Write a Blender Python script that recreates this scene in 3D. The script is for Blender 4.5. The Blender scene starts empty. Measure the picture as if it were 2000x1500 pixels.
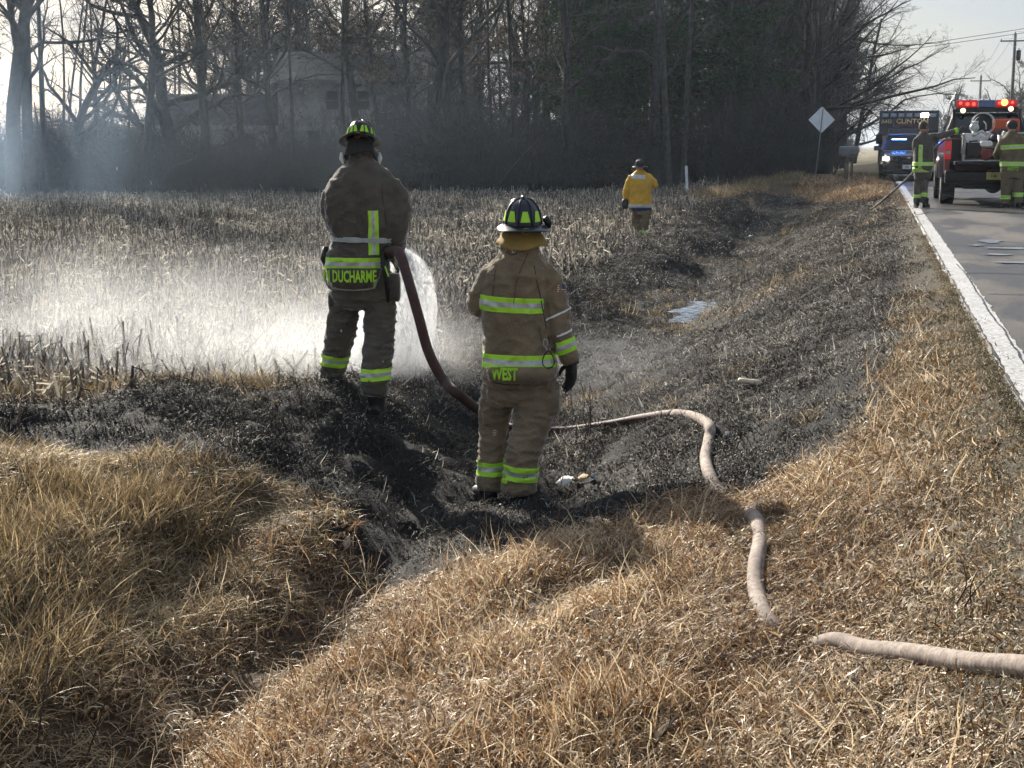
import bpy, bmesh, math, random
import numpy as np
from mathutils import Vector, Matrix, noise as mnoise
from mathutils.bvhtree import BVHTree

random.seed(7)
RNG = np.random.default_rng(11)
C = bpy.context.scene.collection
SC = bpy.context.scene

# ------------------------------------------------------------------ camera, sky, sun, exposure
FPX = 2800.0
CAMZ = 1.28
YAW = math.radians(14.07)
PITCH = math.atan(465 / FPX)
cam_d = bpy.data.cameras.new('camera')
cam = bpy.data.objects.new('camera', cam_d)
C.objects.link(cam)
cam.location = (0, 0, CAMZ)
cam.rotation_euler = (math.pi / 2 - PITCH, 0, YAW)
cam_d.sensor_width = 36
cam_d.lens = 36 * FPX / 2000
cam_d.clip_start = 0.1
cam_d.clip_end = 6000
SC.camera = cam

SUN_AZ = math.radians(-38)      # from +Y (road direction) towards -X
SUN_EL = math.radians(25)
world = bpy.data.worlds.new('World')
SC.world = world
world.use_nodes = True
wn = world.node_tree.nodes
wl = world.node_tree.links
wn.clear()
w_out = wn.new('ShaderNodeOutputWorld')
w_bg = wn.new('ShaderNodeBackground')
w_sky = wn.new('ShaderNodeTexSky')
w_sky.sky_type = 'NISHITA'
w_sky.sun_disc = False
w_sky.sun_elevation = SUN_EL
w_sky.sun_rotation = SUN_AZ
w_sky.air_density = 1.0
w_sky.dust_density = 2.0
w_sky.ozone_density = 1.2
# thin high cloud veil mixed over the clear sky
w_tc = wn.new('ShaderNodeTexCoord')
w_map = wn.new('ShaderNodeMapping')
w_map.inputs['Scale'].default_value = (1.2, 1.2, 4.5)
w_no = wn.new('ShaderNodeTexNoise')
w_no.inputs['Scale'].default_value = 2.6
w_no.inputs['Detail'].default_value = 7
w_no.inputs['Roughness'].default_value = 0.55
w_ramp = wn.new('ShaderNodeValToRGB')
w_ramp.color_ramp.elements[0].position = 0.36
w_ramp.color_ramp.elements[0].color = (0.38, 0.38, 0.38, 1)
w_ramp.color_ramp.elements[1].position = 0.66
w_ramp.color_ramp.elements[1].color = (0.85, 0.85, 0.85, 1)
w_mix = wn.new('ShaderNodeMixRGB')
w_mix.inputs[2].default_value = (5.3, 5.8, 6.7, 1)
wl.new(w_tc.outputs['Generated'], w_map.inputs['Vector'])
wl.new(w_map.outputs['Vector'], w_no.inputs['Vector'])
wl.new(w_no.outputs['Fac'], w_ramp.inputs['Fac'])
wl.new(w_ramp.outputs['Color'], w_mix.inputs[0])
wl.new(w_sky.outputs['Color'], w_mix.inputs[1])
wl.new(w_mix.outputs['Color'], w_bg.inputs['Color'])
w_bg.inputs['Strength'].default_value = 0.05
wl.new(w_bg.outputs['Background'], w_out.inputs['Surface'])

sun_d = bpy.data.lights.new('sun', 'SUN')
sun_d.energy = 5.0
sun_d.angle = math.radians(0.55)
sun_d.color = (1.0, 0.92, 0.80)
sun = bpy.data.objects.new('sun', sun_d)
C.objects.link(sun)
SUNV = Vector((math.sin(SUN_AZ) * math.cos(SUN_EL), math.cos(SUN_AZ) * math.cos(SUN_EL), math.sin(SUN_EL)))
sun.rotation_euler = SUNV.to_track_quat('Z', 'Y').to_euler()
sun.location = (-30, 30, 40)

SC.view_settings.view_transform = 'Standard'
SC.view_settings.look = 'None'
SC.view_settings.exposure = 1.1
SC.view_settings.gamma = 1.0
SC.view_settings.use_curve_mapping = False
SC.cycles.use_denoising = True
SC.cycles.use_adaptive_sampling = True
SC.cycles.adaptive_threshold = 0.02
SC.cycles.adaptive_min_samples = 72
SC.cycles.use_light_tree = False
SC.cycles.max_bounces = 4
SC.cycles.diffuse_bounces = 2
SC.cycles.glossy_bounces = 2
SC.cycles.transmission_bounces = 4
SC.cycles.transparent_max_bounces = 12
SC.cycles.volume_bounces = 1
SC.cycles.volume_step_rate = 1.5
SC.cycles.volume_max_steps = 160

# ------------------------------------------------------------------ helpers: points
FW = Vector((-math.sin(YAW) * math.cos(PITCH), math.cos(YAW) * math.cos(PITCH), -math.sin(PITCH)))
RT = Vector((math.cos(YAW), math.sin(YAW), 0))
UP = RT.cross(FW)


def P(px, py, d):
    """world point seen at photo pixel (px,py) at depth d along the optical axis"""
    return Vector((0, 0, CAMZ)) + FW * d + RT * ((px - 1000) / FPX * d) + UP * ((750 - py) / FPX * d)


# ------------------------------------------------------------------ terrain height
_tx = [-14, -8, -6, -4.8, -4.2, -3.7, -3.2, -2.6, -2.0, -1.0, 0.0, 0.45, 0.75, 3.0]
_tab = {
    2:  [-.55, -.55, -.55, -.58, -.62, -.75, -.92, -1.05, -1.02, -.88, -.62, -.30, -.03, -.03],
    4:  [-.5, -.5, -.5, -.52, -.56, -.70, -.90, -1.05, -1.00, -.82, -.58, -.28, -.03, -.03],
    6:  [-.5, -.48, -.47, -.47, -.5, -.62, -.90, -1.06, -.98, -.70, -.46, -.20, -.03, -.03],
    8:  [-.46, -.44, -.43, -.42, -.43, -.48, -.78, -1.04, -.96, -.60, -.30, -.12, -.03, -.03],
    9:  [-.44, -.42, -.40, -.39, -.39, -.42, -.74, -1.06, -.97, -.58, -.24, -.09, -.03, -.03],
    10: [-.44, -.42, -.40, -.37, -.37, -.40, -.80, -1.10, -.98, -.56, -.20, -.08, -.03, -.03],
    11: [-.52, -.50, -.46, -.42, -.42, -.50, -.95, -1.12, -.98, -.55, -.17, -.07, -.03, -.03],
    13: [-.66, -.64, -.60, -.58, -.62, -.85, -1.10, -1.14, -.98, -.52, -.14, -.06, -.03, -.03],
    18: [-.74, -.72, -.70, -.74, -.85, -1.05, -1.18, -1.16, -.98, -.50, -.13, -.06, -.03, -.03],
    25: [-.84, -.82, -.78, -.78, -.86, -1.05, -1.20, -1.16, -.96, -.50, -.12, -.06, -.03, -.03],
    32: [-.9, -.9, -.86, -.72, -.72, -.95, -1.16, -1.12, -.92, -.48, -.12, -.06, -.03, -.03],
    40: [-.9, -.9, -.86, -.66, -.58, -.75, -1.00, -1.02, -.85, -.44, -.11, -.06, -.03, -.03],
    48: [-.9, -.88, -.80, -.62, -.55, -.60, -.72, -.74, -.62, -.32, -.10, -.05, -.03, -.03],
    54: [-.9, -.80, -.62, -.45, -.38, -.35, -.32, -.28, -.22, -.14, -.06, -.04, -.03, -.03],
    60: [-.9, -.75, -.50, -.35, -.28, -.22, -.16, -.12, -.10, -.08, -.05, -.04, -.03, -.03],
    90: [-.9, -.8, -.6, -.5, -.4, -.4, -.4, -.35, -.3, -.2, -.08, -.05, -.03, -.03],
}
GX = np.arange(-14, 3.001, 0.1)
GY = np.arange(0, 90.01, 0.25)
_ky = sorted(_tab)
_rows = np.array([np.interp(GX, _tx, _tab[k]) for k in _ky])
TG = np.array([np.interp(GY, _ky, _rows[:, j]) for j in range(len(GX))])     # [x, y]


def _blur(a, r, ax):
    k = np.ones(2 * r + 1) / (2 * r + 1)
    pad = [(0, 0), (0, 0)]
    pad[ax] = (r, r)
    b = np.pad(a, pad, mode='edge')
    return np.apply_along_axis(lambda v: np.convolve(v, k, 'valid'), ax, b)


_edge = TG.copy()
for _ in range(2):
    TG = _blur(TG, 2, 0)
    TG = _blur(TG, 3, 1)
_k = np.clip((GX - 0.25) / 0.4, 0, 1)[:, None]
TG = TG * (1 - _k) + _edge * _k


def _hash(ix, iy, s):
    h = (ix.astype(np.int64) * 374761393 + iy.astype(np.int64) * 668265263 + s * 1442695041) & 0xffffffff
    h = ((h ^ (h >> 13)) * 1274126177) & 0xffffffff
    return ((h ^ (h >> 16)) & 0xffff) / 65535.0


def vnoise(x, y, s=0):
    x = np.asarray(x, float); y = np.asarray(y, float)
    ix = np.floor(x); iy = np.floor(y)
    fx = x - ix; fy = y - iy
    fx = fx * fx * (3 - 2 * fx); fy = fy * fy * (3 - 2 * fy)
    a = _hash(ix, iy, s); b = _hash(ix + 1, iy, s); c = _hash(ix, iy + 1, s); d = _hash(ix + 1, iy + 1, s)
    return (a * (1 - fx) + b * fx) * (1 - fy) + (c * (1 - fx) + d * fx) * fy


def fbm(x, y, s=0, o=4):
    t = 0; a = 0.5; n = 0
    for i in range(o):
        t = t + a * vnoise(np.asarray(x) * 2 ** i, np.asarray(y) * 2 ** i, s + i); n += a; a *= 0.5
    return t / n


def crest(x):
    """how far out the top of the left bank reaches before it drops to the field"""
    return 10.15 + (np.minimum(x, -3.3) + 3.4) * 1.2 + (fbm(np.asarray(x) * 1.3, np.asarray(x) * 0 + 5, 61, 3) - .5) * .5


def ground(x, y):
    x = np.atleast_1d(np.asarray(x, float)); y = np.atleast_1d(np.asarray(y, float))
    fx = np.clip((x - GX[0]) / 0.1, 0, len(GX) - 1.001); fy = np.clip((y - GY[0]) / 0.25, 0, len(GY) - 1.001)
    i = fx.astype(int); j = fy.astype(int); u = fx - i; v = fy - j
    z = (TG[i, j] * (1 - u) + TG[i + 1, j] * u) * (1 - v) + (TG[i, j + 1] * (1 - u) + TG[i + 1, j + 1] * u) * v
    w = np.clip((y - crest(x)) / 1.3, 0, 1); w = w * w * (3 - 2 * w) * np.clip((-3.1 - x) / .5, 0, 1) * np.clip((22 - y) / 6, 0, 1)
    z = z * (1 - w) + np.minimum(z, -.76 - .004 * (y - 10)) * w
    # uneven turf: tussocks, ruts, small mounds; dies out towards the road
    k = np.clip((0.55 - x) / 1.2, 0, 1) * np.clip((95 - y) / 10, 0, 1)
    ditch = np.exp(-((x + 3.2) / 3.5) ** 2)
    near = np.clip((11 - y) / 3, 0, 1)
    z = z + k * near * ((fbm(x * 2.4, y * .45, 23, 3) - .5) * .26 - .10 * np.exp(-((x + 2.62) / .32) ** 2))
    z = z + k * np.clip((y - 13) / 10, 0, 1) * np.exp(-((x + 4.2) / 2.2) ** 2) * (fbm(x * .8, y * .30, 27, 3) - .45) * .55
    z = z + k * ((fbm(x * 1.1, y * 0.8, 3) - 0.5) * (0.10 + 0.12 * ditch)
                 + (fbm(x * 3.4, y * 3.0, 9, 3) - 0.5) * (0.05 + 0.07 * ditch)
                 + (fbm(x * 11, y * 11, 19, 2) - 0.5) * 0.03)
    # far side of the road
    r = np.clip((x - 7.7) / 1.6, 0, 1)
    z = z - r * 0.35 * np.clip(1 - (x - 9.3) / 6, 0.25, 1)
    # a gentle rise far beyond the wood
    return z


def gz(x, y):
    return float(ground(x, y)[0])


def G(px, py, far=120.0):
    """where the sight line of a photo pixel meets the ground"""
    dirv = (FW + RT * ((px - 1000) / FPX) + UP * ((750 - py) / FPX)).normalized()
    t = np.arange(2.5, far, 0.03)
    X = dirv.x * t; Y = dirv.y * t; Z = CAMZ + dirv.z * t
    g = ground(X, Y)
    hit = np.nonzero(Z <= g)[0]
    k = hit[0] if len(hit) else len(t) - 1
    return Vector((float(X[k]), float(Y[k]), float(g[k])))


def depth(v):
    return (Vector(v) - Vector((0, 0, CAMZ))).dot(FW)


def inpoly(x, y, poly):
    x = np.asarray(x); y = np.asarray(y)
    ins = np.zeros(x.shape, bool)
    n = len(poly)
    for i in range(n):
        x1, y1 = poly[i]; x2, y2 = poly[(i + 1) % n]
        c = ((y1 > y) != (y2 > y)) & (x < (x2 - x1) * (y - y1) / (y2 - y1 + 1e-12) + x1)
        ins ^= c
    return ins


# outline of the burnt ground
_bp = [(1700, 392), (1740, 430), (1756, 480), (1756, 540), (1748, 600), (1735, 680), (1700, 780), (1640, 850), (1560, 915),
       (1440, 955), (1300, 985), (1180, 1010), (1060, 1040), (940, 1070), (870, 1100), (760, 1110), (700, 1070),
       (655, 1000), (590, 955), (480, 935), (330, 915), (180, 890), (60, 880), (-120, 880)]
BURN = [tuple(G(a, b)[:2]) for a, b in _bp]
BURN += [(-9.5, 3.6), (-9.5, 4.2), (-7.5, 5.9), (-5.5, 8.5), (-4.4, 10.0), (-4.3, 12.5), (-5.2, 15.0), (-5.4, 20.0), (-6.2, 27.0), (-6.6, 34.0), (-7.5, 44.0), (-5.0, 50.0), (-2.6, 52.0)]


def burn_mask(x, y):
    """1 inside the burnt ground, ragged edge"""
    x = np.asarray(x, float); y = np.asarray(y, float)
    jx = (fbm(x * 2.2, y * 2.2, 31) - 0.5) * 0.45 + (fbm(x * 7, y * 7, 33, 2) - 0.5) * 0.22
    jy = (fbm(x * 2.2, y * 2.2, 37) - 0.5) * 0.9 + (fbm(x * 7, y * 7, 39, 2) - 0.5) * 0.3
    return inpoly(x + jx, y + jy, BURN)


def field_mask(x, y):
    x = np.asarray(x, float); y = np.asarray(y, float)
    edge = -4.6 - 0.03 * (y - 12) + (fbm(x * .8, y * .8, 51) - .5) * .8
    return (y > crest(x) + .55) & (x < edge + np.clip((13 - y) / 3, 0, 1) * .5) & (y < 66)


# ------------------------------------------------------------------ helpers: materials
MATS = {}


def new_mat(name):
    m = bpy.data.materials.new(name)
    m.use_nodes = True
    m.node_tree.nodes.clear()
    MATS[name] = m
    return m, m.node_tree.nodes, m.node_tree.links


def pmat(name, col, rough=0.7, metal=0.0, var=0.12, vscale=8.0, bump=0.0, bscale=40.0, emis=None, es=0.0,
         spec=0.5, coat=0.0, trans=0.0, crease=0.0, dirt=None, dirt_amt=0.3, sheen=0.0):
    """procedural Principled material: base colour broken up by noise, optional dirt and bump"""
    m, n, l = new_mat(name)
    out = n.new('ShaderNodeOutputMaterial')
    b = n.new('ShaderNodeBsdfPrincipled')
    tc = n.new('ShaderNodeTexCoord')
    no = n.new('ShaderNodeTexNoise')
    no.inputs['Scale'].default_value = vscale
    no.inputs['Detail'].default_value = 5
    l.new(tc.outputs['Object'], no.inputs['Vector'])
    ra = n.new('ShaderNodeValToRGB')
    c = Vector(col)
    lo = [max(0, v * (1 - var * 1.6)) for v in col]
    hi = [min(1, v * (1 + var * 1.6)) for v in col]
    ra.color_ramp.elements[0].position = 0.3
    ra.color_ramp.elements[1].position = 0.7
    ra.color_ramp.elements[0].color = (*lo, 1)
    ra.color_ramp.elements[1].color = (*hi, 1)
    l.new(no.outputs['Fac'], ra.inputs['Fac'])
    src = ra.outputs['Color']
    if dirt:
        n2 = n.new('ShaderNodeTexNoise')
        n2.inputs['Scale'].default_value = vscale * 0.45
        n2.inputs['Detail'].default_value = 7
        n2.inputs['Roughness'].default_value = 0.65
        l.new(tc.outputs['Object'], n2.inputs['Vector'])
        r2 = n.new('ShaderNodeValToRGB')
        r2.color_ramp.elements[0].position = 0.48
        r2.color_ramp.elements[1].position = 0.68
        r2.color_ramp.elements[0].color = (0, 0, 0, 1)
        r2.color_ramp.elements[1].color = (dirt_amt, dirt_amt, dirt_amt, 1)
        l.new(n2.outputs['Fac'], r2.inputs['Fac'])
        mx = n.new('ShaderNodeMixRGB')
        l.new(r2.outputs['Color'], mx.inputs[0])
        l.new(src, mx.inputs[1])
        mx.inputs[2].default_value = (*dirt, 1)
        src = mx.outputs['Color']
    l.new(src, b.inputs['Base Color'])
    b.inputs['Roughness'].default_value = rough
    b.inputs['Metallic'].default_value = metal
    b.inputs['Specular IOR Level'].default_value = spec
    if coat:
        b.inputs['Coat Weight'].default_value = coat
        b.inputs['Coat Roughness'].default_value = 0.08
    if sheen:
        b.inputs['Sheen Weight'].default_value = sheen
        b.inputs['Sheen Roughness'].default_value = 0.22
    if emis:
        b.inputs['Emission Color'].default_value = (*emis, 1)
        b.inputs['Emission Strength'].default_value = es
    if bump:
        nb = n.new('ShaderNodeTexNoise')
        nb.inputs['Scale'].default_value = bscale
        nb.inputs['Detail'].default_value = 4
        l.new(tc.outputs['Object'], nb.inputs['Vector'])
        bp = n.new('ShaderNodeBump')
        bp.inputs['Strength'].default_value = bump
        bp.inputs['Distance'].default_value = 0.02
        l.new(nb.outputs['Fac'], bp.inputs['Height'])
        l.new(bp.outputs['Normal'], b.inputs['Normal'])
        if crease:
            rn = n.new('ShaderNodeTexNoise'); rn.noise_type = 'RIDGED_MULTIFRACTAL'; rn.inputs['Scale'].default_value = crease; rn.inputs['Detail'].default_value = 2.5
            mpg = n.new('ShaderNodeMapping'); mpg.inputs['Scale'].default_value = (1, 1, 1.5); mpg.inputs['Rotation'].default_value = (.3, .4, 0)
            l.new(tc.outputs['Object'], mpg.inputs['Vector']); l.new(mpg.outputs['Vector'], rn.inputs['Vector'])
            b2 = n.new('ShaderNodeBump'); b2.inputs['Strength'].default_value = .55; b2.inputs['Distance'].default_value = .018
            l.new(rn.outputs['Fac'], b2.inputs['Height']); l.new(b2.outputs['Normal'], bp.inputs['Normal'])
    l.new(b.outputs['BSDF'], out.inputs['Surface'])
    return m


def blade_mat(name, c1, c2, c3, transl=0.4, gloss=0.10, pscale=0.9, mid=0.5):
    """thin dry plant matter: colour by individual and by patch, light passes through"""
    m, n, l = new_mat(name)
    out = n.new('ShaderNodeOutputMaterial')
    oi = n.new('ShaderNodeObjectInfo')
    geo = n.new('ShaderNodeNewGeometry')
    ra = n.new('ShaderNodeValToRGB')
    ra.color_ramp.elements[0].color = (*c1, 1)
    ra.color_ramp.elements[1].color = (*c3, 1)
    e = ra.color_ramp.elements.new(mid)
    e.color = (*c2, 1)
    no = n.new('ShaderNodeTexNoise')
    no.inputs['Scale'].default_value = pscale
    no.inputs['Detail'].default_value = 3
    l.new(geo.outputs['Position'], no.inputs['Vector'])
    ri = n.new('ShaderNodeMath'); ri.operation = 'MULTIPLY_ADD'
    l.new(geo.outputs['Random Per Island'], ri.inputs[0]); ri.inputs[1].default_value = 1.05
    l.new(no.outputs['Fac'], ri.inputs[2])
    r2 = n.new('ShaderNodeMath'); r2.operation = 'MULTIPLY_ADD'
    l.new(oi.outputs['Random'], r2.inputs[0]); r2.inputs[1].default_value = 0.22
    l.new(ri.outputs[0], r2.inputs[2])
    r3 = n.new('ShaderNodeMath'); r3.operation = 'MULTIPLY_ADD'
    l.new(r2.outputs[0], r3.inputs[0]); r3.inputs[1].default_value = 1.0; r3.inputs[2].default_value = -0.66
    l.new(r3.outputs[0], ra.inputs['Fac'])
    d = n.new('ShaderNodeBsdfDiffuse'); t = n.new('ShaderNodeBsdfTranslucent'); g = n.new('ShaderNodeBsdfGlossy')
    g.inputs['Roughness'].default_value = 0.48
    g.inputs['Color'].default_value = (1, 0.96, 0.9, 1)
    for s in (d, t):
        l.new(ra.outputs['Color'], s.inputs['Color'])
    m1 = n.new('ShaderNodeMixShader'); m1.inputs[0].default_value = transl
    l.new(d.outputs[0], m1.inputs[1]); l.new(t.outputs[0], m1.inputs[2])
    m2 = n.new('ShaderNodeMixShader'); m2.inputs[0].default_value = gloss
    l.new(m1.outputs[0], m2.inputs[1]); l.new(g.outputs[0], m2.inputs[2])
    l.new(m2.outputs[0], out.inputs['Surface'])
    return m


# ------------------------------------------------------------------ helpers: meshes and objects
class MB:
    def __init__(s):
        s.v = []; s.f = []; s.mi = []

    def add(s, vs, fs, mi=0):
        o = len(s.v)
        s.v.extend([tuple(v) for v in vs])
        s.f.extend([tuple(i + o for i in f) for f in fs])
        s.mi.extend([mi] * len(fs))
        return s

    def box(s, lo, hi, mi=0, M=None):
        x0, y0, z0 = lo; x1, y1, z1 = hi
        vs = [Vector(p) for p in ((x0, y0, z0), (x1, y0, z0), (x1, y1, z0), (x0, y1, z0), (x0, y0, z1), (x1, y0, z1), (x1, y1, z1), (x0, y1, z1))]
        if M: vs = [M @ v for v in vs]
        return s.add(vs, [(0, 3, 2, 1), (4, 5, 6, 7), (0, 1, 5, 4), (1, 2, 6, 5), (2, 3, 7, 6), (3, 0, 4, 7)], mi)

    def tube(s, pts, rad, k=8, mi=0, caps=True, flat=1.0):
        pts = [Vector(p) for p in pts]
        n = len(pts)
        if not hasattr(rad, '__len__'): rad = [rad] * n
        vs = []; ref = None
        for i in range(n):
            t = (pts[min(i + 1, n - 1)] - pts[max(i - 1, 0)]).normalized()
            if ref is None:
                ref = Vector((0, 0, 1)) if abs(t.z) < 0.9 else Vector((1, 0, 0))
            a = t.cross(ref)
            if a.length < 1e-6: a = t.cross(Vector((1, 0, 0)))
            a.normalize(); b = a.cross(t); ref = b
            for j in range(k):
                q = 2 * math.pi * j / k
                vs.append(pts[i] + a * (math.cos(q) * rad[i]) + b * (math.sin(q) * rad[i] * flat))
        fs = [(i * k + j, i * k + (j + 1) % k, (i + 1) * k + (j + 1) % k, (i + 1) * k + j) for i in range(n - 1) for j in range(k)]
        if caps:
            fs.append(tuple(range(k))[::-1]); fs.append(tuple((n - 1) * k + j for j in range(k)))
        return s.add(vs, fs, mi)

    def rings(s, rings, k=24, mi=0, caps=True, power=2.0):
        """stack of horizontal superellipse rings: (z, cx, cy, rx, ry)"""
        vs = []
        for (z, cx, cy, rx, ry) in rings:
            for j in range(k):
                q = 2 * math.pi * j / k
                c, sn = math.cos(q), math.sin(q)
                vs.append((cx + rx * math.copysign(abs(c) ** (2 / power), c), cy + ry * math.copysign(abs(sn) ** (2 / power), sn), z))
        n = len(rings)
        fs = [(i * k + j, i * k + (j + 1) % k, (i + 1) * k + (j + 1) % k, (i + 1) * k + j) for i in range(n - 1) for j in range(k)]
        if caps:
            fs.append(tuple(range(k))[::-1]); fs.append(tuple((n - 1) * k + j for j in range(k)))
        return s.add(vs, fs, mi)

    def lathe(s, prof, k=24, mi=0, M=None, caps=True):
        """profile (r, z) about the z axis"""
        vs = []
        for (r, z) in prof:
            for j in range(k):
                q = 2 * math.pi * j / k
                p = Vector((r * math.cos(q), r * math.sin(q), z))
                vs.append(M @ p if M else p)
        n = len(prof)
        fs = [(i * k + j, i * k + (j + 1) % k, (i + 1) * k + (j + 1) % k, (i + 1) * k + j) for i in range(n - 1) for j in range(k)]
        if caps:
            fs.append(tuple(range(k))[::-1]); fs.append(tuple((n - 1) * k + j for j in range(k)))
        return s.add(vs, fs, mi)

    def prism(s, poly, axis, a0, a1, mi=0):
        """2D polygon extruded along an axis; poly gives the other two coordinates in order"""
        def mk(p, a):
            if axis == 'x': return (a, p[0], p[1])
            if axis == 'y': return (p[0], a, p[1])
            return (p[0], p[1], a)
        n = len(poly)
        vs = [mk(p, a0) for p in poly] + [mk(p, a1) for p in poly]
        fs = [(i, (i + 1) % n, n + (i + 1) % n, n + i) for i in range(n)] + [tuple(range(n))[::-1], tuple(range(n, 2 * n))]
        return s.add(vs, fs, mi)

    def mesh(s, name, mats, smooth=False):
        me = bpy.data.meshes.new(name)
        me.from_pydata(s.v, [], s.f)
        for m in (mats if isinstance(mats, (list, tuple)) else [mats]):
            me.materials.append(m)
        if max(s.mi, default=0): me.polygons.foreach_set('material_index', s.mi)
        if smooth: me.polygons.foreach_set('use_smooth', [True] * len(me.polygons))
        me.update()
        bm = bmesh.new(); bm.from_mesh(me)
        bmesh.ops.recalc_face_normals(bm, faces=bm.faces)
        bm.to_mesh(me); bm.free()
        return me

    def build(s, name, mats, parent=None, smooth=False, bevel=0.0, loc=None):
        o = link(name, s.mesh(name, mats, smooth), parent)
        if bevel:
            b = o.modifiers.new('bevel', 'BEVEL'); b.width = bevel; b.segments = 2; b.limit_method = 'ANGLE'
        if loc is not None: o.location = loc
        return o


def link(name, data, parent=None):
    o = bpy.data.objects.new(name, data)
    C.objects.link(o)
    if parent is not None: o.parent = parent
    return o


def tag(o, label=None, cat=None, group=None, kind=None):
    if label: o['label'] = label
    if cat: o['category'] = cat
    if group: o['group'] = group
    if kind: o['kind'] = kind
    return o


def empty(name, loc=(0, 0, 0), rz=0.0):
    o = bpy.data.objects.new(name, None)
    o.empty_display_size = 0.2
    C.objects.link(o)
    o.location = loc; o.rotation_euler = (0, 0, rz)
    return o


def copy_tree(o, parent=None):
    c = o.copy(); C.objects.link(c); c.parent = parent
    for ch in list(o.children): copy_tree(ch, c)
    return c


def np_mesh(name, V, F, mats, smooth=False, mi=None):
    """mesh from numpy verts (n,3) and a list of face arrays (m,k)"""
    me = bpy.data.meshes.new(name)
    V = np.asarray(V, np.float32)
    me.vertices.add(len(V)); me.vertices.foreach_set('co', V.ravel())
    Fs = F if isinstance(F, list) else [F]
    loops = np.concatenate([f.ravel() for f in Fs]).astype(np.int32)
    counts = np.concatenate([np.full(len(f), f.shape[1], np.int32) for f in Fs])
    starts = np.concatenate([[0], np.cumsum(counts)[:-1]]).astype(np.int32)
    me.loops.add(len(loops)); me.loops.foreach_set('vertex_index', loops)
    me.polygons.add(len(counts)); me.polygons.foreach_set('loop_start', starts)
    try: me.polygons.foreach_set('loop_total', counts)
    except Exception: pass
    for m in (mats if isinstance(mats, (list, tuple)) else [mats]): me.materials.append(m)
    if mi is not None: me.polygons.foreach_set('material_index', np.asarray(mi, np.int32))
    me.polygons.foreach_set('use_smooth', np.full(len(counts), smooth, bool))
    me.update(calc_edges=True)
    me.validate()
    return me


def scatter(name, meshes, pts, rot, scl, pid=None, mats=None):
    """one object that stands small meshes on many points (geometry nodes)"""
    col = bpy.data.collections.new(name + '_kinds')
    for i, me in enumerate(meshes):
        o = bpy.data.objects.new('%s_kind_%02d' % (name, i), me)
        col.objects.link(o)
    me = bpy.data.meshes.new(name)
    n = len(pts)
    me.vertices.add(n); me.vertices.foreach_set('co', np.asarray(pts, np.float32).ravel())
    a = me.attributes.new('rot', 'FLOAT_VECTOR', 'POINT'); a.data.foreach_set('vector', np.asarray(rot, np.float32).ravel())
    scl = np.asarray(scl, np.float32)
    if scl.ndim == 1: scl = np.repeat(scl[:, None], 3, 1)
    a = me.attributes.new('scl', 'FLOAT_VECTOR', 'POINT'); a.data.foreach_set('vector', scl.ravel())
    if pid is None: pid = RNG.integers(0, len(meshes), n)
    a = me.attributes.new('pid', 'INT', 'POINT'); a.data.foreach_set('value', np.asarray(pid, np.int32))
    o = link(name, me)
    ng = bpy.data.node_groups.new(name + '_nodes', 'GeometryNodeTree')
    ng.interface.new_socket('Geometry', in_out='INPUT', socket_type='NodeSocketGeometry')
    ng.interface.new_socket('Geometry', in_out='OUTPUT', socket_type='NodeSocketGeometry')
    N = ng.nodes; L = ng.links
    gi = N.new('NodeGroupInput'); go = N.new('NodeGroupOutput')
    ci = N.new('GeometryNodeCollectionInfo')
    ci.inputs['Collection'].default_value = col
    ci.inputs['Separate Children'].default_value = True
    ci.inputs['Reset Children'].default_value = True
    ip = N.new('GeometryNodeInstanceOnPoints')
    ip.inputs['Pick Instance'].default_value = True

    def attr(nm, tp):
        q = N.new('GeometryNodeInputNamedAttribute'); q.data_type = tp; q.inputs['Name'].default_value = nm
        return [s for s in q.outputs if s.enabled and s.name == 'Attribute'][0]
    L.new(gi.outputs[0], ip.inputs['Points'])
    L.new(ci.outputs[0], ip.inputs['Instance'])
    L.new(attr('pid', 'INT'), ip.inputs['Instance Index'])
    L.new(attr('rot', 'FLOAT_VECTOR'), ip.inputs['Rotation'])
    L.new(attr('scl', 'FLOAT_VECTOR'), ip.inputs['Scale'])
    L.new(ip.outputs[0], go.inputs[0])
    md = o.modifiers.new('scatter', 'NODES'); md.node_group = ng
    return o


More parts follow.
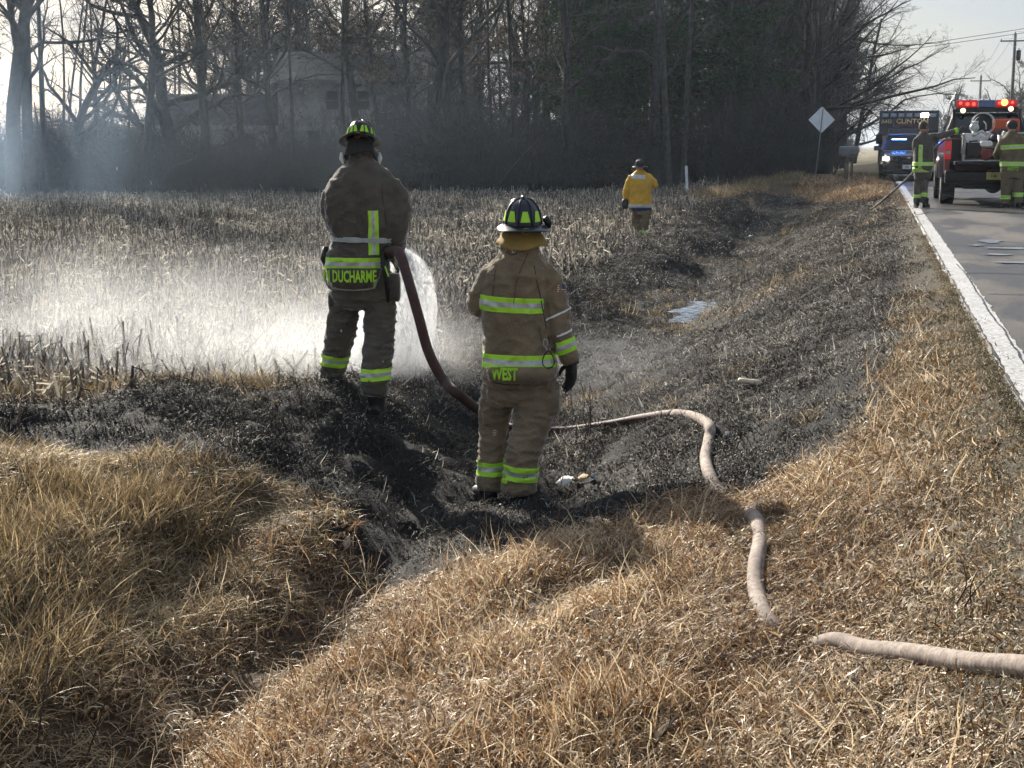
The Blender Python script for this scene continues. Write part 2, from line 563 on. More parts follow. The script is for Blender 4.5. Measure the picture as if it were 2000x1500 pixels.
def blades(n, spread, h, w, bend, seg=4, lean=0.3, curl=0.0, hvar=0.35, seed=0, mat=None, name='blades'):
    """a tuft: n tapering ribbons rooted in a disc; vectorised"""
    r = np.random.default_rng(seed)
    a = r.uniform(0, 2 * np.pi, n); q = spread * np.sqrt(r.uniform(0, 1, n))
    base = np.stack([q * np.cos(a), q * np.sin(a), np.full(n, -0.01)], 1)
    H = h * (1 + hvar * r.uniform(-1, 1, n))
    az = r.uniform(0, 2 * np.pi, n)
    th = np.abs(r.normal(0, lean, n))            # start angle from vertical
    bd = bend * r.uniform(0.3, 1.6, n)
    wv = w * r.uniform(0.6, 1.5, n)
    V = np.zeros((n, seg + 1, 2, 3))
    p = base.copy()
    rz = az.copy()
    side_az = r.uniform(0, np.pi, n)
    for s in range(seg + 1):
        t = s / seg
        ang = th + bd * t
        rz = rz + curl * r.normal(0, 1, n)
        d = np.stack([np.sin(ang) * np.cos(rz), np.sin(ang) * np.sin(rz), np.cos(ang)], 1)
        if s: p = p + d * (H / seg)[:, None]
        sd = np.stack([-np.sin(rz + side_az * .5), np.cos(rz + side_az * .5), 0.25 * np.cos(side_az * 3 + t * 2)], 1)
        ww = wv * (1 - t ** 1.6 * 0.92)
        V[:, s, 0] = p - sd * ww[:, None] / 2
        V[:, s, 1] = p + sd * ww[:, None] / 2
    idx = np.arange(n * (seg + 1) * 2).reshape(n, seg + 1, 2)
    F = np.stack([idx[:, :-1, 0], idx[:, :-1, 1], idx[:, 1:, 1], idx[:, 1:, 0]], -1).reshape(-1, 4)
    return np_mesh(name, V.reshape(-1, 3), F, mat)


def sample(n, x0, x1, y0, y1, keep):
    x = RNG.uniform(x0, x1, n); y = RNG.uniform(y0, y1, n)
    k = keep(x, y)
    return x[k], y[k]


def rots(n, tilt=0.15):
    return np.stack([RNG.normal(0, tilt, n), RNG.normal(0, tilt, n), RNG.uniform(0, 2 * np.pi, n)], 1)


def tilt_rots(x, y, amount=0.8, jitter=0.06):
    """random spin, laid along the slope of the ground"""
    e = 0.18; n = len(x)
    gx = (ground(x + e, y) - ground(x - e, y)) / (2 * e) * amount + RNG.normal(0, jitter, n)
    gy = (ground(x, y + e) - ground(x, y - e)) / (2 * e) * amount + RNG.normal(0, jitter, n)
    N = np.stack([-gx, -gy, np.ones(n)], 1); N /= np.linalg.norm(N, axis=1)[:, None]
    s = RNG.uniform(0, 2 * np.pi, n)
    X = np.stack([np.cos(s), np.sin(s), np.zeros(n)], 1)
    Y = np.cross(N, X); Y /= np.linalg.norm(Y, axis=1)[:, None]
    X = np.cross(Y, N)
    return np.stack([np.arctan2(Y[:, 2], N[:, 2]), -np.arcsin(np.clip(X[:, 2], -1, 1)), np.arctan2(X[:, 1], X[:, 0])], 1)


def in_view(x, y, margin=0.06):
    """rough view wedge so that nothing is spent far outside the frame"""
    d = x * FW.x + y * FW.y
    s = (x * RT.x + y * RT.y) / np.maximum(d, 0.1)
    return (d > 2.5) & (np.abs(s) < 0.357 + margin + 0.6 / np.maximum(d, 1))


def dist_to_path(x, y, path):
    d = np.full(x.shape, 9e9)
    for (a, b) in zip(path[:-1], path[1:]):
        ax, ay, bx, by = a[0], a[1], b[0], b[1]
        L2 = (bx - ax) ** 2 + (by - ay) ** 2 + 1e-9
        t = np.clip(((x - ax) * (bx - ax) + (y - ay) * (by - ay)) / L2, 0, 1)
        d = np.minimum(d, np.hypot(x - ax - t * (bx - ax), y - ay - t * (by - ay)))
    return d


def smooth_path(pts, n=8):
    pts = [Vector(p) for p in pts]
    out = []
    for i in range(len(pts) - 1):
        p0 = pts[max(i - 1, 0)]; p1 = pts[i]; p2 = pts[i + 1]; p3 = pts[min(i + 2, len(pts) - 1)]
        for k in range(n):
            t = k / n
            out.append(0.5 * ((2 * p1) + (p2 - p0) * t + (2 * p0 - 5 * p1 + 4 * p2 - p3) * t * t + (3 * p1 - p0 - 3 * p2 + p3) * t ** 3))
    out.append(pts[-1])
    return out

# ================================================================== GROUND
def _grow(a, b, step, fac):
    o = []; s = step; v = a
    while (v < b) if b > a else (v > b):
        v += s if b > a else -s
        s *= fac
        o.append(v)
    return o


gxs = sorted(set([round(v, 4) for v in list(np.arange(-7.5, 0.9, 0.055)) + _grow(-7.5, -1500, 0.12, 1.16) + _grow(0.88, 1500, 0.2, 1.22)]))
gys = sorted(set([round(v, 4) for v in list(np.arange(2.5, 17, 0.055)) + list(np.arange(17, 40, 0.16)) + list(np.arange(40, 66, 0.4)) + _grow(66, 2500, 0.8, 1.2) + _grow(2.5, -400, 0.3, 1.35)]))
gxs = np.array(gxs); gys = np.array(gys)
XX, YY = np.meshgrid(gxs, gys, indexing='ij')
ZZ = ground(XX.ravel(), YY.ravel()).reshape(XX.shape)
nx_, ny_ = XX.shape
idx = np.arange(nx_ * ny_).reshape(nx_, ny_)
F = np.stack([idx[:-1, :-1], idx[1:, :-1], idx[1:, 1:], idx[:-1, 1:]], -1).reshape(-1, 4)

m, n, l = new_mat('soil')
out = n.new('ShaderNodeOutputMaterial'); bs = n.new('ShaderNodeBsdfPrincipled')
at = n.new('ShaderNodeAttribute'); at.attribute_name = 'cover'
sp = n.new('ShaderNodeSeparateColor')
geo = n.new('ShaderNodeNewGeometry')


def _noise(scale, det=5, rough=0.6, vec=None):
    q = n.new('ShaderNodeTexNoise'); q.inputs['Scale'].default_value = scale; q.inputs['Detail'].default_value = det
    q.inputs['Roughness'].default_value = rough
    l.new(vec or geo.outputs['Position'], q.inputs['Vector'])
    return q.outputs['Fac']


def _ramp(fac, stops):
    q = n.new('ShaderNodeValToRGB')
    while len(q.color_ramp.elements) < len(stops): q.color_ramp.elements.new(0.5)
    for e, (p, c) in zip(q.color_ramp.elements, stops):
        e.position = p; e.color = (*c, 1)
    l.new(fac, q.inputs['Fac'])
    return q.outputs['Color']


def _mix(f, a, b):
    q = n.new('ShaderNodeMixRGB')
    l.new(f, q.inputs[0]); l.new(a, q.inputs[1]); l.new(b, q.inputs[2])
    return q.outputs['Color']


c_thatch = _ramp(_noise(38, 6, .7), [(.28, (.022, .015, .009)), (.5, (.075, .048, .025)), (.75, (.20, .135, .07))])
c_burn = _ramp(_noise(22, 8, .75), [(.35, (.004, .004, .005)), (.58, (.010, .010, .010)), (.72, (.03, .028, .026)), (.82, (.13, .115, .09))])
c_field = _ramp(_noise(12, 8, .75), [(.3, (.018, .017, .016)), (.5, (.05, .046, .041)), (.72, (.17, .155, .13))])
c_grav = _ramp(_noise(60, 6, .85), [(.33, (.012, .010, .007)), (.5, (.070, .058, .038)), (.68, (.26, .22, .15))])
c_turf = _ramp(_noise(1.3, 6, .6), [(.3, (.10, .085, .05)), (.6, (.19, .16, .09))])
l.new(at.outputs['Color'], sp.inputs[0])
col = _mix(sp.outputs[2], c_turf, c_field)
col = _mix(sp.outputs[1], col, c_thatch)
al = n.new('ShaderNodeAttribute'); al.attribute_name = 'gravel'
col = _mix(al.outputs['Fac'], col, c_grav)
col = _mix(sp.outputs[0], col, c_burn)
l.new(col, bs.inputs['Base Color'])
bs.inputs['Roughness'].default_value = 0.85
bs.inputs['Specular IOR Level'].default_value = 0.3
bp = n.new('ShaderNodeBump'); bp.inputs['Strength'].default_value = 0.9; bp.inputs['Distance'].default_value = 0.03
l.new(_noise(45, 6, .75), bp.inputs['Height'])
l.new(bp.outputs['Normal'], bs.inputs['Normal'])
l.new(bs.outputs[0], out.inputs[0])

me = np_mesh('ground', np.stack([XX.ravel(), YY.ravel(), ZZ.ravel()], 1), F, m, smooth=True)
cov = np.zeros((nx_ * ny_, 4), np.float32); cov[:, 3] = 1
xr, yr = XX.ravel(), YY.ravel()
bm_ = burn_mask(xr, yr) & (yr > 5) & (yr < 60)
cov[:, 0] = bm_
fm = field_mask(xr, yr)
cov[:, 2] = fm
cov[:, 1] = ((xr > -8) & (xr < 0.9) & (yr < 60) & ~fm) | ((yr <= crest(xr) + .6) & (xr < 0.9) & (xr > -30))
a = me.color_attributes.new('cover', 'FLOAT_COLOR', 'POINT'); a.data.foreach_set('color', cov.ravel())
gr = np.clip((xr - 0.18 + (fbm(xr * 3, yr * 1.5, 71) - .5) * .5) / 0.2, 0, 1) * (xr < 8.5)
a = me.attributes.new('gravel', 'FLOAT', 'POINT'); a.data.foreach_set('value', gr.astype(np.float32))
tag(link('ground', me), kind='structure')

# ------------------------------------------------------------------ road
m, n, l = new_mat('asphalt')
out = n.new('ShaderNodeOutputMaterial'); bs = n.new('ShaderNodeBsdfPrincipled'); geo = n.new('ShaderNodeNewGeometry')
mp = n.new('ShaderNodeMapping'); mp.inputs['Scale'].default_value = (1, .35, 1)
l.new(geo.outputs['Position'], mp.inputs['Vector'])
grain = _ramp(_noise(70, 4, .8), [(.3, (.035, .035, .036)), (.55, (.075, .073, .072)), (.74, (.20, .19, .18))])
patch = _noise(.55, 4, .6, mp.outputs['Vector'])
mix1 = n.new('ShaderNodeMixRGB'); mix1.blend_type = 'MULTIPLY'; mix1.inputs[0].default_value = .8
l.new(grain, mix1.inputs[1])
l.new(_ramp(patch, [(.35, (.45, .45, .48)), (.6, (1.35, 1.25, 1.15))]), mix1.inputs[2])
# dried mud swept off the verge
mud = _mix(_ramp(_noise(2.4, 7, .7, mp.outputs['Vector']), [(.5, (0, 0, 0)), (.72, (.5, .5, .5))]), mix1.outputs['Color'],
           _ramp(_noise(30, 4, .7), [(.3, (.09, .07, .05)), (.7, (.2, .16, .11))]))
# wet film
wet = _ramp(_noise(.8, 6, .62, mp.outputs['Vector']), [(.42, (0, 0, 0)), (.50, (1, 1, 1))])
dk = n.new('ShaderNodeMixRGB'); dk.blend_type = 'MULTIPLY'; dk.inputs[2].default_value = (.55, .56, .62, 1)
l.new(wet, dk.inputs[0]); l.new(mud, dk.inputs[1])
l.new(dk.outputs['Color'], bs.inputs['Base Color'])
rr = n.new('ShaderNodeMapRange'); rr.inputs['To Min'].default_value = .8; rr.inputs['To Max'].default_value = .42
l.new(wet, rr.inputs['Value']); l.new(rr.outputs[0], bs.inputs['Roughness'])
bp = n.new('ShaderNodeBump'); bp.inputs['Strength'].default_value = .6; bp.inputs['Distance'].default_value = .01
l.new(_noise(80, 3, .8), bp.inputs['Height']); l.new(bp.outputs['Normal'], bs.inputs['Normal'])
l.new(bs.outputs[0], out.inputs[0])
M_ASPH = m

# ragged pavement edge on the near side
ys = np.concatenate([np.arange(-6, 70, 0.12), np.array(_grow(70, 2400, 1.0, 1.15))])
xl = 0.748 + (fbm(ys * 0, ys * 3, 81) - .5) * .03 * (ys < 70)
V = []
for y, x in zip(ys, xl):
    V += [(x, y, -0.035), (x + 0.015, y, 0.0), (4.2, y, 0.02), (7.7, y, -0.0), (7.72, y, -.04)]
V = np.array(V)
idx = np.arange(len(V)).reshape(-1, 5)
F = np.stack([idx[:-1, :-1], idx[:-1, 1:], idx[1:, 1:], idx[1:, :-1]], -1).reshape(-1, 4)
tag(link('road', np_mesh('road', V, F, M_ASPH, smooth=False)), kind='structure')


def road_z(x):
    return 0.02 * (x - 0.7) / 3.5 if x < 4.2 else 0.02


m, n, l = new_mat('worn_white_paint')
out = n.new('ShaderNodeOutputMaterial'); bs = n.new('ShaderNodeBsdfPrincipled'); geo = n.new('ShaderNodeNewGeometry')
wear = _ramp(_noise(26, 7, .8), [(.40, (.26, .25, .24)), (.52, (.62, .62, .61)), (.7, (.78, .78, .77))])
wear2 = n.new('ShaderNodeMixRGB'); wear2.blend_type = 'MULTIPLY'; wear2.inputs[0].default_value = .5
l.new(wear, wear2.inputs[1]); l.new(_ramp(_noise(1.7, 4, .6), [(.3, (.5, .5, .5)), (.7, (1, 1, 1))]), wear2.inputs[2])
l.new(wear2.outputs[0], bs.inputs['Base Color']); bs.inputs['Roughness'].default_value = .5
l.new(bs.outputs[0], out.inputs[0])
M_PAINT = m
V = []
nb = RNG.normal(0, .006, (len(ys), 2))
for (y, e) in zip(ys, nb):
    V += [(max(0.775 + e[0], 0.765), y, 0.0055), (0.94 + e[1], y, 0.0062)]
idx = np.arange(len(V)).reshape(-1, 2)
F = np.stack([idx[:-1, 0], idx[:-1, 1], idx[1:, 1], idx[1:, 0]], -1)
tag(link('edge_line', np_mesh('edge_line', np.array(V), F, M_PAINT)), kind='structure')
# yellow centre line
V = []
for y in ys:
    V += [(4.12, y, 0.0235), (4.22, y, 0.0235)]
tag(link('centre_line', np_mesh('centre_line', np.array(V), F, pmat('worn_yellow_paint', (.55, .38, .06), .6, dirt=(.1, .1, .1), dirt_amt=.7))), kind='structure')
# cracks in the pavement
M_TAR = pmat('crack_filler', (.012, .012, .013), .5)
cb = MB()
for (y0, xa, xb, w) in ((15.3, .95, 4.0, .022), (13.1, 1.0, 4.0, .014), (19.5, .96, 4.1, .02), (25.0, .95, 4.1, .02)):
    xs = np.arange(xa, xb, .12); yy = y0 + np.cumsum(RNG.normal(0, .012, len(xs)))
    for i in range(len(xs) - 1):
        cb.add([(xs[i], yy[i] - w, road_z(xs[i]) + .0045), (xs[i + 1], yy[i + 1] - w, road_z(xs[i + 1]) + .0045), (xs[i + 1], yy[i + 1] + w, road_z(xs[i + 1]) + .0045), (xs[i], yy[i] + w, road_z(xs[i]) + .0045)], [(0, 1, 2, 3)])
yy = np.arange(7.5, 16.5, .1); xx = .895 + np.cumsum(RNG.normal(0, .004, len(yy)))
xx = np.clip(xx, .87, .925)
for i in range(len(yy) - 1):
    w = .004 + .005 * random.random()
    cb.add([(xx[i] - w, yy[i], .0098), (xx[i] + w, yy[i], .0098), (xx[i + 1] + w, yy[i + 1], .0098), (xx[i + 1] - w, yy[i + 1], .0098)], [(0, 1, 2, 3)])
tag(cb.build('road_cracks', M_TAR), kind='structure')

# water lying on the road and in the ditch
M_WATER = pmat('shallow_water', (.05, .055, .065), .05, spec=1.0, bump=.02, bscale=14)
M_WATER.node_tree.nodes['Principled BSDF'].inputs['Roughness'].default_value = .04
M_SHEEN = pmat('sky_tinted_water', (.40, .47, .56), .12, var=.15, vscale=3, spec=1.0)  # base colour stands in for bright sky mirrored in the road puddles
M_SKYDITCH = pmat('sky_tinted_ditch_water', (.20, .25, .31), .25, var=.5, vscale=9, spec=.8, bump=.3, bscale=30)  # pale blue sky reflection painted into the ditch puddle's base colour


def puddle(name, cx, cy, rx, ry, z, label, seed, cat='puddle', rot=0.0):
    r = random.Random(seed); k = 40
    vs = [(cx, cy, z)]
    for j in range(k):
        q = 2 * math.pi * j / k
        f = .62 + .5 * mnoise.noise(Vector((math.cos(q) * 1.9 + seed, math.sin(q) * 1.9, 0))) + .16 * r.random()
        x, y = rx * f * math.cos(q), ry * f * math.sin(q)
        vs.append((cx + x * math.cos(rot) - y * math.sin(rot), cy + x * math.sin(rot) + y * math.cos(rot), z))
    o = MB().add(vs, [(0, 1 + j, 1 + (j + 1) % k) for j in range(k)]).build(name, M_SKYDITCH if 'ditch' in name else M_SHEEN)
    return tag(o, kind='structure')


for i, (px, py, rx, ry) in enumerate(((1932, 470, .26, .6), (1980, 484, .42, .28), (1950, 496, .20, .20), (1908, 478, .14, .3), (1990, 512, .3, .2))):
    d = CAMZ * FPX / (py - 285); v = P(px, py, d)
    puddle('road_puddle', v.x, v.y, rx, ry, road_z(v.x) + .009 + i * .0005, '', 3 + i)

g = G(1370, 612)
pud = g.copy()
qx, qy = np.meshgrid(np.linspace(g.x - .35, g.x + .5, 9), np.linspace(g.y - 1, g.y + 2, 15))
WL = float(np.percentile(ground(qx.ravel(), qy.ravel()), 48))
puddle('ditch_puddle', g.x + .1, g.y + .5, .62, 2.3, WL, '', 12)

# ================================================================== HOSE PATHS (used by the grass too)
HR = 0.036


def on_ground(px, py, lift=HR * .5):
    g = G(px, py + 4)
    return Vector((g.x, g.y, g.z + lift))


hose_low = [on_ground(*p) for p in ((2120, 1335), (2010, 1312), (1900, 1303), (1780, 1290), (1690, 1275), (1630, 1265))]
hose_mid = [on_ground(*p) for p in ((1560, 1245, -.05), (1505, 1212, -.01), (1478, 1165), (1476, 1110), (1484, 1060), (1474, 1015), (1445, 985, -.045), (1412, 958, -.03), (1385, 928), (1378, 895), (1384, 862), (1386, 836), (1362, 818), (1318, 812), (1255, 818), (1180, 832), (1090, 842), (1010, 838), (960, 818))]
hose_air = [P(905, 778, 9.75), P(868, 745, 9.75), P(838, 690, 9.75), P(818, 620, 9.75), P(800, 556, 9.76), P(786, 508, 9.8)]
HOSE = smooth_path(hose_low + hose_mid + hose_air, 8)
ground_hose = hose_low + hose_mid

# ================================================================== GRASS, DEBRIS, STUBBLE
M_GOLD = blade_mat('golden_dry_grass', (.045, .018, .006), (.27, .138, .045), (.74, .61, .41), .42, .06)
M_STRAW = blade_mat('straw_grass', (.045, .030, .014), (.25, .175, .082), (.68, .55, .34), .40, .045)
M_CHAR = blade_mat('charred_litter', (.004, .004, .004), (.020, .019, .018), (.42, .39, .34), .15, .035, 2.0, mid=.90)
M_ASHY = blade_mat('scorched_litter', (.008, .0075, .007), (.050, .046, .040), (.70, .66, .58), .36, .05, 2.0, mid=.80)
M_VERGE = blade_mat('verge_litter', (.022, .017, .009), (.13, .10, .050), (.60, .52, .36), .36, .04, 2.0, mid=.6)
M_STUB = blade_mat('corn_stubble', (.045, .042, .038), (.23, .21, .18), (.74, .69, .60), .42, .03, .35)
M_HUSK = blade_mat('husk', (.30, .24, .16), (.55, .47, .34), (.80, .73, .60), .35, .1, 2.0)


def bank_side(x, y):
    """1 on the road-side bank, 0 on the field side of the ditch, near ground"""
    return x > (-2.75 + (fbm(x * 1.5, y * 1.5, 91) - .5) * .8 + (_hash(np.floor(np.asarray(x, float) * 50), np.floor(np.asarray(y, float) * 50), 5) - .5) * .9)


def gully(x, y):
    return np.exp(-((x + 2.62) / .30) ** 2) * (y < 8.8)


def thin(x, y, y0, p=1.4):
    return RNG.random(np.shape(x)) < np.clip((y0 / np.maximum(np.hypot(x, y), 1)) ** p, 0, 1)


def grown(x, y, y0, p=.7):
    """tiles grow as they thin out, so that the cover stays closed"""
    return np.clip(np.maximum(np.hypot(x, y), 1) / y0, 1, 3.5) ** p


# --- road bank: matted golden grass
gold = [blades(150, .17, .12, .0050, 3.1, 5, .70, .6, seed=s, mat=M_GOLD) for s in range(4)] + \
       [blades(80, .16, .15, .0046, 1.9, 4, .45, .35, seed=s + 20, mat=M_GOLD) for s in range(2)] + \
       [blades(100, .17, .11, .0090, 3.0, 4, .8, .6, seed=s + 40, mat=M_GOLD) for s in range(2)]
x, y = sample(7600, -3.4, .72, 3.2, 16, lambda x, y: in_view(x, y) & bank_side(x, y) & ~burn_mask(x, y) & ~burn_mask(x - .15 - .2 * (y > 8.2), y + .1) & thin(x, y, 7) & (RNG.random(x.shape) > (x - .05 - .1 * np.clip((8 - y) / 3, 0, 1)) / .35) & (RNG.random(x.shape) > .75 * gully(x, y)))
dh = dist_to_path(x, y, ground_hose)
buried = (np.hypot(x - hose_mid[0].x, y - hose_mid[0].y) < .20) | (np.hypot(x - hose_mid[6].x, y - hose_mid[6].y) < .15) | (np.hypot(x - hose_mid[7].x, y - hose_mid[7].y) < .12)
hs = np.where(buried, .9, np.clip((dh - .07) / .20, .30, 1))
tuss = .30 + 1.25 * fbm(x * 2.4, y * 2.0, 101, 3)
edgef = np.where(burn_mask(x - .6, y + .3), .7, 1.0) * np.clip(1.15 - np.clip((x + .35) / .6, 0, 1) * .85, .25, 1.1)
tuss = tuss * (.55 + .9 * fbm(x * 2.4, y * .45, 23, 3)) * (1 - .45 * gully(x, y))
sc = tuss * edgef * RNG.uniform(.75, 1.25, len(x))
gw = grown(x, y, 7)
tag(scatter('golden_grass', gold, np.stack([x, y, ground(x, y)], 1), tilt_rots(x, y), np.stack([gw, gw, sc * hs * gw ** .5], 1)), kind='stuff')
print('CNT golden', len(x))
# single tall blades and curled leaves standing out of the mat
loose = [blades(7, .12, .24, .0046, 1.4, 5, .30, .2, seed=s + 300, mat=M_GOLD) for s in range(3)] + [blades(12, .14, .11, .011, 3.2, 5, .9, .7, seed=s + 310, mat=M_HUSK) for s in range(3)]
x, y = sample(2600, -3.2, .45, 3.2, 13, lambda x, y: in_view(x, y) & bank_side(x, y) & ~burn_mask(x, y) & thin(x, y, 7))
k = dist_to_path(x, y, ground_hose) > .2
x, y = x[k], y[k]
tag(scatter('tall_dry_grass', loose, np.stack([x, y, ground(x, y)], 1), rots(len(x), .2), RNG.uniform(.5, 1.05, len(x))), kind='stuff')

# --- field side, near: upright straw grass
straw = [blades(85, .16, .20, .0056, .8, 4, .20, .12, seed=s + 60, mat=M_STRAW) for s in range(4)] + \
        [blades(100, .17, .17, .0050, 2.2, 4, .55, .35, seed=s + 80, mat=M_STRAW) for s in range(3)]
x, y = sample(4200, -7.6, -1.9, 2.6, 11, lambda x, y: in_view(x, y) & (RNG.random(x.shape) > .7 * gully(x, y)) & ~bank_side(x, y) & ~burn_mask(x, y) & thin(x, y, 7))
low = np.clip((ground(x, y) + 1.05) / .35, .4, 1)
nb_ = burn_mask(x, y + .35) | burn_mask(x, y + .7)
sc = (.22 + 1.25 * fbm(x * 1.8, y * 1.8, 111, 3)) * low * np.where(nb_, .55, 1) * (1 - .4 * gully(x, y)) * RNG.uniform(.65, 1.25, len(x))
gw = grown(x, y, 7)
tag(scatter('straw_grass', straw, np.stack([x, y, ground(x, y)], 1), tilt_rots(x, y, .6), np.stack([gw, gw, sc], 1)), kind='stuff')
print('CNT straw', len(x))

# --- verge grass along the road, farther off
vg = [blades(160, .24, .16, .0075, 1.9, 4, .5, .25, seed=s + 120, mat=M_GOLD) for s in range(3)]
x, y = sample(5200, -2.4, .5, 13, 62, lambda x, y: in_view(x, y) & ~burn_mask(x, y) & ~burn_mask(x - .30, y) & thin(x, y, 16, 1.0) & (x + .24 * (grown(x, y, 16, .6) - 1) < .18 + .25 * RNG.random(x.shape)))
sc = (.5 + .9 * fbm(x * 1.3, y * 1.3, 121, 3)) * RNG.uniform(.7, 1.2, len(x)) * (1 + np.clip((y - 20) / 30, 0, 1) * .8)
gw = grown(x, y, 16, .6)
tag(scatter('verge_grass', vg, np.stack([x, y, ground(x, y)], 1), tilt_rots(x, y), np.stack([gw, gw, sc], 1)), kind='stuff')

# --- short flat litter between the verge and the paint
vl = [blades(200, .30, .045, .0065, 1.2, 2, 1.1, .5, seed=s + 140, mat=M_VERGE) for s in range(3)] + [blades(180, .28, .055, .006, 1.2, 2, 1.1, .5, seed=s + 145, mat=M_GOLD) for s in range(2)]
x, y = sample(9000, -.35, .62, 3.6, 55, lambda x, y: in_view(x, y) & thin(x, y, 12) & ~burn_mask(x - .2, y))
gs = np.clip(grown(x, y, 12), 1, 1.5)
k = x + .3 * gs < .80
x, y, gs = x[k], y[k], gs[k]
tag(scatter('verge_litter', vl, np.stack([x, y, ground(x, y) + .004], 1), tilt_rots(x, y, 1, .02), np.stack([gs, gs, np.ones(len(x))], 1) * RNG.uniform(.7, 1.2, (len(x), 1))), kind='stuff')
cr = [blades(30, .07, .03, .006, 1.2, 2, 1.2, .5, seed=s + 340, mat=M_VERGE) for s in range(3)]
x, y = sample(2600, .66, .84, 5, 22, lambda x, y: thin(x, y, 9) & (RNG.random(x.shape) < np.clip((.86 - x) / .2, 0, 1) ** 2))
tag(scatter('paint_edge_litter', cr, np.stack([x, y, np.full(len(x), .004)], 1), rots(len(x), .03), RNG.uniform(.5, 1.0, len(x))), kind='stuff')

# --- burnt ground: charred and scorched bits
char = [blades(260, .32, .036, .0058, 1.8, 3, 1.15, .7, seed=s + 160, mat=M_CHAR) for s in range(4)] + \
       [blades(120, .32, .036, .0068, 1.8, 3, 1.15, .7, seed=s + 170, mat=M_ASHY) for s in range(3)] + \
       [blades(30, .28, .17, .003, .6, 3, .5, .2, seed=s + 180, mat=M_CHAR) for s in range(2)] + \
       [blades(34, .30, .11, .0042, .9, 3, .9, .4, seed=s + 190, mat=M_ASHY) for s in range(2)]
x, y = sample(27000, -9.6, .35, 5.2, 52, lambda x, y: in_view(x, y) & burn_mask(x, y) & thin(x, y, 11, 1.2) & (((x - pud.x - .1) / .42) ** 2 + ((y - pud.y - .5) / 1.7) ** 2 > RNG.uniform(-.6, 1.2, x.shape)))
ash = fbm(x * .9, y * .5, 131, 3) + .07 * np.clip((y - 9) / 6, -1, 1)
u = RNG.random(len(x))
pid = np.where(u < np.clip((ash - .36) * 2.4, .10, .75), RNG.integers(4, 7, len(x)), np.where(u < .88, RNG.integers(0, 4, len(x)), np.where(u < .93, RNG.integers(7, 9, len(x)), RNG.integers(9, 11, len(x)))))
tag(scatter('burnt_litter', char, np.stack([x, y, ground(x, y) + .004], 1), tilt_rots(x, y, 1, .04), np.stack([grown(x, y, 11), grown(x, y, 11), grown(x, y, 11, .2)], 1) * RNG.uniform(.7, 1.25, (len(x), 1)), pid), kind='stuff')
print('CNT char', len(x))

# --- unburnt tufts surviving inside the burn
x, y = sample(9000, -8, .1, 6, 50, lambda x, y: in_view(x, y) & burn_mask(x, y) & (fbm(x * .9, y * .55, 141, 3) > .64) & thin(x, y, 13))
sv = [blades(50, .15, .06, .0055, 1.4, 3, 1.0, .5, seed=s + 240, mat=M_STRAW) for s in range(3)] + [blades(26, .10, .15, .0045, 1.2, 4, .4, .3, seed=s + 250, mat=M_STRAW) for s in range(2)]
tag(scatter('surviving_tufts', sv, np.stack([x, y, ground(x, y)], 1), tilt_rots(x, y, 1), RNG.uniform(.6, 1.2, len(x)) * grown(x, y, 13), RNG.choice([0, 1, 2, 3, 4], len(x), p=[.3, .3, .3, .05, .05])), kind='stuff')


# --- the harvested field: standing stubble and leaf litter
def stub(seed, n=16, h=.27):
    r = np.random.default_rng(seed); b = MB()
    for i in range(n):
        x0, y0 = r.uniform(-.42, .42, 2); t = r.normal(0, .24, 2); hh = h * r.uniform(.35, 1.3)
        w = r.uniform(.007, .012)
        b.tube([(x0, y0, -.02), (x0 + t[0] * hh * .5, y0 + t[1] * hh * .5, hh * .5), (x0 + t[0] * hh, y0 + t[1] * hh, hh)], [w, w, w * .8], 4, caps=False)
        for _ in range(r.integers(0, 3)):
            q = r.uniform(0, 6.28); e = (x0 + t[0] * hh + .10 * math.cos(q), y0 + t[1] * hh + .10 * math.sin(q), hh * r.uniform(.1, .9))
            p = (x0 + t[0] * hh * .8, y0 + t[1] * hh * .8, hh * .85)
            b.add([p, (p[0], p[1], p[2] + .018), (e[0], e[1], e[2] + .014), e], [(0, 1, 2, 3)])
    return b.mesh('stub', M_STUB)


stubs = [stub(s) for s in range(6)] + [stub(s + 10, 12, .36) for s in range(2)]
litter = [blades(130, .5, .14, .011, 1.6, 3, 1.1, .5, seed=s + 200, mat=M_STUB) for s in range(4)] + [blades(70, .5, .11, .010, 1.4, 3, .9, .5, seed=s + 210, mat=M_ASHY) for s in range(2)]
x, y = sample(16500, -42, -3.6, 4, 67, lambda x, y: in_view(x, y, .1) & field_mask(x, y) & thin(x, y, 30, 1.0))
hgt = .5 + .9 * fbm(x * .22, y * .22, 151, 3)
hgt *= .18 + .82 * np.clip((y - crest(x) - .5) / 6, 0, 1)
gw = grown(x, y, 30, .5)
tag(scatter('corn_stubble', stubs, np.stack([x, y, ground(x, y)], 1), rots(len(x), .03), np.stack([gw, gw, RNG.uniform(.7, 1.2, len(x)) * hgt], 1)), kind='stuff')
print('CNT stub', len(x))
x, y = sample(14500, -42, -3.4, 4, 67, lambda x, y: in_view(x, y, .1) & field_mask(x, y) & thin(x, y, 24, 1.0))
tag(scatter('field_litter', litter, np.stack([x, y, ground(x, y)], 1), rots(len(x), .03), np.stack([grown(x, y, 24, .5), grown(x, y, 24, .5), np.ones(len(x))], 1) * RNG.uniform(.6, 1.2, (len(x), 1))), kind='stuff')
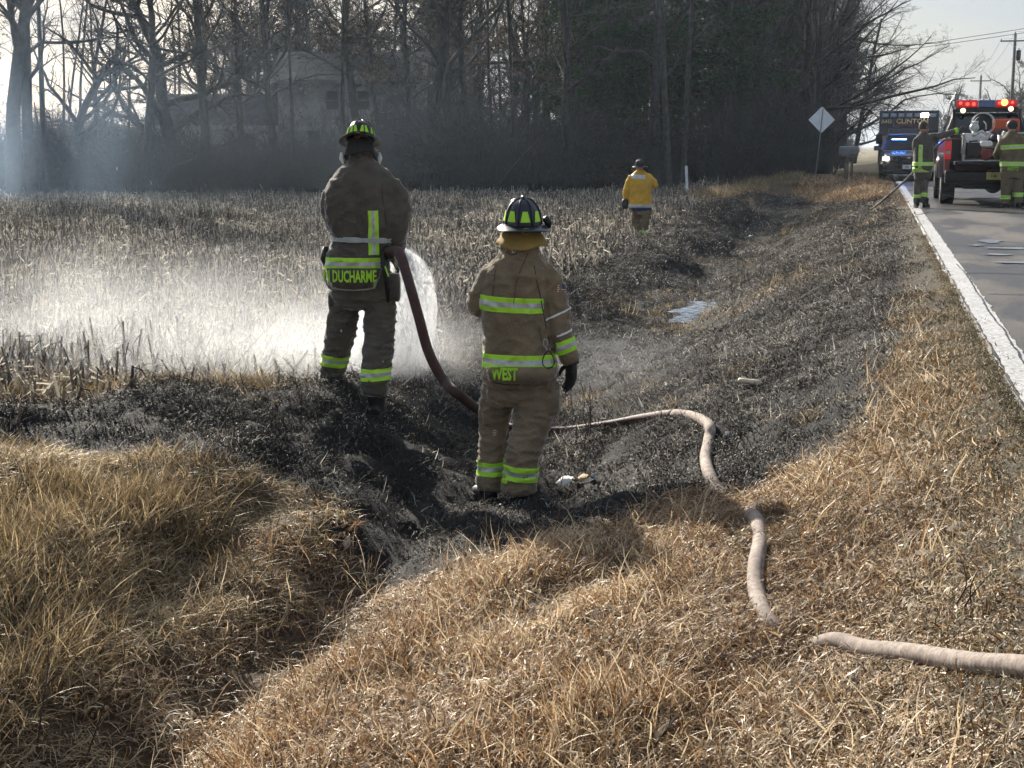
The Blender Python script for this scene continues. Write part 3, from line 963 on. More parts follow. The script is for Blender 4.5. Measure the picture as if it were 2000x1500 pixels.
# grass strip at the end of the field and round the driveway
es = [blades(70, .4, .5, .012, 1.0, 4, .25, .2, seed=s + 230, mat=M_STRAW) for s in range(3)]
x, y = sample(5000, -44, -.6, 52, 70, lambda x, y: in_view(x, y, .1) & ((y > 63 - .1 * np.abs(x)) | (x > -8)) & (fbm(x * .4, y * .4, 161, 3) > .42))
tag(scatter('field_edge_grass', es, np.stack([x, y, ground(x, y)], 1), rots(len(x), .1), RNG.uniform(.3, .95, len(x)) * np.where(x > -3, .5, 1)), kind='stuff')

# ================================================================== PEOPLE
M_SKIN = pmat('skin', (.48, .27, .19), .55, var=.06)
M_HAIR = pmat('short_brown_hair', (.05, .035, .025), .7, var=.3, vscale=60, bump=.4, bscale=90)
M_KHAKI = pmat('khaki_turnout_cloth', (.215, .165, .105), .85, var=.14, vscale=7, bump=.5, bscale=70, crease=7.0, dirt=(.10, .08, .055), dirt_amt=.5, sheen=1.0, spec=.25)
M_BROWN = pmat('dark_brown_turnout_cloth', (.100, .088, .074), .85, var=.14, vscale=7, bump=.5, bscale=70, crease=7.0, dirt=(.06, .05, .04), dirt_amt=.5, sheen=1.0, spec=.25)
M_TAN2 = pmat('olive_tan_turnout_cloth', (.165, .130, .082), .85, var=.10, vscale=5, bump=.2, bscale=200, dirt=(.07, .06, .04), dirt_amt=.5, spec=.25)
M_YELJ = pmat('yellow_wildland_cloth', (.62, .37, .045), .8, var=.10, vscale=7, bump=.2, bscale=150, dirt=(.35, .22, .05), dirt_amt=.4, spec=.25)
M_LIME = pmat('fluorescent_lime_trim', (.42, .80, .03), .6, var=.05, vscale=20, dirt=(.25, .4, .05), dirt_amt=.35)
M_SILV = pmat('silver_reflective_trim', (.46, .47, .48), .35, metal=.35, var=.08, vscale=30, dirt=(.25, .25, .25), dirt_amt=.4)
M_WHT = pmat('white_cloth', (.72, .72, .70), .7, var=.05)
M_BLK = pmat('black_rubber', (.012, .012, .013), .55, var=.3, spec=.4)
M_GLOVE = pmat('black_glove_leather', (.014, .014, .015), .65, var=.3, vscale=30, bump=.3, bscale=90)
M_HBLK = pmat('black_helmet_shell', (.008, .009, .012), .38, var=.15, spec=.35)
M_HNVY = pmat('navy_helmet_shell', (.008, .013, .028), .30, var=.15, spec=.5)
M_SHROUD = pmat('yellow_brown_ear_cloth', (.26, .165, .035), .85, var=.15, vscale=12)
M_DSHR = pmat('dark_ear_cloth', (.02, .018, .018), .9, var=.15, vscale=12)
M_METAL = pmat('dull_metal', (.45, .45, .44), .35, metal=.9, var=.1)
M_BRASS = pmat('brass', (.45, .30, .10), .35, metal=.9, var=.1)
M_GRAYW = pmat('grey_webbing', (.33, .36, .33), .7, var=.06, vscale=40)
M_RED = pmat('red_cloth', (.45, .03, .035), .7)
M_NAVY = pmat('navy_cloth', (.02, .03, .10), .7)
M_THREAD = pmat('dark_seam_thread', (.05, .038, .026), .9)


def remesh(mb, voxel, smooth=2, name='m'):
    me = bpy.data.meshes.new('tmp_shell')
    me.from_pydata(mb.v, [], mb.f)
    o = bpy.data.objects.new('tmp_shell', me); C.objects.link(o)
    r = o.modifiers.new('r', 'REMESH'); r.mode = 'VOXEL'; r.voxel_size = voxel; r.use_smooth_shade = True
    if smooth:
        s = o.modifiers.new('s', 'SMOOTH'); s.factor = .6; s.iterations = smooth
    dg = bpy.context.evaluated_depsgraph_get()
    out = bpy.data.meshes.new_from_object(o.evaluated_get(dg))
    out.name = name
    bpy.data.objects.remove(o); bpy.data.meshes.remove(me)
    out.materials.clear()
    return out


def wrinkle(me, amp, f=9.0, zs=1.5, seed=0.0, where=None):
    """cloth folds: creased noise pushed along the normals"""
    vn = [v.normal.copy() for v in me.vertices]
    for v, nrm in zip(me.vertices, vn):
        c = v.co
        w = Vector((c.x * f, c.y * f, c.z * f * zs)) + Vector((seed, 0, seed))
        w2 = w + Vector((mnoise.noise(w * .6), mnoise.noise(w * .6 + Vector((5, 5, 5))), 0)) * .9
        a = (1 - min(1, abs(mnoise.noise(w2)) * 2.6)) ** 2
        b = mnoise.noise(w * 2.3 + Vector((9, 1, 3)))
        k = amp * (a * .95 + b * .40 + .15 * mnoise.noise(w * 4.7)) * (where(c) if where else 1)
        v.co = c + nrm * k
    me.update()


def band(src, co, no, wid, filt, parent, name='reflective_stripe', mats=None, off=.005, split=True):
    """cut a strip out of a garment, lift it off the cloth: lime, silver, lime"""
    bm = bmesh.new(); bm.from_mesh(src)
    no = Vector(no).normalized(); co = Vector(co)
    cuts = [-wid / 2, -wid / 6, wid / 6, wid / 2] if split else [-wid / 2, wid / 2]
    far = [f for f in bm.faces if abs((f.calc_center_median() - co).dot(no)) > wid * 1.6 + .03 or not filt(f.calc_center_median())]
    bmesh.ops.delete(bm, geom=far, context='FACES')
    for c in cuts:
        bmesh.ops.bisect_plane(bm, geom=bm.verts[:] + bm.edges[:] + bm.faces[:], plane_co=co + no * c, plane_no=no)
    dl = [f for f in bm.faces if abs((f.calc_center_median() - co).dot(no)) > wid / 2]
    bmesh.ops.delete(bm, geom=dl, context='FACES')
    for f in bm.faces:
        f.smooth = True
        f.material_index = 1 if split and abs((f.calc_center_median() - co).dot(no)) < wid / 6 else 0
    bm.normal_update()
    ext = bmesh.ops.solidify(bm, geom=bm.faces[:], thickness=-off) if False else None
    for v in bm.verts: v.co += v.normal * off
    # turn the rim inwards so the strip has an edge
    rim = [e for e in bm.edges if len(e.link_faces) == 1]
    r = bmesh.ops.extrude_edge_only(bm, edges=rim)
    nv = [g for g in r['geom'] if isinstance(g, bmesh.types.BMVert)]
    for v in nv: v.co -= v.normal * 0
    me = bpy.data.meshes.new(name); bm.to_mesh(me); bm.free()
    for mm in (mats or [M_LIME, M_SILV]): me.materials.append(mm)
    return link(name, me, parent)


def lettering(text, height, xscale, parent, bvh, origin, mat, name='lettering', bold=.012, axis=Vector((0, 1, 0)), right=Vector((1, 0, 0)), up=Vector((0, 0, 1)), off=.006, space=1.0):
    """text pressed on to a garment or panel seen from -axis"""
    cu = bpy.data.curves.new('tmp_text', 'FONT'); cu.body = text; cu.size = 1.0; cu.offset = bold; cu.resolution_u = 2
    cu.space_character = space
    to = bpy.data.objects.new('tmp_text', cu); C.objects.link(to)
    dg = bpy.context.evaluated_depsgraph_get()
    me = bpy.data.meshes.new_from_object(to.evaluated_get(dg)); me.name = name
    bpy.data.objects.remove(to)
    xs = [v.co.x for v in me.vertices]; ys_ = [v.co.y for v in me.vertices]
    cx = (min(xs) + max(xs)) / 2; cy = (min(ys_) + max(ys_)) / 2; hh = (max(ys_) - min(ys_)) or 1
    k = height / hh
    bm = bmesh.new(); bm.from_mesh(me)
    if bvh is not None:
        long = [e for e in bm.edges if e.calc_length() * k > .03]
        bmesh.ops.subdivide_edges(bm, edges=long, cuts=2); bmesh.ops.triangulate(bm, faces=bm.faces[:])
    for v in bm.verts:
        p = Vector(origin) + right * ((v.co.x - cx) * k * xscale) + up * ((v.co.y - cy) * k)
        if bvh is not None:
            h = bvh.ray_cast(p - axis * .6, axis)
            v.co = (h[0] - axis * off) if h[0] is not None else p
        else:
            v.co = p - axis * off
    bm.to_mesh(me); bm.free()
    me.materials.clear(); me.materials.append(mat)
    return link(name, me, parent)


def hand_mb(wrist, d, side, down, size=1.0, curl=.5):
    """palm, four unequal fingers and a thumb. d: direction of the hand, side: towards the thumb, down: palm normal (fingers curl that way)"""
    b = MB(); W = Vector(wrist); d = Vector(d).normalized(); side = Vector(side).normalized(); down = Vector(down).normalized()
    s = size
    b.tube([W - d * .03 * s, W + d * .02 * s, W + d * .06 * s, W + d * .095 * s], [.031 * s, .034 * s, .043 * s, .040 * s], 12, flat=.55) if False else None
    # palm as a row of overlapping tubes
    for i, t in enumerate((-1.5, -.5, .5, 1.5)):
        base = W + side * (t * .012 * s)
        kn = W + d * (.093 - .004 * abs(t - .5)) * s + side * (t * .020 * s)
        b.tube([base - d * .02 * s, (base + kn) / 2, kn], [.017 * s, .018 * s, .0145 * s], 8)
        ln = [.072, .088, .082, .066][i] * s
        q = kn.copy(); dirv = d.copy(); a = 0; pts = [kn - d * .015 * s, kn]; rr = [.0135 * s, .0125 * s]
        for j in range(3):
            a += curl * (.55 + .25 * j)
            dirv = (d * math.cos(a) + down * math.sin(a)).normalized()
            q = q + dirv * ln * [.45, .32, .23][j]
            pts.append(q.copy()); rr.append([.0115, .0105, .009][j] * s)
        b.tube(pts, rr, 8)
    t0 = W + side * .028 * s + d * .02 * s
    t1 = t0 + (d * .6 + side * .8).normalized() * .04 * s + down * .012 * s
    t2 = t1 + (d * .9 + side * .25 + down * .3).normalized() * .035 * s
    t3 = t2 + (d * .9 + down * .5).normalized() * .024 * s
    b.tube([t0 - side * .02 * s, t0, t1, t2, t3], [.017 * s, .0165 * s, .014 * s, .012 * s, .0095 * s], 8)
    return b


def boot_mb(ankle, toe_dir, top=.20, s=1.0):
    b = MB(); A = Vector(ankle); d = Vector(toe_dir); d.z = 0; d.normalize()
    b.tube([A + Vector((0, 0, top)), A + Vector((0, 0, .15)), A + Vector((0, 0, .10)) + d * .005, A + Vector((0, 0, .05)) + d * .01], [.075 * s, .068 * s, .062 * s, .060 * s], 14)
    b.tube([A - d * .075 + Vector((0, 0, .045)), A - d * .03 + Vector((0, 0, .055)), A + d * .06 + Vector((0, 0, .055)), A + d * .13 + Vector((0, 0, .045)), A + d * .195 + Vector((0, 0, .036))], [.040, .050, .052, .050, .034], 14, flat=.95)
    return b


def sole_mb(ankle, toe_dir):
    d = Vector(toe_dir); d.z = 0; d.normalize(); s = Vector((d.y, -d.x, 0)); A = Vector(ankle)
    o = [(-.095, 0), (-.085, .033), (-.03, .040), (.05, .048), (.12, .052), (.19, .036), (.222, 0)]
    pts = [A + d * a + s * b_ for a, b_ in o] + [A + d * a - s * b_ for a, b_ in o[-2:0:-1]]
    b = MB(); n_ = len(pts)
    vs = [(p.x, p.y, A.z + .0) for p in pts] + [(p.x, p.y, A.z + .03) for p in pts]
    b.add(vs, [(i, (i + 1) % n_, n_ + (i + 1) % n_, n_ + i) for i in range(n_)] + [tuple(range(n_))[::-1], tuple(range(n_, 2 * n_))])
    return b


def helmet(parent, c, w, crown_w, crown_h, mat, tilt=0.0, roll=0.0, yaw=0.0, stickers=True, soff=0.0, sk=1.0, back=.075, shroud=None, shroud_h=.10, voxel_fine=True, curtain_w=1.0, shieldless=False, brim_curl=.03):
    """traditional fire helmet seen from behind: c is the centre of the brim plane; front is local +y"""
    h = empty('helmet', c); h.parent = parent
    h.rotation_euler = (tilt, roll, yaw)
    R = crown_w / 2
    b = MB(); k = 48; rows = 9; vs = []
    for i in range(rows + 1):
        t = i / rows * math.pi / 2
        for j in range(k):
            q = 2 * math.pi * j / k
            gore = 1 - .028 * abs(math.cos(4 * q)) ** .5 * (1 - i / rows)
            r = R * math.cos(t) ** .78 * gore if i < rows else .0001
            vs.append((r * math.cos(q), r * 1.22 * math.sin(q), crown_h * math.sin(t) ** .95))
    b.add(vs, [(i * k + j, i * k + (j + 1) % k, (i + 1) * k + (j + 1) % k, (i + 1) * k + j) for i in range(rows) for j in range(k)])
    b.build('shell', mat, h, smooth=True)
    # raised ribs between the gores
    rb = MB()
    for g in range(8):
        q = math.pi / 8 + g * math.pi / 4
        if g % 1 == 0:
            q = g * math.pi / 4 + math.pi / 8 * 0
            pts = []
            for i in range(rows + 1):
                t = i / rows * math.pi / 2
                r = (R * math.cos(t) ** .78 + .003) if i < rows else 0
                pts.append((r * math.cos(q + math.pi / 8), r * 1.22 * math.sin(q + math.pi / 8), crown_h * math.sin(t) ** .95 + .002))
            rb.tube(pts, .0045, 5)
    rb.build('rib', mat, h, smooth=True)
    cb_ = MB(); cb_.tube([(0, -.04, crown_h + .001), (0, 0, crown_h + .009), (0, .05, crown_h + .006), (0, R * .9, crown_h * .8)], [.008, .011, .011, .008], 8)
    cb_.build('comb', mat, h, smooth=True)
    # brim, long at the back, curled down at the sides
    bb = MB(); vs = []; rings_ = 5
    for i in range(rings_ + 1):
        t = i / rings_
        for j in range(k):
            q = 2 * math.pi * j / k
            cx_, sy = math.cos(q), math.sin(q)
            ext = (w / 2 - R) * (.75 + .25 * abs(cx_)) + (back * max(0, -sy) ** 1.5) + .015 * max(0, sy)
            r = R * .985 + ext * t
            drop = brim_curl * t ** 1.6 * (abs(cx_) ** 2 * .8 + .35) + .012 * max(0, -sy) * t
            vs.append((r * cx_, R * 1.22 * sy + ext * t * sy, -drop))
    top = len(vs)
    vs += [(x, y, z - .006) for (x, y, z) in vs]
    f = []
    for i in range(rings_):
        for j in range(k):
            a, b2, c2, d2 = i * k + j, i * k + (j + 1) % k, (i + 1) * k + (j + 1) % k, (i + 1) * k + j
            f += [(a, b2, c2, d2), (top + d2, top + c2, top + b2, top + a)]
    for j in range(k):
        a, b2 = rings_ * k + j, rings_ * k + (j + 1) % k
        f += [(a, b2, top + b2, top + a)]
        a, b2 = j, (j + 1) % k
        f += [(b2, a, top + a, top + b2)]
    bb.add(vs, f).build('brim', mat, h, smooth=True)
    if stickers:
        for g in range(8):
            q = -math.pi / 2 + (g + soff) * math.pi / 4
            if math.sin(q) > .75: continue
            sb = MB(); nn = 4; vv = []
            for (zt, hw) in ((.14, .040 * sk), (.55, .023 * sk)):
                t = math.asin(min(1, zt) ** (1 / .95))
                r = R * math.cos(t) ** .78 + .004
                for e in range(nn + 1):
                    dq = (e / nn - .5) * 2 * hw / R
                    vv.append((r * math.cos(q + dq), r * 1.22 * math.sin(q + dq), crown_h * zt))
            sb.add(vv, [(e, e + 1, nn + 1 + e + 1, nn + 1 + e) for e in range(nn)])
            sb.build('reflective_sticker', M_LIME, h)
    # brass ring at the back
    rg = MB(); pts = [(.020 * math.cos(a) - .0, -R * 1.22 - back * .95 - .004, -.028 + .020 * math.sin(a)) for a in np.linspace(0, 2 * math.pi, 15)]
    rg.tube(pts, .0028, 5, caps=False); rg.build('hanging_ring', M_BRASS, h, smooth=True)
    # leather front holder
    fb = MB(); fb.add([(-.045, R * 1.22 + .01, .0), (.045, R * 1.22 + .01, .0), (.055, R * 1.2 + .012, .09), (0, R * 1.15 + .012, .14), (-.055, R * 1.2 + .012, .09),
                       (-.045, R * 1.22 + .018, .0), (.045, R * 1.22 + .018, .0), (.055, R * 1.2 + .02, .09), (0, R * 1.15 + .02, .14), (-.055, R * 1.2 + .02, .09)],
                      [(0, 1, 2, 3, 4), (9, 8, 7, 6, 5), (0, 5, 6, 1), (1, 6, 7, 2), (2, 7, 8, 3), (3, 8, 9, 4), (4, 9, 5, 0)])
    fb.build('front_shield', M_BLK, h)
    if shroud is not None:
        sb = MB(); rows2 = 6; vs = []
        for i in range(rows2 + 1):
            t = i / rows2
            for j in range(k):
                q = 2 * math.pi * j / k
                fl = R * (.80 + .33 * t * curtain_w + .05 * math.sin(q * 7) * t)
                zz = -.012 - shroud_h * t * (1 + .12 * math.sin(q * 3 + 1)) * (.35 + .65 * (math.sin(q) < .55))
                vs.append((fl * math.cos(q), fl * 1.15 * math.sin(q) - .01 * t, zz))
        sb.add(vs, [(i * k + j, i * k + (j + 1) % k, (i + 1) * k + (j + 1) % k, (i + 1) * k + j) for i in range(rows2) for j in range(k)])
        so = sb.build('ear_curtain', shroud, h, smooth=True)
        sm = so.modifiers.new('thick', 'SOLIDIFY'); sm.thickness = .004
    return h


class Fig:
    """a person posed from behind; L() turns a photo pixel and a distance behind/before the heels into the figure's own frame"""

    def __init__(s, label, O, vox=.013):
        s.O = Vector(O)
        s.root = empty('person', s.O, YAW)
        tag(s.root, label, 'person')
        s.vox = vox
        Ri = Matrix.Rotation(-YAW, 3, 'Z')
        s.c = Ri @ (Vector((0, 0, CAMZ)) - s.O)

    def L(s, px, py, dy=0.0):
        d = Vector((0, math.cos(PITCH), -math.sin(PITCH))) + Vector(((px - 1000) / FPX, 0, 0)) + Vector((0, math.sin(PITCH), math.cos(PITCH))) * ((750 - py) / FPX)
        t = (dy - s.c.y) / d.y
        return s.c + d * t

    def ring(s, py, x0, x1, ry, dy=0.0):
        a = s.L(x0, py, dy); b = s.L(x1, py, dy)
        return (a.z, (a.x + b.x) / 2, dy, (b.x - a.x) / 2, ry)

    def seg(s, pts):
        """pts: (px, py, dy, width_px) -> path, radii"""
        P_ = [s.L(p[0], p[1], p[2]) for p in pts]
        k = abs((s.L(1100, pts[0][1], 0) - s.L(1000, pts[0][1], 0)).x) / 100
        return smooth_path(P_, 4), list(np.interp(np.linspace(0, len(pts) - 1, (len(pts) - 1) * 4 + 1), range(len(pts)), [p[3] * k / 2 for p in pts]))

    def coat(s, rings, sleeves, mat, amp=.009, seed=1.0, collar=None, name='turnout_coat', power=2.5):
        b = MB()
        rr = sorted(rings, key=lambda r: r[0])
        z = [r[0] for r in rr]; zz = np.linspace(z[0], z[-1], 26)
        cols = [np.interp(zz, z, [r[i] for r in rr]) for i in range(1, 5)]
        b.rings([(float(zz[i]), *[float(c[i]) for c in cols]) for i in range(26)], 28, power=power)
        for sl in sleeves:
            p, r = s.seg(sl); b.tube(p, r, 14)
        if collar:
            p, r = s.seg(collar); b.tube(p, r, 16)
        me = remesh(b, s.vox, 3, name)
        wrinkle(me, amp, 8, 1.3, seed)
        me.materials.append(mat)
        o = link(name, me, s.root)
        s.coat_me = me; s.bvh = BVHTree.FromPolygons([v.co for v in me.vertices], [p.vertices for p in me.polygons])
        return o

    def trousers(s, pelvis, legs, mat, amp=.010, seed=4.0, name='turnout_trousers', knees=None):
        b = MB()
        b.rings(sorted(pelvis, key=lambda r: r[0]), 24, power=2.3)
        for lg in legs:
            p, r = s.seg(lg); b.tube(p, r, 16)
        me = remesh(b, s.vox, 3, name)
        wrinkle(me, amp, 7.5, 2.3, seed)
        me.materials.append(mat)
        o = link(name, me, s.root)
        s.leg_me = me
        return o

    def body(s, head_c, head_r, neck, arms, legs, torso, face_dir=Vector((0, 1, 0)), hair=None):
        """one continuous figure inside the clothes: head with face, neck, trunk, tapering limbs"""
        b = MB(); hc = Vector(head_c); R = head_r
        f = Vector(face_dir).normalized(); sd = Vector((f.y, -f.x, 0)).normalized()
        M = Matrix((sd, f, Vector((0, 0, 1)))).transposed().to_4x4(); M.translation = hc
        prof = [(.02, -1.28), (.42, -1.22), (.62, -1.0), (.74, -.6), (.80, -.1), (.80, .35), (.68, .78), (.42, 1.05), (.02, 1.15)]
        b.lathe([(r * R, z * R) for r, z in prof], 20, M=M @ Matrix.Diagonal((.95, 1.14, 1, 1)))
        b.tube([M @ Vector((0, R * .80, R * .12)), M @ Vector((0, R * 1.12, -R * .28)), M @ Vector((0, R * .82, -R * .38))], [R * .08, R * .15, R * .12], 8)   # nose
        b.tube([M @ Vector((-R * .28, R * .72, -R * .66)), M @ Vector((0, R * .88, -R * .62)), M @ Vector((R * .28, R * .72, -R * .66))], R * .10, 8)             # lips
        b.tube([M @ Vector((-.2 * R, R * .6, -R * 1.05)), M @ Vector((.2 * R, R * .6, -R * 1.05))], R * .26, 8)                                                # chin
        b.tube([M @ Vector((-.5 * R, R * .72, R * .26)), M @ Vector((0, R * .86, R * .24)), M @ Vector((.5 * R, R * .72, R * .26))], R * .12, 8)                 # brow
        for sg in (-1, 1):
            b.tube([M @ Vector((sg * R * .80, -.02 * R, -R * .42)), M @ Vector((sg * R * .90, -.05 * R, -R * .05)), M @ Vector((sg * R * .84, -.02 * R, R * .22))], [R * .10, R * .16, R * .12], 8)
        b.tube([hc - Vector((0, 0, R * .8)), Vector(neck)], [R * .58, R * .66], 12)
        b.rings(torso, 18)
        for p in list(arms) + list(legs):
            pts, rad = p
            b.tube(pts, rad, 10)
        me = remesh(b, max(.011, s.vox * .9), 1, 'body'); me.materials.append(M_SKIN)
        o = link('body', me, s.root)
        # eyes
        for sg in (-1, 1):
            e = MB(); c = M @ Vector((sg * R * .30, R * .80, R * .02))
            e.lathe([(.0005, -.011), (.008, -.007), (.011, 0), (.008, .007), (.0005, .011)], 8, M=Matrix.Translation(c))
            e.build('eye', M_WHT if False else M_BLK, o, smooth=True)
        if hair is not None:
            h = MB()
            h.lathe([(r * R * 1.07, z * R) for r, z in [(.80, -.45), (.84, -.1), (.84, .35), (.72, .80), (.44, 1.10), (.01, 1.20)]], 24, M=M @ Matrix.Translation((0, -.10 * R, 0)) @ Matrix.Diagonal((.98, 1.10, 1, 1)), caps=False)
            ho = h.build('hair', hair, o, smooth=True)
        return o, M

    def inner(s, cx, cy, zs):
        return [(z, cx, cy, rx, ry) for z, rx, ry in zs]


def limb(fig, pts, k=.62):
    p, r = fig.seg(pts)
    return p, [x * k for x in r]


# ---------------------------------------------------------------- firefighter holding the hose, on the bank
gA = G(650, 757); gB = G(735, 806)
OA = (gA + gB) / 2
OA.z = min(gA.z, gB.z) + .01
fa = Fig('firefighter in dark brown coat and black helmet on the bank, spraying water with a hose', OA, .0125)
L = fa.L
DY = .05
za = L(690, 560, DY).z
dyL = .22; dyR = -.16
coat_r = [fa.ring(562, 645, 742, .17, DY), fa.ring(548, 636, 752, .19, DY), fa.ring(520, 637, 757, .19, DY), fa.ring(490, 641, 762, .175, DY), fa.ring(466, 654, 764, .155, DY),
          fa.ring(440, 640, 772, .17, DY), fa.ring(405, 634, 775, .18, DY), fa.ring(372, 638, 775, .175, DY), fa.ring(352, 646, 772, .16, DY), fa.ring(336, 658, 760, .13, DY), fa.ring(322, 676, 742, .10, DY), fa.ring(314, 688, 732, .075, DY)]
slR = [(758, 362, DY, 44), (778, 392, DY, 50), (775, 432, DY - .02, 48), (774, 455, DY, 42), (772, 480, DY + .10, 38), (768, 500, DY + .24, 32)]
slL = [(660, 362, DY, 42), (651, 395, DY + .02, 46), (655, 432, DY + .10, 42), (680, 470, DY + .26, 38), (715, 492, DY + .40, 32)]
fa.coat(coat_r, [slR, slL], M_BROWN, .012, 1.0, collar=[(708, 332, DY, 66), (708, 318, DY, 58), (710, 309, DY + .01, 52)])
legL = [(684, 560, DY, 58), (672, 600, DY + .04, 60), (668, 640, .12, 60), (659, 680, .16, 54), (652, 715, dyL, 50), (650, 738, dyL, 48)]
legR = [(735, 560, DY, 62), (742, 600, .03, 64), (741, 650, -.04, 60), (737, 700, -.10, 57), (732, 740, dyR, 54), (730, 768, dyR, 52)]
fa.trousers([fa.ring(600, 655, 770, .14, DY), fa.ring(575, 646, 772, .17, DY), fa.ring(540, 650, 765, .16, DY), fa.ring(500, 664, 757, .13, DY)], [legL, legR], M_BROWN, .013, 3.0)
hcA = L(706, 292, DY + .03)
fa.body(hcA, .095, L(708, 335, DY), [limb(fa, slR), limb(fa, slL)], [limb(fa, legL, .6), limb(fa, legR, .6)],
        [(L(700, 560, DY).z, L(700, 560, DY).x, DY, .14, .10), (L(705, 470, DY).z, L(705, 470, DY).x, DY, .13, .09), (L(707, 380, DY).z, L(707, 380, DY).x, DY, .17, .11), (L(707, 350, DY).z, L(707, 350, DY).x, DY, .12, .09)])
xA = lambda px: L(px, 500, DY).x
# bands
zb = L(690, 512, DY); back = lambda c: abs(c.x - xA(698)) < .245 and c.y < DY + .12
band(fa.coat_me, (0, 0, zb.z), (0, 0, 1), .085, lambda c: c.x < xA(746) and c.z < L(0, 480, DY).z + 9, fa.root)
v0, v1 = L(734, 408, DY).z, L(734, 500, DY).z
band(fa.coat_me, (xA(734), 0, 0), (1, 0, 0), .072, lambda c: v1 + .02 < c.z < v0 and c.y < DY, fa.root)
for (cx_, cy_, dy, lg) in ((651, 703, dyL - .02, 'L'), (734, 729, dyR + .02, 'R')):
    c0 = L(cx_, cy_, dy)
    band(fa.leg_me, c0, (.10 if lg == 'L' else -.06, 0, 1), .085, lambda c, c0=c0: abs(c.x - c0.x) < .14, fa.root)
# belt
bz = L(705, 466, DY)
band(fa.coat_me, (0, 0, bz.z), (.03, 0, 1), .034, lambda c: c.x < xA(764), fa.root, 'waist_belt', [M_GRAYW, M_GRAYW], off=.012, split=False)
# name flap below the coat
fl = MB(); pts = []
for i in range(13):
    t = i / 12; px = 634 + (746 - 634) * t
    q = (t - .5) * 2
    pts.append((px, q))
vs = []
yb = DY - .235
for (px, q) in pts:
    curve = .05 * (q * q) * 1.4
    top_ = L(px, 524, yb + curve); low_ = L(px if abs(q) < .8 else px - 6 * q, 556 + 10 * (1 - abs(q)) ** .4 - 6 * (q > .7), yb + .005 + curve)
    vs += [top_, low_]
fl.add(vs, [(2 * i, 2 * i + 1, 2 * i + 3, 2 * i + 2) for i in range(12)])
fo = fl.build('name_flap', M_BROWN, fa.root, smooth=True)
fo.modifiers.new('thick', 'SOLIDIFY').thickness = .006
fb2 = BVHTree.FromPolygons([Vector(v) for v in vs], [(2 * i, 2 * i + 1, 2 * i + 3, 2 * i + 2) for i in range(12)])
lo = lettering('N DUCHARME', .088, .50, fa.root, fb2, L(683, 540, yb), M_LIME, 'name_lettering', bold=.03, off=.012)
ln = MB(); vs = []
for (px, q) in pts[1:12]:
    curve = .05 * (q * q) * 1.4
    vs += [L(px, 552, yb + curve + .008), L(px - 5 * q, 563 + 5 * (1 - q * q), yb + .01 + curve)]
ln.add(vs, [(2 * i, 2 * i + 1, 2 * i + 3, 2 * i + 2) for i in range(10)])
ln.build('coat_lining', pmat('pale_green_lining', (.38, .44, .36), .8), fa.root, smooth=True).modifiers.new('thick', 'SOLIDIFY').thickness = .004
# pockets on the thighs, glove strap on the hip
for (px0, px1, py0, py1, dy) in ((755, 782, 534, 588, DY - .05), (642, 660, 566, 600, DY + .02)):
    b = MB(); p0 = L(px0, py1, dy); p1 = L(px1, py0, dy)
    b.rings([(p0.z, (p0.x + p1.x) / 2, dy, (p1.x - p0.x) / 2 * .85, .05), (p0.z + .03, (p0.x + p1.x) / 2, dy, (p1.x - p0.x) / 2, .075), (p1.z - .04, (p0.x + p1.x) / 2, dy, (p1.x - p0.x) / 2, .075), (p1.z, (p0.x + p1.x) / 2, dy, (p1.x - p0.x) / 2 * .8, .05)], 12, power=4)
    b.build('thigh_pocket', M_BROWN, fa.root, smooth=True, bevel=.006)
b = MB(); b.tube([L(747, 492, DY - .18), L(750, 520, DY - .20), L(756, 548, DY - .19), L(758, 590, DY - .17)], [.016, .022, .024, .010], 8); b.build('hip_strap', M_BLK, fa.root, smooth=True)
b = MB(); b.tube([L(636, 482, DY), L(634, 505, DY - .02), L(637, 522, DY)], [.02, .034, .015], 8); b.build('hip_torch', M_BLK, fa.root, smooth=True)
b = MB(); b.tube([L(752, 520, DY - .225), L(759, 540, DY - .225)], .006, 6); b.build('strap_tag', M_LIME, fa.root)
# gloves on the hose
for (wp, dv, sv) in ((L(768, 500, DY + .24), (.2, .6, -.5), (0, .3, .9)), (L(715, 492, DY + .40), (.9, .3, -.2), (0, .2, 1))):
    hm = remesh(hand_mb(wp, dv, sv, (-.3, .6, -.5), 1.15, .9), .006, 1, 'glove'); hm.materials.append(M_GLOVE); link('glove', hm, fa.root)
for (ax, ay, dy, td) in ((650, 757, dyL, (-.25, 1, 0)), (735, 806, dyR, (.15, 1, 0))):
    A = L(ax, ay - 10, dy); wq = Matrix.Rotation(YAW, 3, 'Z') @ A + fa.O; A.z = gz(wq.x, wq.y) - fa.O.z
    bo = remesh(boot_mb(A + Vector((0, 0, .0)), td), .011, 2, 'boot'); bo.materials.append(M_BLK)
    bo = link('boot', bo, fa.root)
    sole_mb(A, td).build('sole', M_BLK, bo)
helmet(fa.root, L(704, 271, DY + .02), .30, .205, .125, M_HBLK, tilt=math.radians(-16), shroud=M_DSHR, shroud_h=.13, back=.06, soff=.5, sk=.8)
for px in (667, 741):
    b = MB()
    b.tube([L(px, 298, DY + .06), L(px + (2 if px > 700 else -1), 309, DY + .05), L(px + (0 if px > 700 else 3), 320, DY + .03)], [.008, .014, .006], 8)
    b.build('mask_strap', M_WHT, fa.root, smooth=True)

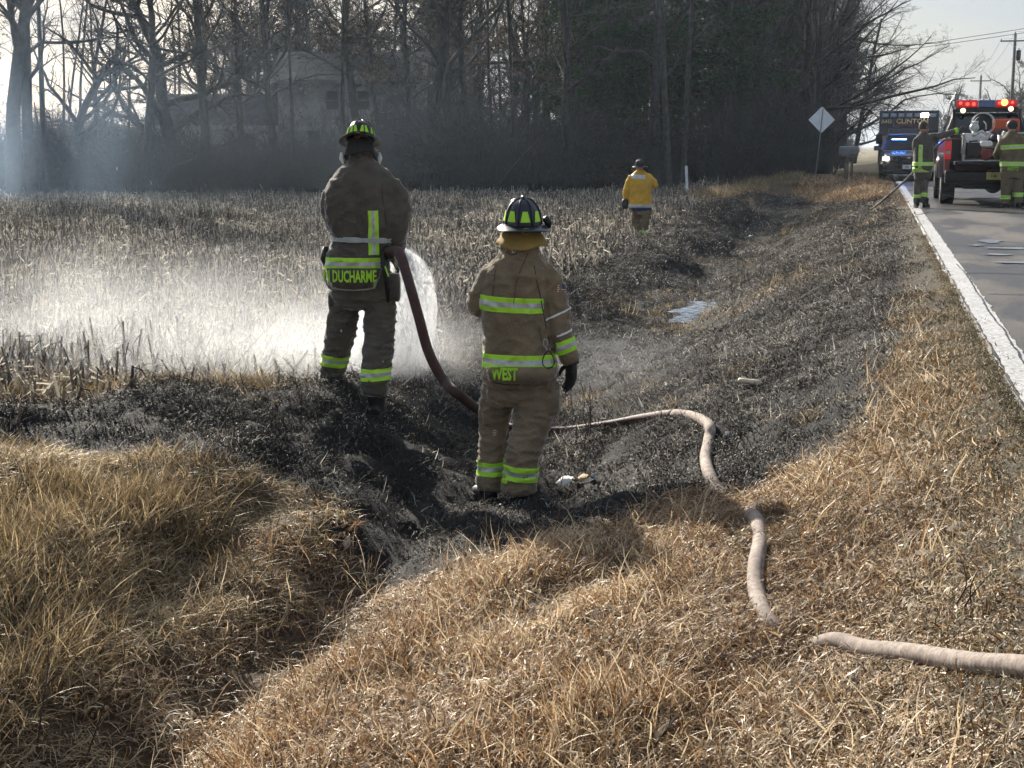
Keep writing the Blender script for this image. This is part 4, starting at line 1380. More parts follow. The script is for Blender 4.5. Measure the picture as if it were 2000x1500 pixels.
# ---------------------------------------------------------------- firefighter watching from the ditch
gA = G(952, 972); gB = G(1022, 980)
OB = (gA + gB) / 2; OB.z = min(gA.z, gB.z)
fw = Fig('firefighter in khaki coat and navy helmet standing in the ditch, one black glove hanging', OB, .0125)
L = fw.L; DY = .05
coat_r = [fw.ring(750, 948, 1074, .19, DY), fw.ring(737, 939, 1089, .215, DY), fw.ring(700, 946, 1084, .18, DY), fw.ring(655, 944, 1072, .17, DY), fw.ring(610, 943, 1066, .17, DY),
          fw.ring(575, 941, 1066, .175, DY), fw.ring(540, 946, 1070, .17, DY), fw.ring(518, 955, 1070, .15, DY), fw.ring(502, 970, 1058, .12, DY), fw.ring(490, 985, 1045, .09, DY), fw.ring(480, 992, 1040, .075, DY)]
slR = [(1055, 527, DY, 50), (1076, 560, DY, 56), (1085, 600, DY, 54), (1092, 640, DY - .01, 48), (1103, 672, DY - .02, 44), (1117, 708, DY, 36)]
slL = [(968, 530, DY, 48), (950, 560, DY + .03, 52), (936, 592, DY + .06, 48), (944, 598, DY + .16, 44), (975, 575, DY + .34, 38), (1000, 560, DY + .40, 32)]
fw.coat(coat_r, [slR, slL], M_KHAKI, .0125, 7.0, collar=[(1016, 500, DY, 84), (1018, 484, DY, 72), (1022, 470, DY + .01, 62)])
legL = [(980, 745, DY + .03, 74), (969, 790, DY + .08, 64), (964, 840, .16, 56), (961, 880, .13, 52), (957, 920, .10, 50), (955, 958, .08, 52)]
legR = [(1050, 745, DY, 86), (1046, 795, .02, 80), (1035, 840, -.02, 72), (1022, 885, -.07, 66), (1018, 925, -.09, 66), (1014, 962, -.09, 68)]
fw.trousers([fw.ring(790, 952, 1086, .12, DY), fw.ring(765, 950, 1087, .145, DY), fw.ring(730, 954, 1080, .14, DY), fw.ring(690, 960, 1070, .13, DY)], [legL, legR], M_KHAKI, .014, 11.0)
xB = lambda px: L(px, 600, DY).x
hB = L(1021, 452, DY + .03)
fw.body(hB, .095, L(1018, 500, DY), [limb(fw, slR), limb(fw, slL)], [limb(fw, legL, .6), limb(fw, legR, .6)],
        [(L(1015, 750, DY).z, xB(1015), DY, .14, .10), (L(1010, 650, DY).z, xB(1008), DY, .13, .09), (L(1008, 550, DY).z, xB(1008), DY, .16, .11), (L(1012, 520, DY).z, xB(1012), DY, .12, .09)], face_dir=Vector((.15, 1, 0)))
# arm filter: right sleeve axis
armR = [L(1076, 560, DY), L(1085, 600, DY), L(1092, 640, DY), L(1117, 708, DY)]
band(fw.coat_me, L(1003, 591, DY), (.055, 0, 1), .098, lambda c: xB(938) < c.x < xB(1060) and c.y < DY - .02, fw.root)
band(fw.coat_me, L(1015, 701, DY), (.02, 0, 1), .095, lambda c: c.x < xB(1088) and c.x > xB(938), fw.root)
aw = (armR[3] - armR[2]).normalized()
band(fw.coat_me, L(1109, 672, DY), aw, .085, lambda c: c.x > xB(1086), fw.root)
band(fw.coat_me, L(1100, 606, DY), (armR[2] - armR[1]).normalized() + Vector((.28, 0, .0)), .012, lambda c: c.x > xB(1064) and c.y < DY + .05, fw.root, 'sleeve_piping', [M_WHT, M_WHT], split=False)
band(fw.coat_me, L(1104, 664, DY) - aw * .055, aw, .012, lambda c: c.x > xB(1088), fw.root, 'sleeve_piping', [M_WHT, M_WHT], split=False)
for (cx_, cy_, dy, sx) in ((957, 916, .05, .02), (1016, 918, -.04, .10)):
    c0 = L(cx_, cy_, dy)
    band(fw.leg_me, c0, (sx, 0, 1), .092, lambda c, c0=c0: abs(c.x - c0.x) < .118, fw.root)
# tail flap with the name
vs = []; yb = DY - .245; N_ = 13
for i in range(N_):
    t = i / (N_ - 1); px = 948 + (1092 - 948) * t; q = (t - .5) * 2; cv = .07 * q * q
    vs += [L(px, 717, yb + cv), L(px if abs(q) < .85 else px - 5 * q, 743 + 8 * (1 - q * q) - 12 * max(0, q - .45), yb + .004 + cv)]
fc = [(2 * i, 2 * i + 1, 2 * i + 3, 2 * i + 2) for i in range(N_ - 1)]
fo = MB().add(vs, fc).build('name_flap', M_KHAKI, fw.root, smooth=True); fo.modifiers.new('thick', 'SOLIDIFY').thickness = .006
lettering('WEST', .086, .58, fw.root, BVHTree.FromPolygons([Vector(v) for v in vs], fc), L(985, 731, yb), M_LIME, 'name_lettering', bold=.04, off=.008)
# seams down the back
def seam(fig, pts, name='seam', mat=M_THREAD, r=.0022, off=.002):
    out = []
    for (px, py) in pts:
        p = fig.L(px, py, 0); h = fig.bvh.ray_cast(Vector((p.x, -1.2, fig.L(px, py, -.12).z)), Vector((0, 1, 0)))
        if h[0] is not None: out.append(h[0] - Vector((0, off, 0)))
    if len(out) > 2: MB().tube(smooth_path(out, 3), r, 5).build(name, mat, fig.root, smooth=True)
seam(fw, [(1031, 496), (1020, 520), (1010, 545), (1005, 575), (1003, 600)])
seam(fw, [(978, 500), (968, 530), (964, 560), (962, 590)])
seam(fw, [(1043, 520), (1048, 550), (1055, 580), (1062, 620), (1070, 660), (1078, 690)], r=.003)
seam(fa, [(700, 340), (700, 380), (702, 430), (703, 462)], r=.0015)
seam(fa, [(752, 340), (748, 365), (752, 400), (757, 440)], r=.003)
seam(fw, [(945, 741), (975, 748), (1010, 750), (1045, 747), (1080, 738)], 'coat_hem', M_THREAD, .004, .003)
seam(fw, [(1030, 717), (1031, 730), (1031, 744)], r=.0025)
seam(fw, [(1052, 640), (1056, 660), (1060, 690)], r=.002)
# collar yoke, label patch
seam(fw, [(980, 489), (990, 494), (998, 499), (1008, 496), (1034, 487)], r=.003)
seam(fw, [(984, 480), (1000, 477), (1018, 478), (1040, 484), (1062, 497)], 'neck_strap', M_BLK, .009, .006)
b = MB(); p = L(1003, 486, 0); h_ = fw.bvh.ray_cast(Vector((p.x, -1.2, p.z + .005)), Vector((0, 1, 0)))[0]
if h_ is not None:
    b.prism([(h_.x + .018 * math.cos(a) * (.9 + .2 * math.sin(a)), h_.z + .028 * math.sin(a)) for a in np.linspace(0, 2 * math.pi, 14)[:-1]], 'y', h_.y - .008, h_.y - .003)
    po = b.build('collar_badge', M_WHT, fw.root)
    b = MB(); b.prism([(h_.x - .005, h_.z - .018), (h_.x + .006, h_.z - .018), (h_.x + .006, h_.z - .004), (h_.x - .005, h_.z - .004)], 'y', h_.y - .0105, h_.y - .0085); b.prism([(h_.x - .007, h_.z + .004), (h_.x + .007, h_.z + .004), (h_.x + .007, h_.z + .009), (h_.x - .007, h_.z + .009)], 'y', h_.y - .0105, h_.y - .0085)
    b.build('badge_mark', M_BLK, po)
# flag patch on the right sleeve
pc = L(1093, 562, DY - .01)
hit = fw.bvh.ray_cast(pc + Vector((.3, -.55, 0)), Vector((-.5, .86, 0)).normalized())
if hit[0] is not None:
    c0 = hit[0]; ax = Vector((-.5, .86, 0)).normalized(); rg_ = Vector((.86, .5, -.10)).normalized(); up_ = Vector((.10, 0, 1)).normalized()
    st = [MB(), MB(), MB()]
    W_, H_ = .072, .058
    for i in range(9):
        za_ = H_ * (i / 9 - .5); zb_ = H_ * ((i + 1) / 9 - .5)
        vv = []
        for (u_, v_) in ((-W_ / 2, za_), (W_ / 2, za_), (W_ / 2, zb_), (-W_ / 2, zb_)):
            p_ = c0 + rg_ * u_ + up_ * v_; hh_ = fw.bvh.ray_cast(p_ - ax * .3, ax)
            vv.append((hh_[0] if hh_[0] is not None else p_) - ax * .005)
        st[i % 2].add(vv, [(0, 1, 2, 3)])
    vv = []
    for (u_, v_) in ((0, 0), (W_ / 2, 0), (W_ / 2, H_ / 2), (0, H_ / 2)):
        p_ = c0 + rg_ * u_ + up_ * v_; hh_ = fw.bvh.ray_cast(p_ - ax * .3, ax)
        vv.append((hh_[0] if hh_[0] is not None else p_) - ax * .007)
    st[2].add(vv, [(0, 1, 2, 3)])
    fo = st[1].build('flag_patch', M_WHT, fw.root); st[0].build('red_stripe', M_RED, fo); st[2].build('blue_canton', M_NAVY, fo)
# strap loop with snap hook on the right hip
b = MB(); pts = [L(1071 + 11 * math.sin(a) * (1 - .35 * math.cos(a)), 702 - 17 * math.cos(a), DY - .21) for a in np.linspace(0, 2 * math.pi, 18)]
b.tube(pts, .007, 6, caps=False, flat=.6); b.build('strap_loop', M_BLK, fw.root, smooth=True)
b = MB(); b.tube([L(1065 + 4 * math.sin(a), 670 - 8 * math.cos(a), DY - .20) for a in np.linspace(0, 2 * math.pi, 10)], .003, 5, caps=False); b.tube([L(1066, 678, DY - .205), L(1069, 687, DY - .21)], .004, 5)
b.build('snap_hook', M_METAL, fw.root, smooth=True)
# logo print on the left calf
b = MB(); pc = L(966, 850, -.03)
lb = BVHTree.FromPolygons([v.co for v in fw.leg_me.vertices], [p.vertices for p in fw.leg_me.polygons])
for dz, hw in ((.018, .018), (.003, .021), (-.012, .016)):
    vv = []
    for i in range(7):
        t = i / 6 - .5
        for e in (-.004, .005):
            q = Vector((pc.x + t * 2 * hw, -1, pc.z + dz + .010 * (.25 - t * t) * -2 + e * (1 - 2 * abs(t)) + t * .012)); h_ = lb.ray_cast(q, Vector((0, 1, 0)))[0]
            vv.append((h_ or q) - Vector((0, .004, 0)))
    b.add(vv, [(2 * i, 2 * i + 2, 2 * i + 3, 2 * i + 1) for i in range(6)])
b.build('printed_emblem', M_WHT, fw.root)
# gloved hands, cargo pocket, boots
hm = remesh(hand_mb(L(1117, 706, DY - .01), (-.05, -.05, -1), (-.55, .8, .1), (-.9, .2, -.2), 1.22, .42), .006, 1, 'glove'); hm.materials.append(M_GLOVE)
link('glove', hm, fw.root)
b = MB(); b.tube([L(1115, 696, DY), L(1117, 712, DY - .01)], [.052, .047], 14); b.build('glove_cuff', M_GLOVE, fw.root, smooth=True)
hm = remesh(hand_mb(L(1000, 560, DY + .40), (.8, .5, .3), (0, .3, 1), (.3, .9, 0), 1.15, .8), .008, 1, 'glove'); hm.materials.append(M_GLOVE); link('glove', hm, fw.root)
b = MB(); p0 = L(1052, 812, -.02); p1 = L(1094, 762, -.02)
b.rings([(p0.z, (p0.x + p1.x) / 2 - .005, .03, (p1.x - p0.x) / 2 * .9, .09), (p0.z + .03, (p0.x + p1.x) / 2, .03, (p1.x - p0.x) / 2, .125), (p1.z - .03, (p0.x + p1.x) / 2, .03, (p1.x - p0.x) / 2, .125), (p1.z, (p0.x + p1.x) / 2, .03, (p1.x - p0.x) / 2 * .85, .09)], 14, power=3.5)
pm = remesh(b, .012, 2, 'thigh_pocket'); wrinkle(pm, .006, 9, 1.5, 3); pm.materials.append(M_KHAKI); link('thigh_pocket', pm, fw.root)
for (ax_, ay_, td) in ((953, 974, (-.5, 1, 0)), (1016, 984, (.55, 1, 0))):
    A = L(ax_, ay_ - 10, .08 if ax_ < 1000 else -.09); wq = Matrix.Rotation(YAW, 3, 'Z') @ A + fw.O; A.z = gz(wq.x, wq.y) - fw.O.z
    bo = remesh(boot_mb(A, td), .011, 2, 'boot'); bo.materials.append(M_BLK); bo = link('boot', bo, fw.root)
    sole_mb(A, td).build('sole', M_BLK, bo)
helmet(fw.root, L(1021, 437, DY + .02), .345, .245, .165, M_HNVY, tilt=math.radians(3), yaw=math.radians(6), shroud=M_SHROUD, shroud_h=.125, back=.06, curtain_w=1.9, sk=.78)
b = MB(); b.tube([L(1064, 424, DY + .02), L(1070, 434, DY + .03), L(1071, 444, DY + .05)], [.02, .026, .018], 8); b.build('goggle_clip', M_BLK, fw.root, smooth=True)


# ---------------------------------------------------------------- the three smaller figures
def simple_person(label, O, spec):
    f_ = Fig(label, O, spec.get('vox', .02)); L = f_.L; D = .03
    R_ = lambda py, a, b_, ry: f_.ring(py, a, b_, ry, D)
    f_.coat([R_(*r) for r in spec['coat']], spec['arms'], spec['cmat'], spec.get('amp', .01), spec.get('seed', 2), collar=spec.get('collar'), name=spec.get('cname', 'turnout_coat'))
    f_.trousers([R_(*r) for r in spec['pelvis']], spec['legs'], spec['tmat'], .010, 5)
    hp = spec['head']; hc = L(hp[0], hp[1], D)
    tx = [(L(a, b_, D).z, L(a, b_, D).x, D, c, d_) for a, b_, c, d_ in spec['trunk']]
    f_.body(hc, .098, L(*spec['neck'], D), [limb(f_, a) for a in spec['arms']], [limb(f_, a, .6) for a in spec['legs']], tx, face_dir=spec.get('face', Vector((0, 1, 0))), hair=spec.get('hair'))
    for (cx_, cy_, w, nrm, x0, x1, part, split) in spec['bands']:
        c0 = L(cx_, cy_, D); a_, b_ = L(x0, cy_, D).x, L(x1, cy_, D).x
        src = f_.coat_me if part[0] == 'c' else f_.leg_me
        flt = (lambda c, a_=a_, b_=b_: a_ < c.x < b_) if part[1] == 'h' else (lambda c, a_=a_, b_=b_, z0=L(0, x0, D).z, z1=L(0, x1, D).z: z1 < c.z < z0 and c.y < D)
        band(src, c0, nrm, w, flt, f_.root, mats=spec.get('bmats') if part[0] == 'c' else None, split=split, off=.008)
    for (px_, py_, dy_, dv, sv, dn) in spec['hands']:
        hm = remesh(hand_mb(L(px_, py_, dy_), dv, sv, dn, 1.15, .6), .009, 1, spec.get('hname', 'glove')); hm.materials.append(spec.get('hmat', M_GLOVE)); link(spec.get('hname', 'glove'), hm, f_.root)
    for (px_, py_, dy_, td) in spec['feet']:
        A = L(px_, py_, dy_); A.z = spec.get('footz', 0.0)
        bo = remesh(boot_mb(A, td), .014, 1, 'boot'); bo.materials.append(M_BLK); bo = link('boot', bo, f_.root)
        sole_mb(A, td).build('sole', M_BLK, bo)
    return f_


# yellow coat, out in the burnt field
gY = G(1249, 463)
fy = simple_person('firefighter in a yellow jacket and black wide-brimmed helmet out in the burnt field', gY + Vector((0, 0, -.02)), dict(
    coat=[(405, 1226, 1274, .17), (398, 1227, 1273, .18), (380, 1230, 1271, .16), (360, 1230, 1272, .16), (345, 1232, 1270, .14), (338, 1237, 1264, .11), (333, 1243, 1258, .07)],
    arms=[[(1264, 343, .03, 13), (1276, 356, .05, 15), (1277, 362, .12, 14), (1266, 350, .22, 11), (1258, 342, .26, 9)], [(1234, 344, .03, 13), (1227, 360, .03, 14), (1223, 378, .04, 13), (1224, 390, .08, 10)]],
    collar=[(1250, 338, .03, 16), (1250, 332, .03, 14)], cmat=M_YELJ, cname='yellow_jacket', amp=.014, seed=9,
    pelvis=[(420, 1234, 1272, .13), (405, 1233, 1272, .15), (392, 1236, 1268, .13)], tmat=M_TAN2,
    legs=[[(1242, 410, .03, 17), (1241, 430, .05, 15), (1241, 446, .03, 14), (1240, 460, .03, 14)], [(1260, 410, .03, 22), (1259, 430, 0, 19), (1257, 446, -.02, 18), (1256, 460, -.02, 17)]],
    head=(1249, 326), neck=(1250, 340), trunk=[(1250, 405, .13, .09), (1250, 375, .12, .09), (1250, 345, .15, .09), (1250, 338, .1, .08)],
    bands=[(1245, 345, .09, (.08, 0, 1), 1233, 1259, 'ch', False), (1250, 402, .065, (0, 0, 1), 1220, 1280, 'ch', False), (1257, 453, .08, (0, 0, 1), 1248, 1270, 'lh', False)],
    bmats=[pmat('pale_grey_reflective', (.55, .58, .62), .4, metal=.2)] * 2,
    hands=[(1258, 341, .27, (-.6, .3, .7), (0, .2, 1), (-.4, .6, 0)), (1224, 391, .08, (.05, .1, -1), (.2, .8, 0), (.9, .2, 0))],
    feet=[(1241, 462, .03, (-.2, 1, 0)), (1257, 463, -.02, (.2, 1, 0))]))
helmet(fy.root, fy.L(1250, 324, .05), .36, .235, .155, M_HBLK, tilt=math.radians(2), back=.05, stickers=False, brim_curl=.012)
b = MB(); Ly = fy.L; b.rings([(Ly(1226, 408, 0).z, Ly(1226, 0, 0).x, .03, .05, .06), (Ly(1226, 402, 0).z, Ly(1226, 0, 0).x, .03, .08, .08), (Ly(1226, 392, 0).z, Ly(1226, 0, 0).x, .03, .075, .07), (Ly(1226, 388, 0).z, Ly(1226, 0, 0).x, .03, .04, .04)], 12, power=3)
b.build('hip_bag', M_BLK, fy.root, smooth=True)
b = MB(); b.tube([Ly(1236, 408, -.12), Ly(1250, 409, -.14), Ly(1272, 408, -.06)], [.03, .035, .03], 8); b.build('blue_shirt_tail', M_NAVY, fy.root, smooth=True)
fy.root.children[0].name = fy.root.children[0].name

# bareheaded firefighter reaching to the truck
O1 = P(1803, 404, CAMZ * FPX / (404 - 285) * .992); O1.z = 0.012
f1 = simple_person('bareheaded firefighter on the white edge line reaching an arm out to the red truck', O1, dict(
    coat=[(336, 1785, 1816, .16), (330, 1783, 1820, .18), (318, 1784, 1822, .17), (300, 1785, 1824, .15), (280, 1786, 1822, .15), (268, 1789, 1820, .14), (261, 1796, 1813, .10), (257, 1798, 1810, .07)],
    arms=[[(1816, 268, .03, 14), (1832, 266, .03, 14), (1848, 262, .03, 13), (1862, 257, .03, 11), (1874, 254, .03, 9)], [(1792, 270, .03, 14), (1789, 288, .06, 14), (1795, 305, .16, 12), (1806, 310, .26, 10)]],
    collar=[(1803, 264, .03, 18), (1804, 258, .03, 16)], cmat=M_BROWN, amp=.010, seed=5,
    pelvis=[(348, 1787, 1818, .13), (336, 1785, 1819, .15), (322, 1788, 1816, .13)], tmat=M_BROWN,
    legs=[[(1794, 342, .03, 15), (1791, 362, .03, 13), (1790, 382, .02, 12), (1790, 396, .02, 12)], [(1808, 342, .03, 17), (1806, 362, .03, 14), (1805, 382, .0, 13), (1805, 396, 0, 13)]],
    head=(1804, 248), neck=(1804, 262), trunk=[(1802, 335, .12, .09), (1803, 305, .12, .09), (1804, 275, .14, .09), (1804, 266, .1, .08)],
    face=Vector((.85, .5, 0)), hair=M_HAIR,
    bands=[(1808, 0, .075, (1, 0, 0), 283, 318, 'cv', True), (1803, 320, .075, (0, 0, 1), 1778, 1824, 'ch', True), (1800, 335, .07, (.25, 0, 1), 1778, 1824, 'ch', True), (1867, 256, .07, (1, 0, .2), 1830, 1900, 'ch', False),
           (1790, 383, .07, (0, 0, 1), 1780, 1797, 'lh', True), (1805, 380, .08, (0, 0, 1), 1798, 1816, 'lh', True)],
    hands=[(1875, 254, .03, (1, .1, .1), (0, .3, 1), (0, 1, -.2)), (1806, 310, .27, (.8, .6, .2), (0, .2, 1), (.3, .9, 0))],
    feet=[(1790, 404, .02, (.15, 1, 0)), (1807, 404, -.02, (.75, 1, 0))]))
Lp = f1.L
lettering('EL', .075, .8, f1.root, f1.bvh, Lp(1794, 327, 0), M_LIME, 'name_lettering', bold=.02, off=.012)
# firefighter at the tailgate
O2 = P(1972, 403, CAMZ * FPX / (403 - 285) * .99); O2.z = 0.018
f2 = simple_person('firefighter in olive tan coat standing at the lowered tailgate of the red truck', O2, dict(
    coat=[(334, 1956, 1998, .17), (326, 1954, 2004, .19), (312, 1955, 2004, .18), (295, 1954, 2000, .17), (280, 1955, 2000, .16), (270, 1958, 1997, .14), (262, 1965, 1988, .10), (258, 1968, 1984, .08)],
    arms=[[(1960, 272, .03, 14), (1952, 290, .06, 15), (1946, 302, .14, 13), (1950, 308, .30, 10)], [(1996, 272, .03, 14), (2003, 290, .06, 14), (2004, 305, .16, 12), (1998, 310, .30, 10)]],
    collar=[(1976, 265, .03, 22), (1976, 257, .04, 18)], cmat=M_TAN2, amp=.010, seed=15,
    pelvis=[(348, 1955, 1999, .14), (334, 1954, 2001, .16), (320, 1958, 1998, .13)], tmat=M_TAN2,
    legs=[[(1967, 342, .03, 23), (1965, 362, .03, 20), (1964, 382, .02, 18), (1964, 398, .02, 18)], [(1988, 342, .03, 23), (1988, 362, .03, 20), (1988, 382, .0, 19), (1989, 396, 0, 18)]],
    head=(1977, 248), neck=(1976, 262), trunk=[(1976, 335, .13, .09), (1976, 305, .13, .09), (1977, 275, .15, .09), (1977, 266, .1, .08)],
    hair=M_BLK,
    bands=[(1974, 287, .095, (-.05, 0, 1), 1953, 1996, 'ch', True), (1977, 320, .095, (0, 0, 1), 1950, 2010, 'ch', True),
           (1965, 385, .08, (0, 0, 1), 1950, 1976, 'lh', True), (1988, 380, .09, (0, 0, 1), 1977, 2002, 'lh', True)],
    hands=[(1950, 308, .31, (.4, .9, 0), (.4, 0, 1), (.9, .2, 0)), (1998, 310, .31, (-.4, .9, 0), (-.4, 0, 1), (-.9, .2, 0))],
    feet=[(1964, 403, .02, (-.15, 1, 0)), (1989, 403, -.02, (.25, 1, 0))]))
lettering('REETZ', .075, .75, f2.root, f2.bvh, f2.L(1974, 330, 0), M_LIME, 'name_lettering', bold=.02, off=.012)
kb = MB(); hcx = f2.L(1977, 246, .03)
kb.lathe([(.115, -.03), (.117, .02), (.108, .07), (.07, .11), (.01, .125)], 20, M=Matrix.Translation(hcx), caps=False)
kb.build('knit_cap', M_BLK, f2.root, smooth=True)

# ================================================================== FIRE HOSE
m, n, l = new_mat('pale_red_hose_jacket')
out = n.new('ShaderNodeOutputMaterial'); bs = n.new('ShaderNodeBsdfPrincipled'); tc = n.new('ShaderNodeTexCoord')
at = n.new('ShaderNodeAttribute'); at.attribute_name = 'along'
wv = n.new('ShaderNodeMath'); wv.operation = 'MULTIPLY'; wv.inputs[1].default_value = 330
l.new(at.outputs['Fac'], wv.inputs[0])
sn = n.new('ShaderNodeMath'); sn.operation = 'SINE'; l.new(wv.outputs[0], sn.inputs[0])
base = _ramp(_noise(7, 6, .65, tc.outputs['Object']), [(.3, (.19, .15, .13)), (.55, (.36, .30, .255)), (.75, (.48, .43, .37))])
dusty = _ramp(_noise(30, 5, .7, tc.outputs['Object']), [(.40, (0, 0, 0)), (.62, (.75, .75, .75))])
bc = n.new('ShaderNodeMixRGB'); l.new(dusty, bc.inputs[0]); l.new(base, bc.inputs[1]); bc.inputs[2].default_value = (.13, .10, .085, 1)
l.new(bc.outputs[0], bs.inputs['Base Color']); bs.inputs['Roughness'].default_value = .85
bp = n.new('ShaderNodeBump'); bp.inputs['Strength'].default_value = .10; bp.inputs['Distance'].default_value = .002
l.new(sn.outputs[0], bp.inputs['Height']); l.new(bp.outputs['Normal'], bs.inputs['Normal'])
l.new(bs.outputs[0], out.inputs[0])
M_HOSE = m
M_HOSER = pmat('dark_red_hose_jacket', (.05, .016, .014), .7, var=.2, vscale=20, dirt=(.06, .05, .05), dirt_amt=.6)  # darker red jacket for the length that rises to the nozzle


def hose_mesh(path, r0, k=16, wob=.03):
    path = [Vector(p) for p in path]
    b = MB(); rad = [r0 * (1 + wob * mnoise.noise(p * 5)) for p in path]
    b.tube(path, rad, k)
    me = b.mesh('jacket', [M_HOSE], True)
    s = [0]
    for a, c in zip(path[:-1], path[1:]): s.append(s[-1] + (c - a).length)
    at_ = me.attributes.new('along', 'FLOAT', 'POINT')
    at_.data.foreach_set('value', np.repeat(np.array(s, np.float32), k))
    return me


hz = empty('fire_hose', HOSE[0])
tag(hz, 'thick pale red fire hose winding through dry grass and ditch to the spraying firefighter', 'fire hose')
ns = 8 * (len(hose_low) + len(hose_mid) - 6)
lowp = [p - hz.location for p in HOSE[:ns + 1]]
link('hose_jacket', hose_mesh(lowp, HR), hz)
hp_ = HOSE[ns:] + smooth_path([HOSE[-1], P(778, 492, 9.9), P(768, 490, 10.05), P(756, 494, 10.2)], 5)[1:]
hm = MB().tube([p - hz.location for p in hp_], [HR * .98] * len(hp_), 16).mesh('raised_hose_jacket', M_HOSER, True)
link('raised_hose_jacket', hm, hz)['label'] = 'dark red length rising to the nozzle'
nz = MB(); a0 = P(756, 494, 10.2) - hz.location; a1 = P(742, 500, 10.42) - hz.location
dn = (a1 - a0).normalized()
nz.tube([a0 - dn * .04, a0, a0 + dn * .02, a0 + dn * .10, a0 + dn * .12, a0 + dn * .20, a0 + dn * .22], [.05, .05, .035, .035, .048, .055, .045], 16)
nz.tube([a0 + dn * .05, a0 + dn * .05 + Vector((0, 0, -.12))], [.016, .018], 8)
nz.build('nozzle', M_BLK, hz, smooth=True)
NOZ = P(742, 500, 10.42)

# ================================================================== VEHICLES
M_REDP = pmat('red_vehicle_paint', (.17, .006, .008), .28, var=.08, coat=.5, dirt=(.12, .08, .06), dirt_amt=.35)
M_BLKP = pmat('black_plastic_trim', (.012, .012, .013), .5, var=.2)
M_TYRE = pmat('tyre_rubber', (.016, .016, .017), .85, var=.3, vscale=20, dirt=(.09, .08, .07), dirt_amt=.5)
M_DGL = pmat('dark_window_glass', (.010, .013, .018), .06, var=.0, spec=.8)
M_CHROME = pmat('bright_metal', (.62, .63, .65), .18, metal=1, var=.05)
M_ALU = pmat('aluminium_sheet', (.50, .52, .54), .38, metal=.7, var=.12, vscale=14)
M_WPAINT = pmat('white_paint', (.72, .73, .74), .45, var=.06, dirt=(.4, .38, .34), dirt_amt=.4)
M_NVY = pmat('navy_vehicle_paint', (.008, .010, .022), .25, var=.1, coat=.5, dirt=(.05, .045, .04), dirt_amt=.3)
M_BLV = pmat('black_vehicle_paint', (.010, .011, .014), .25, var=.1, coat=.5, dirt=(.05, .045, .04), dirt_amt=.3)
M_GOLDL = pmat('gold_leaf_lettering', (.62, .47, .24), .4, metal=.3)
M_ORNG = pmat('orange_red_tarp', (.52, .085, .02), .7, var=.12)
M_TAILR = pmat('red_lamp_lens', (.40, .01, .012), .2, emis=(1, .03, .02), es=.08, coat=.5)
M_REDL = pmat('lit_red_warning_lamp', (.8, .02, .02), .3, emis=(1, .035, .02), es=2.2)
M_REDG = pmat('red_light_bar_lens', (.30, .006, .010), .2, emis=(1, .01, .02), es=.10, coat=.5)
M_AMBL = pmat('lit_amber_flash', (.9, .4, .05), .3, emis=(1, .33, .06), es=3.2)
M_WLIT = pmat('lit_warm_lamp', (.9, .8, .6), .3, emis=(1, .78, .45), es=1.0)
M_HEAD = pmat('lit_headlamp', (.9, .9, .85), .3, emis=(1, .90, .70), es=22.0)
M_BLUE = pmat('lit_blue_flasher', (.05, .2, .9), .3, emis=(.015, .10, 1.0), es=380.0)
M_BLUP = pmat('blue_grey_lens', (.07, .12, .28), .2, coat=.5)
M_LENS = pmat('unlit_flasher_lens', (.30, .36, .46), .2, coat=.4)
M_PLY = pmat('yellow_number_plate', (.58, .50, .18), .5, var=.08)
M_PLW = pmat('pale_number_plate', (.62, .64, .66), .5, var=.05)
M_TANW = pmat('tan_box_lining', (.36, .27, .16), .8, var=.2)
M_REDE = pmat('dark_red_engine_cover', (.22, .018, .018), .4, var=.15)


def glassy(name, tint, mixv=.35):
    m, n, l = new_mat(name)
    out = n.new('ShaderNodeOutputMaterial'); t = n.new('ShaderNodeBsdfTransparent'); g = n.new('ShaderNodeBsdfGlossy')
    t.inputs['Color'].default_value = (*tint, 1); g.inputs['Roughness'].default_value = .06
    fr = n.new('ShaderNodeFresnel'); fr.inputs['IOR'].default_value = 1.5
    mx = n.new('ShaderNodeMixShader'); l.new(fr.outputs[0], mx.inputs[0]); l.new(t.outputs[0], mx.inputs[1]); l.new(g.outputs[0], mx.inputs[2])
    l.new(mx.outputs[0], out.inputs[0])
    return m


M_WSG = glassy('tinted_windscreen_glass', (.55, .6, .65))


def wheel(parent, x, y, r, w, side, rim=M_ALU):
    """side: -1 the rim faces left, +1 right"""
    wh = empty('wheel', (x, y, r)); wh.parent = parent
    Mx = Matrix.Rotation(math.pi / 2, 4, 'Y')
    b = MB(); b.lathe([(r * .58, -w / 2), (r * .90, -w / 2), (r * .98, -w * .40), (r, -w * .25), (r, w * .25), (r * .98, w * .40), (r * .90, w / 2), (r * .58, w / 2)], 32, M=Mx, caps=False)
    b.lathe([(r * .58, -w / 2), (r * .58, w / 2)], 32, M=Mx, caps=False)
    for i in range(36):     # tread blocks
        a = 2 * math.pi * i / 36
        for sx in (-1, 1):
            Mt = Matrix.Rotation(a, 4, 'X') @ Matrix.Translation((sx * w * .28, 0, r + .003))
            b.box((-w * .17, -.018, -.006), (w * .17, .018, .010), M=Mt)
    b.build('tyre', M_TYRE, wh)
    b = MB(); b.lathe([(.01, side * w * .18), (r * .20, side * w * .24), (r * .28, side * w * .16), (r * .48, side * w * .22), (r * .58, side * w * .46)], 24, M=Mx)
    b.build('rim', rim, wh, smooth=True)
    return wh


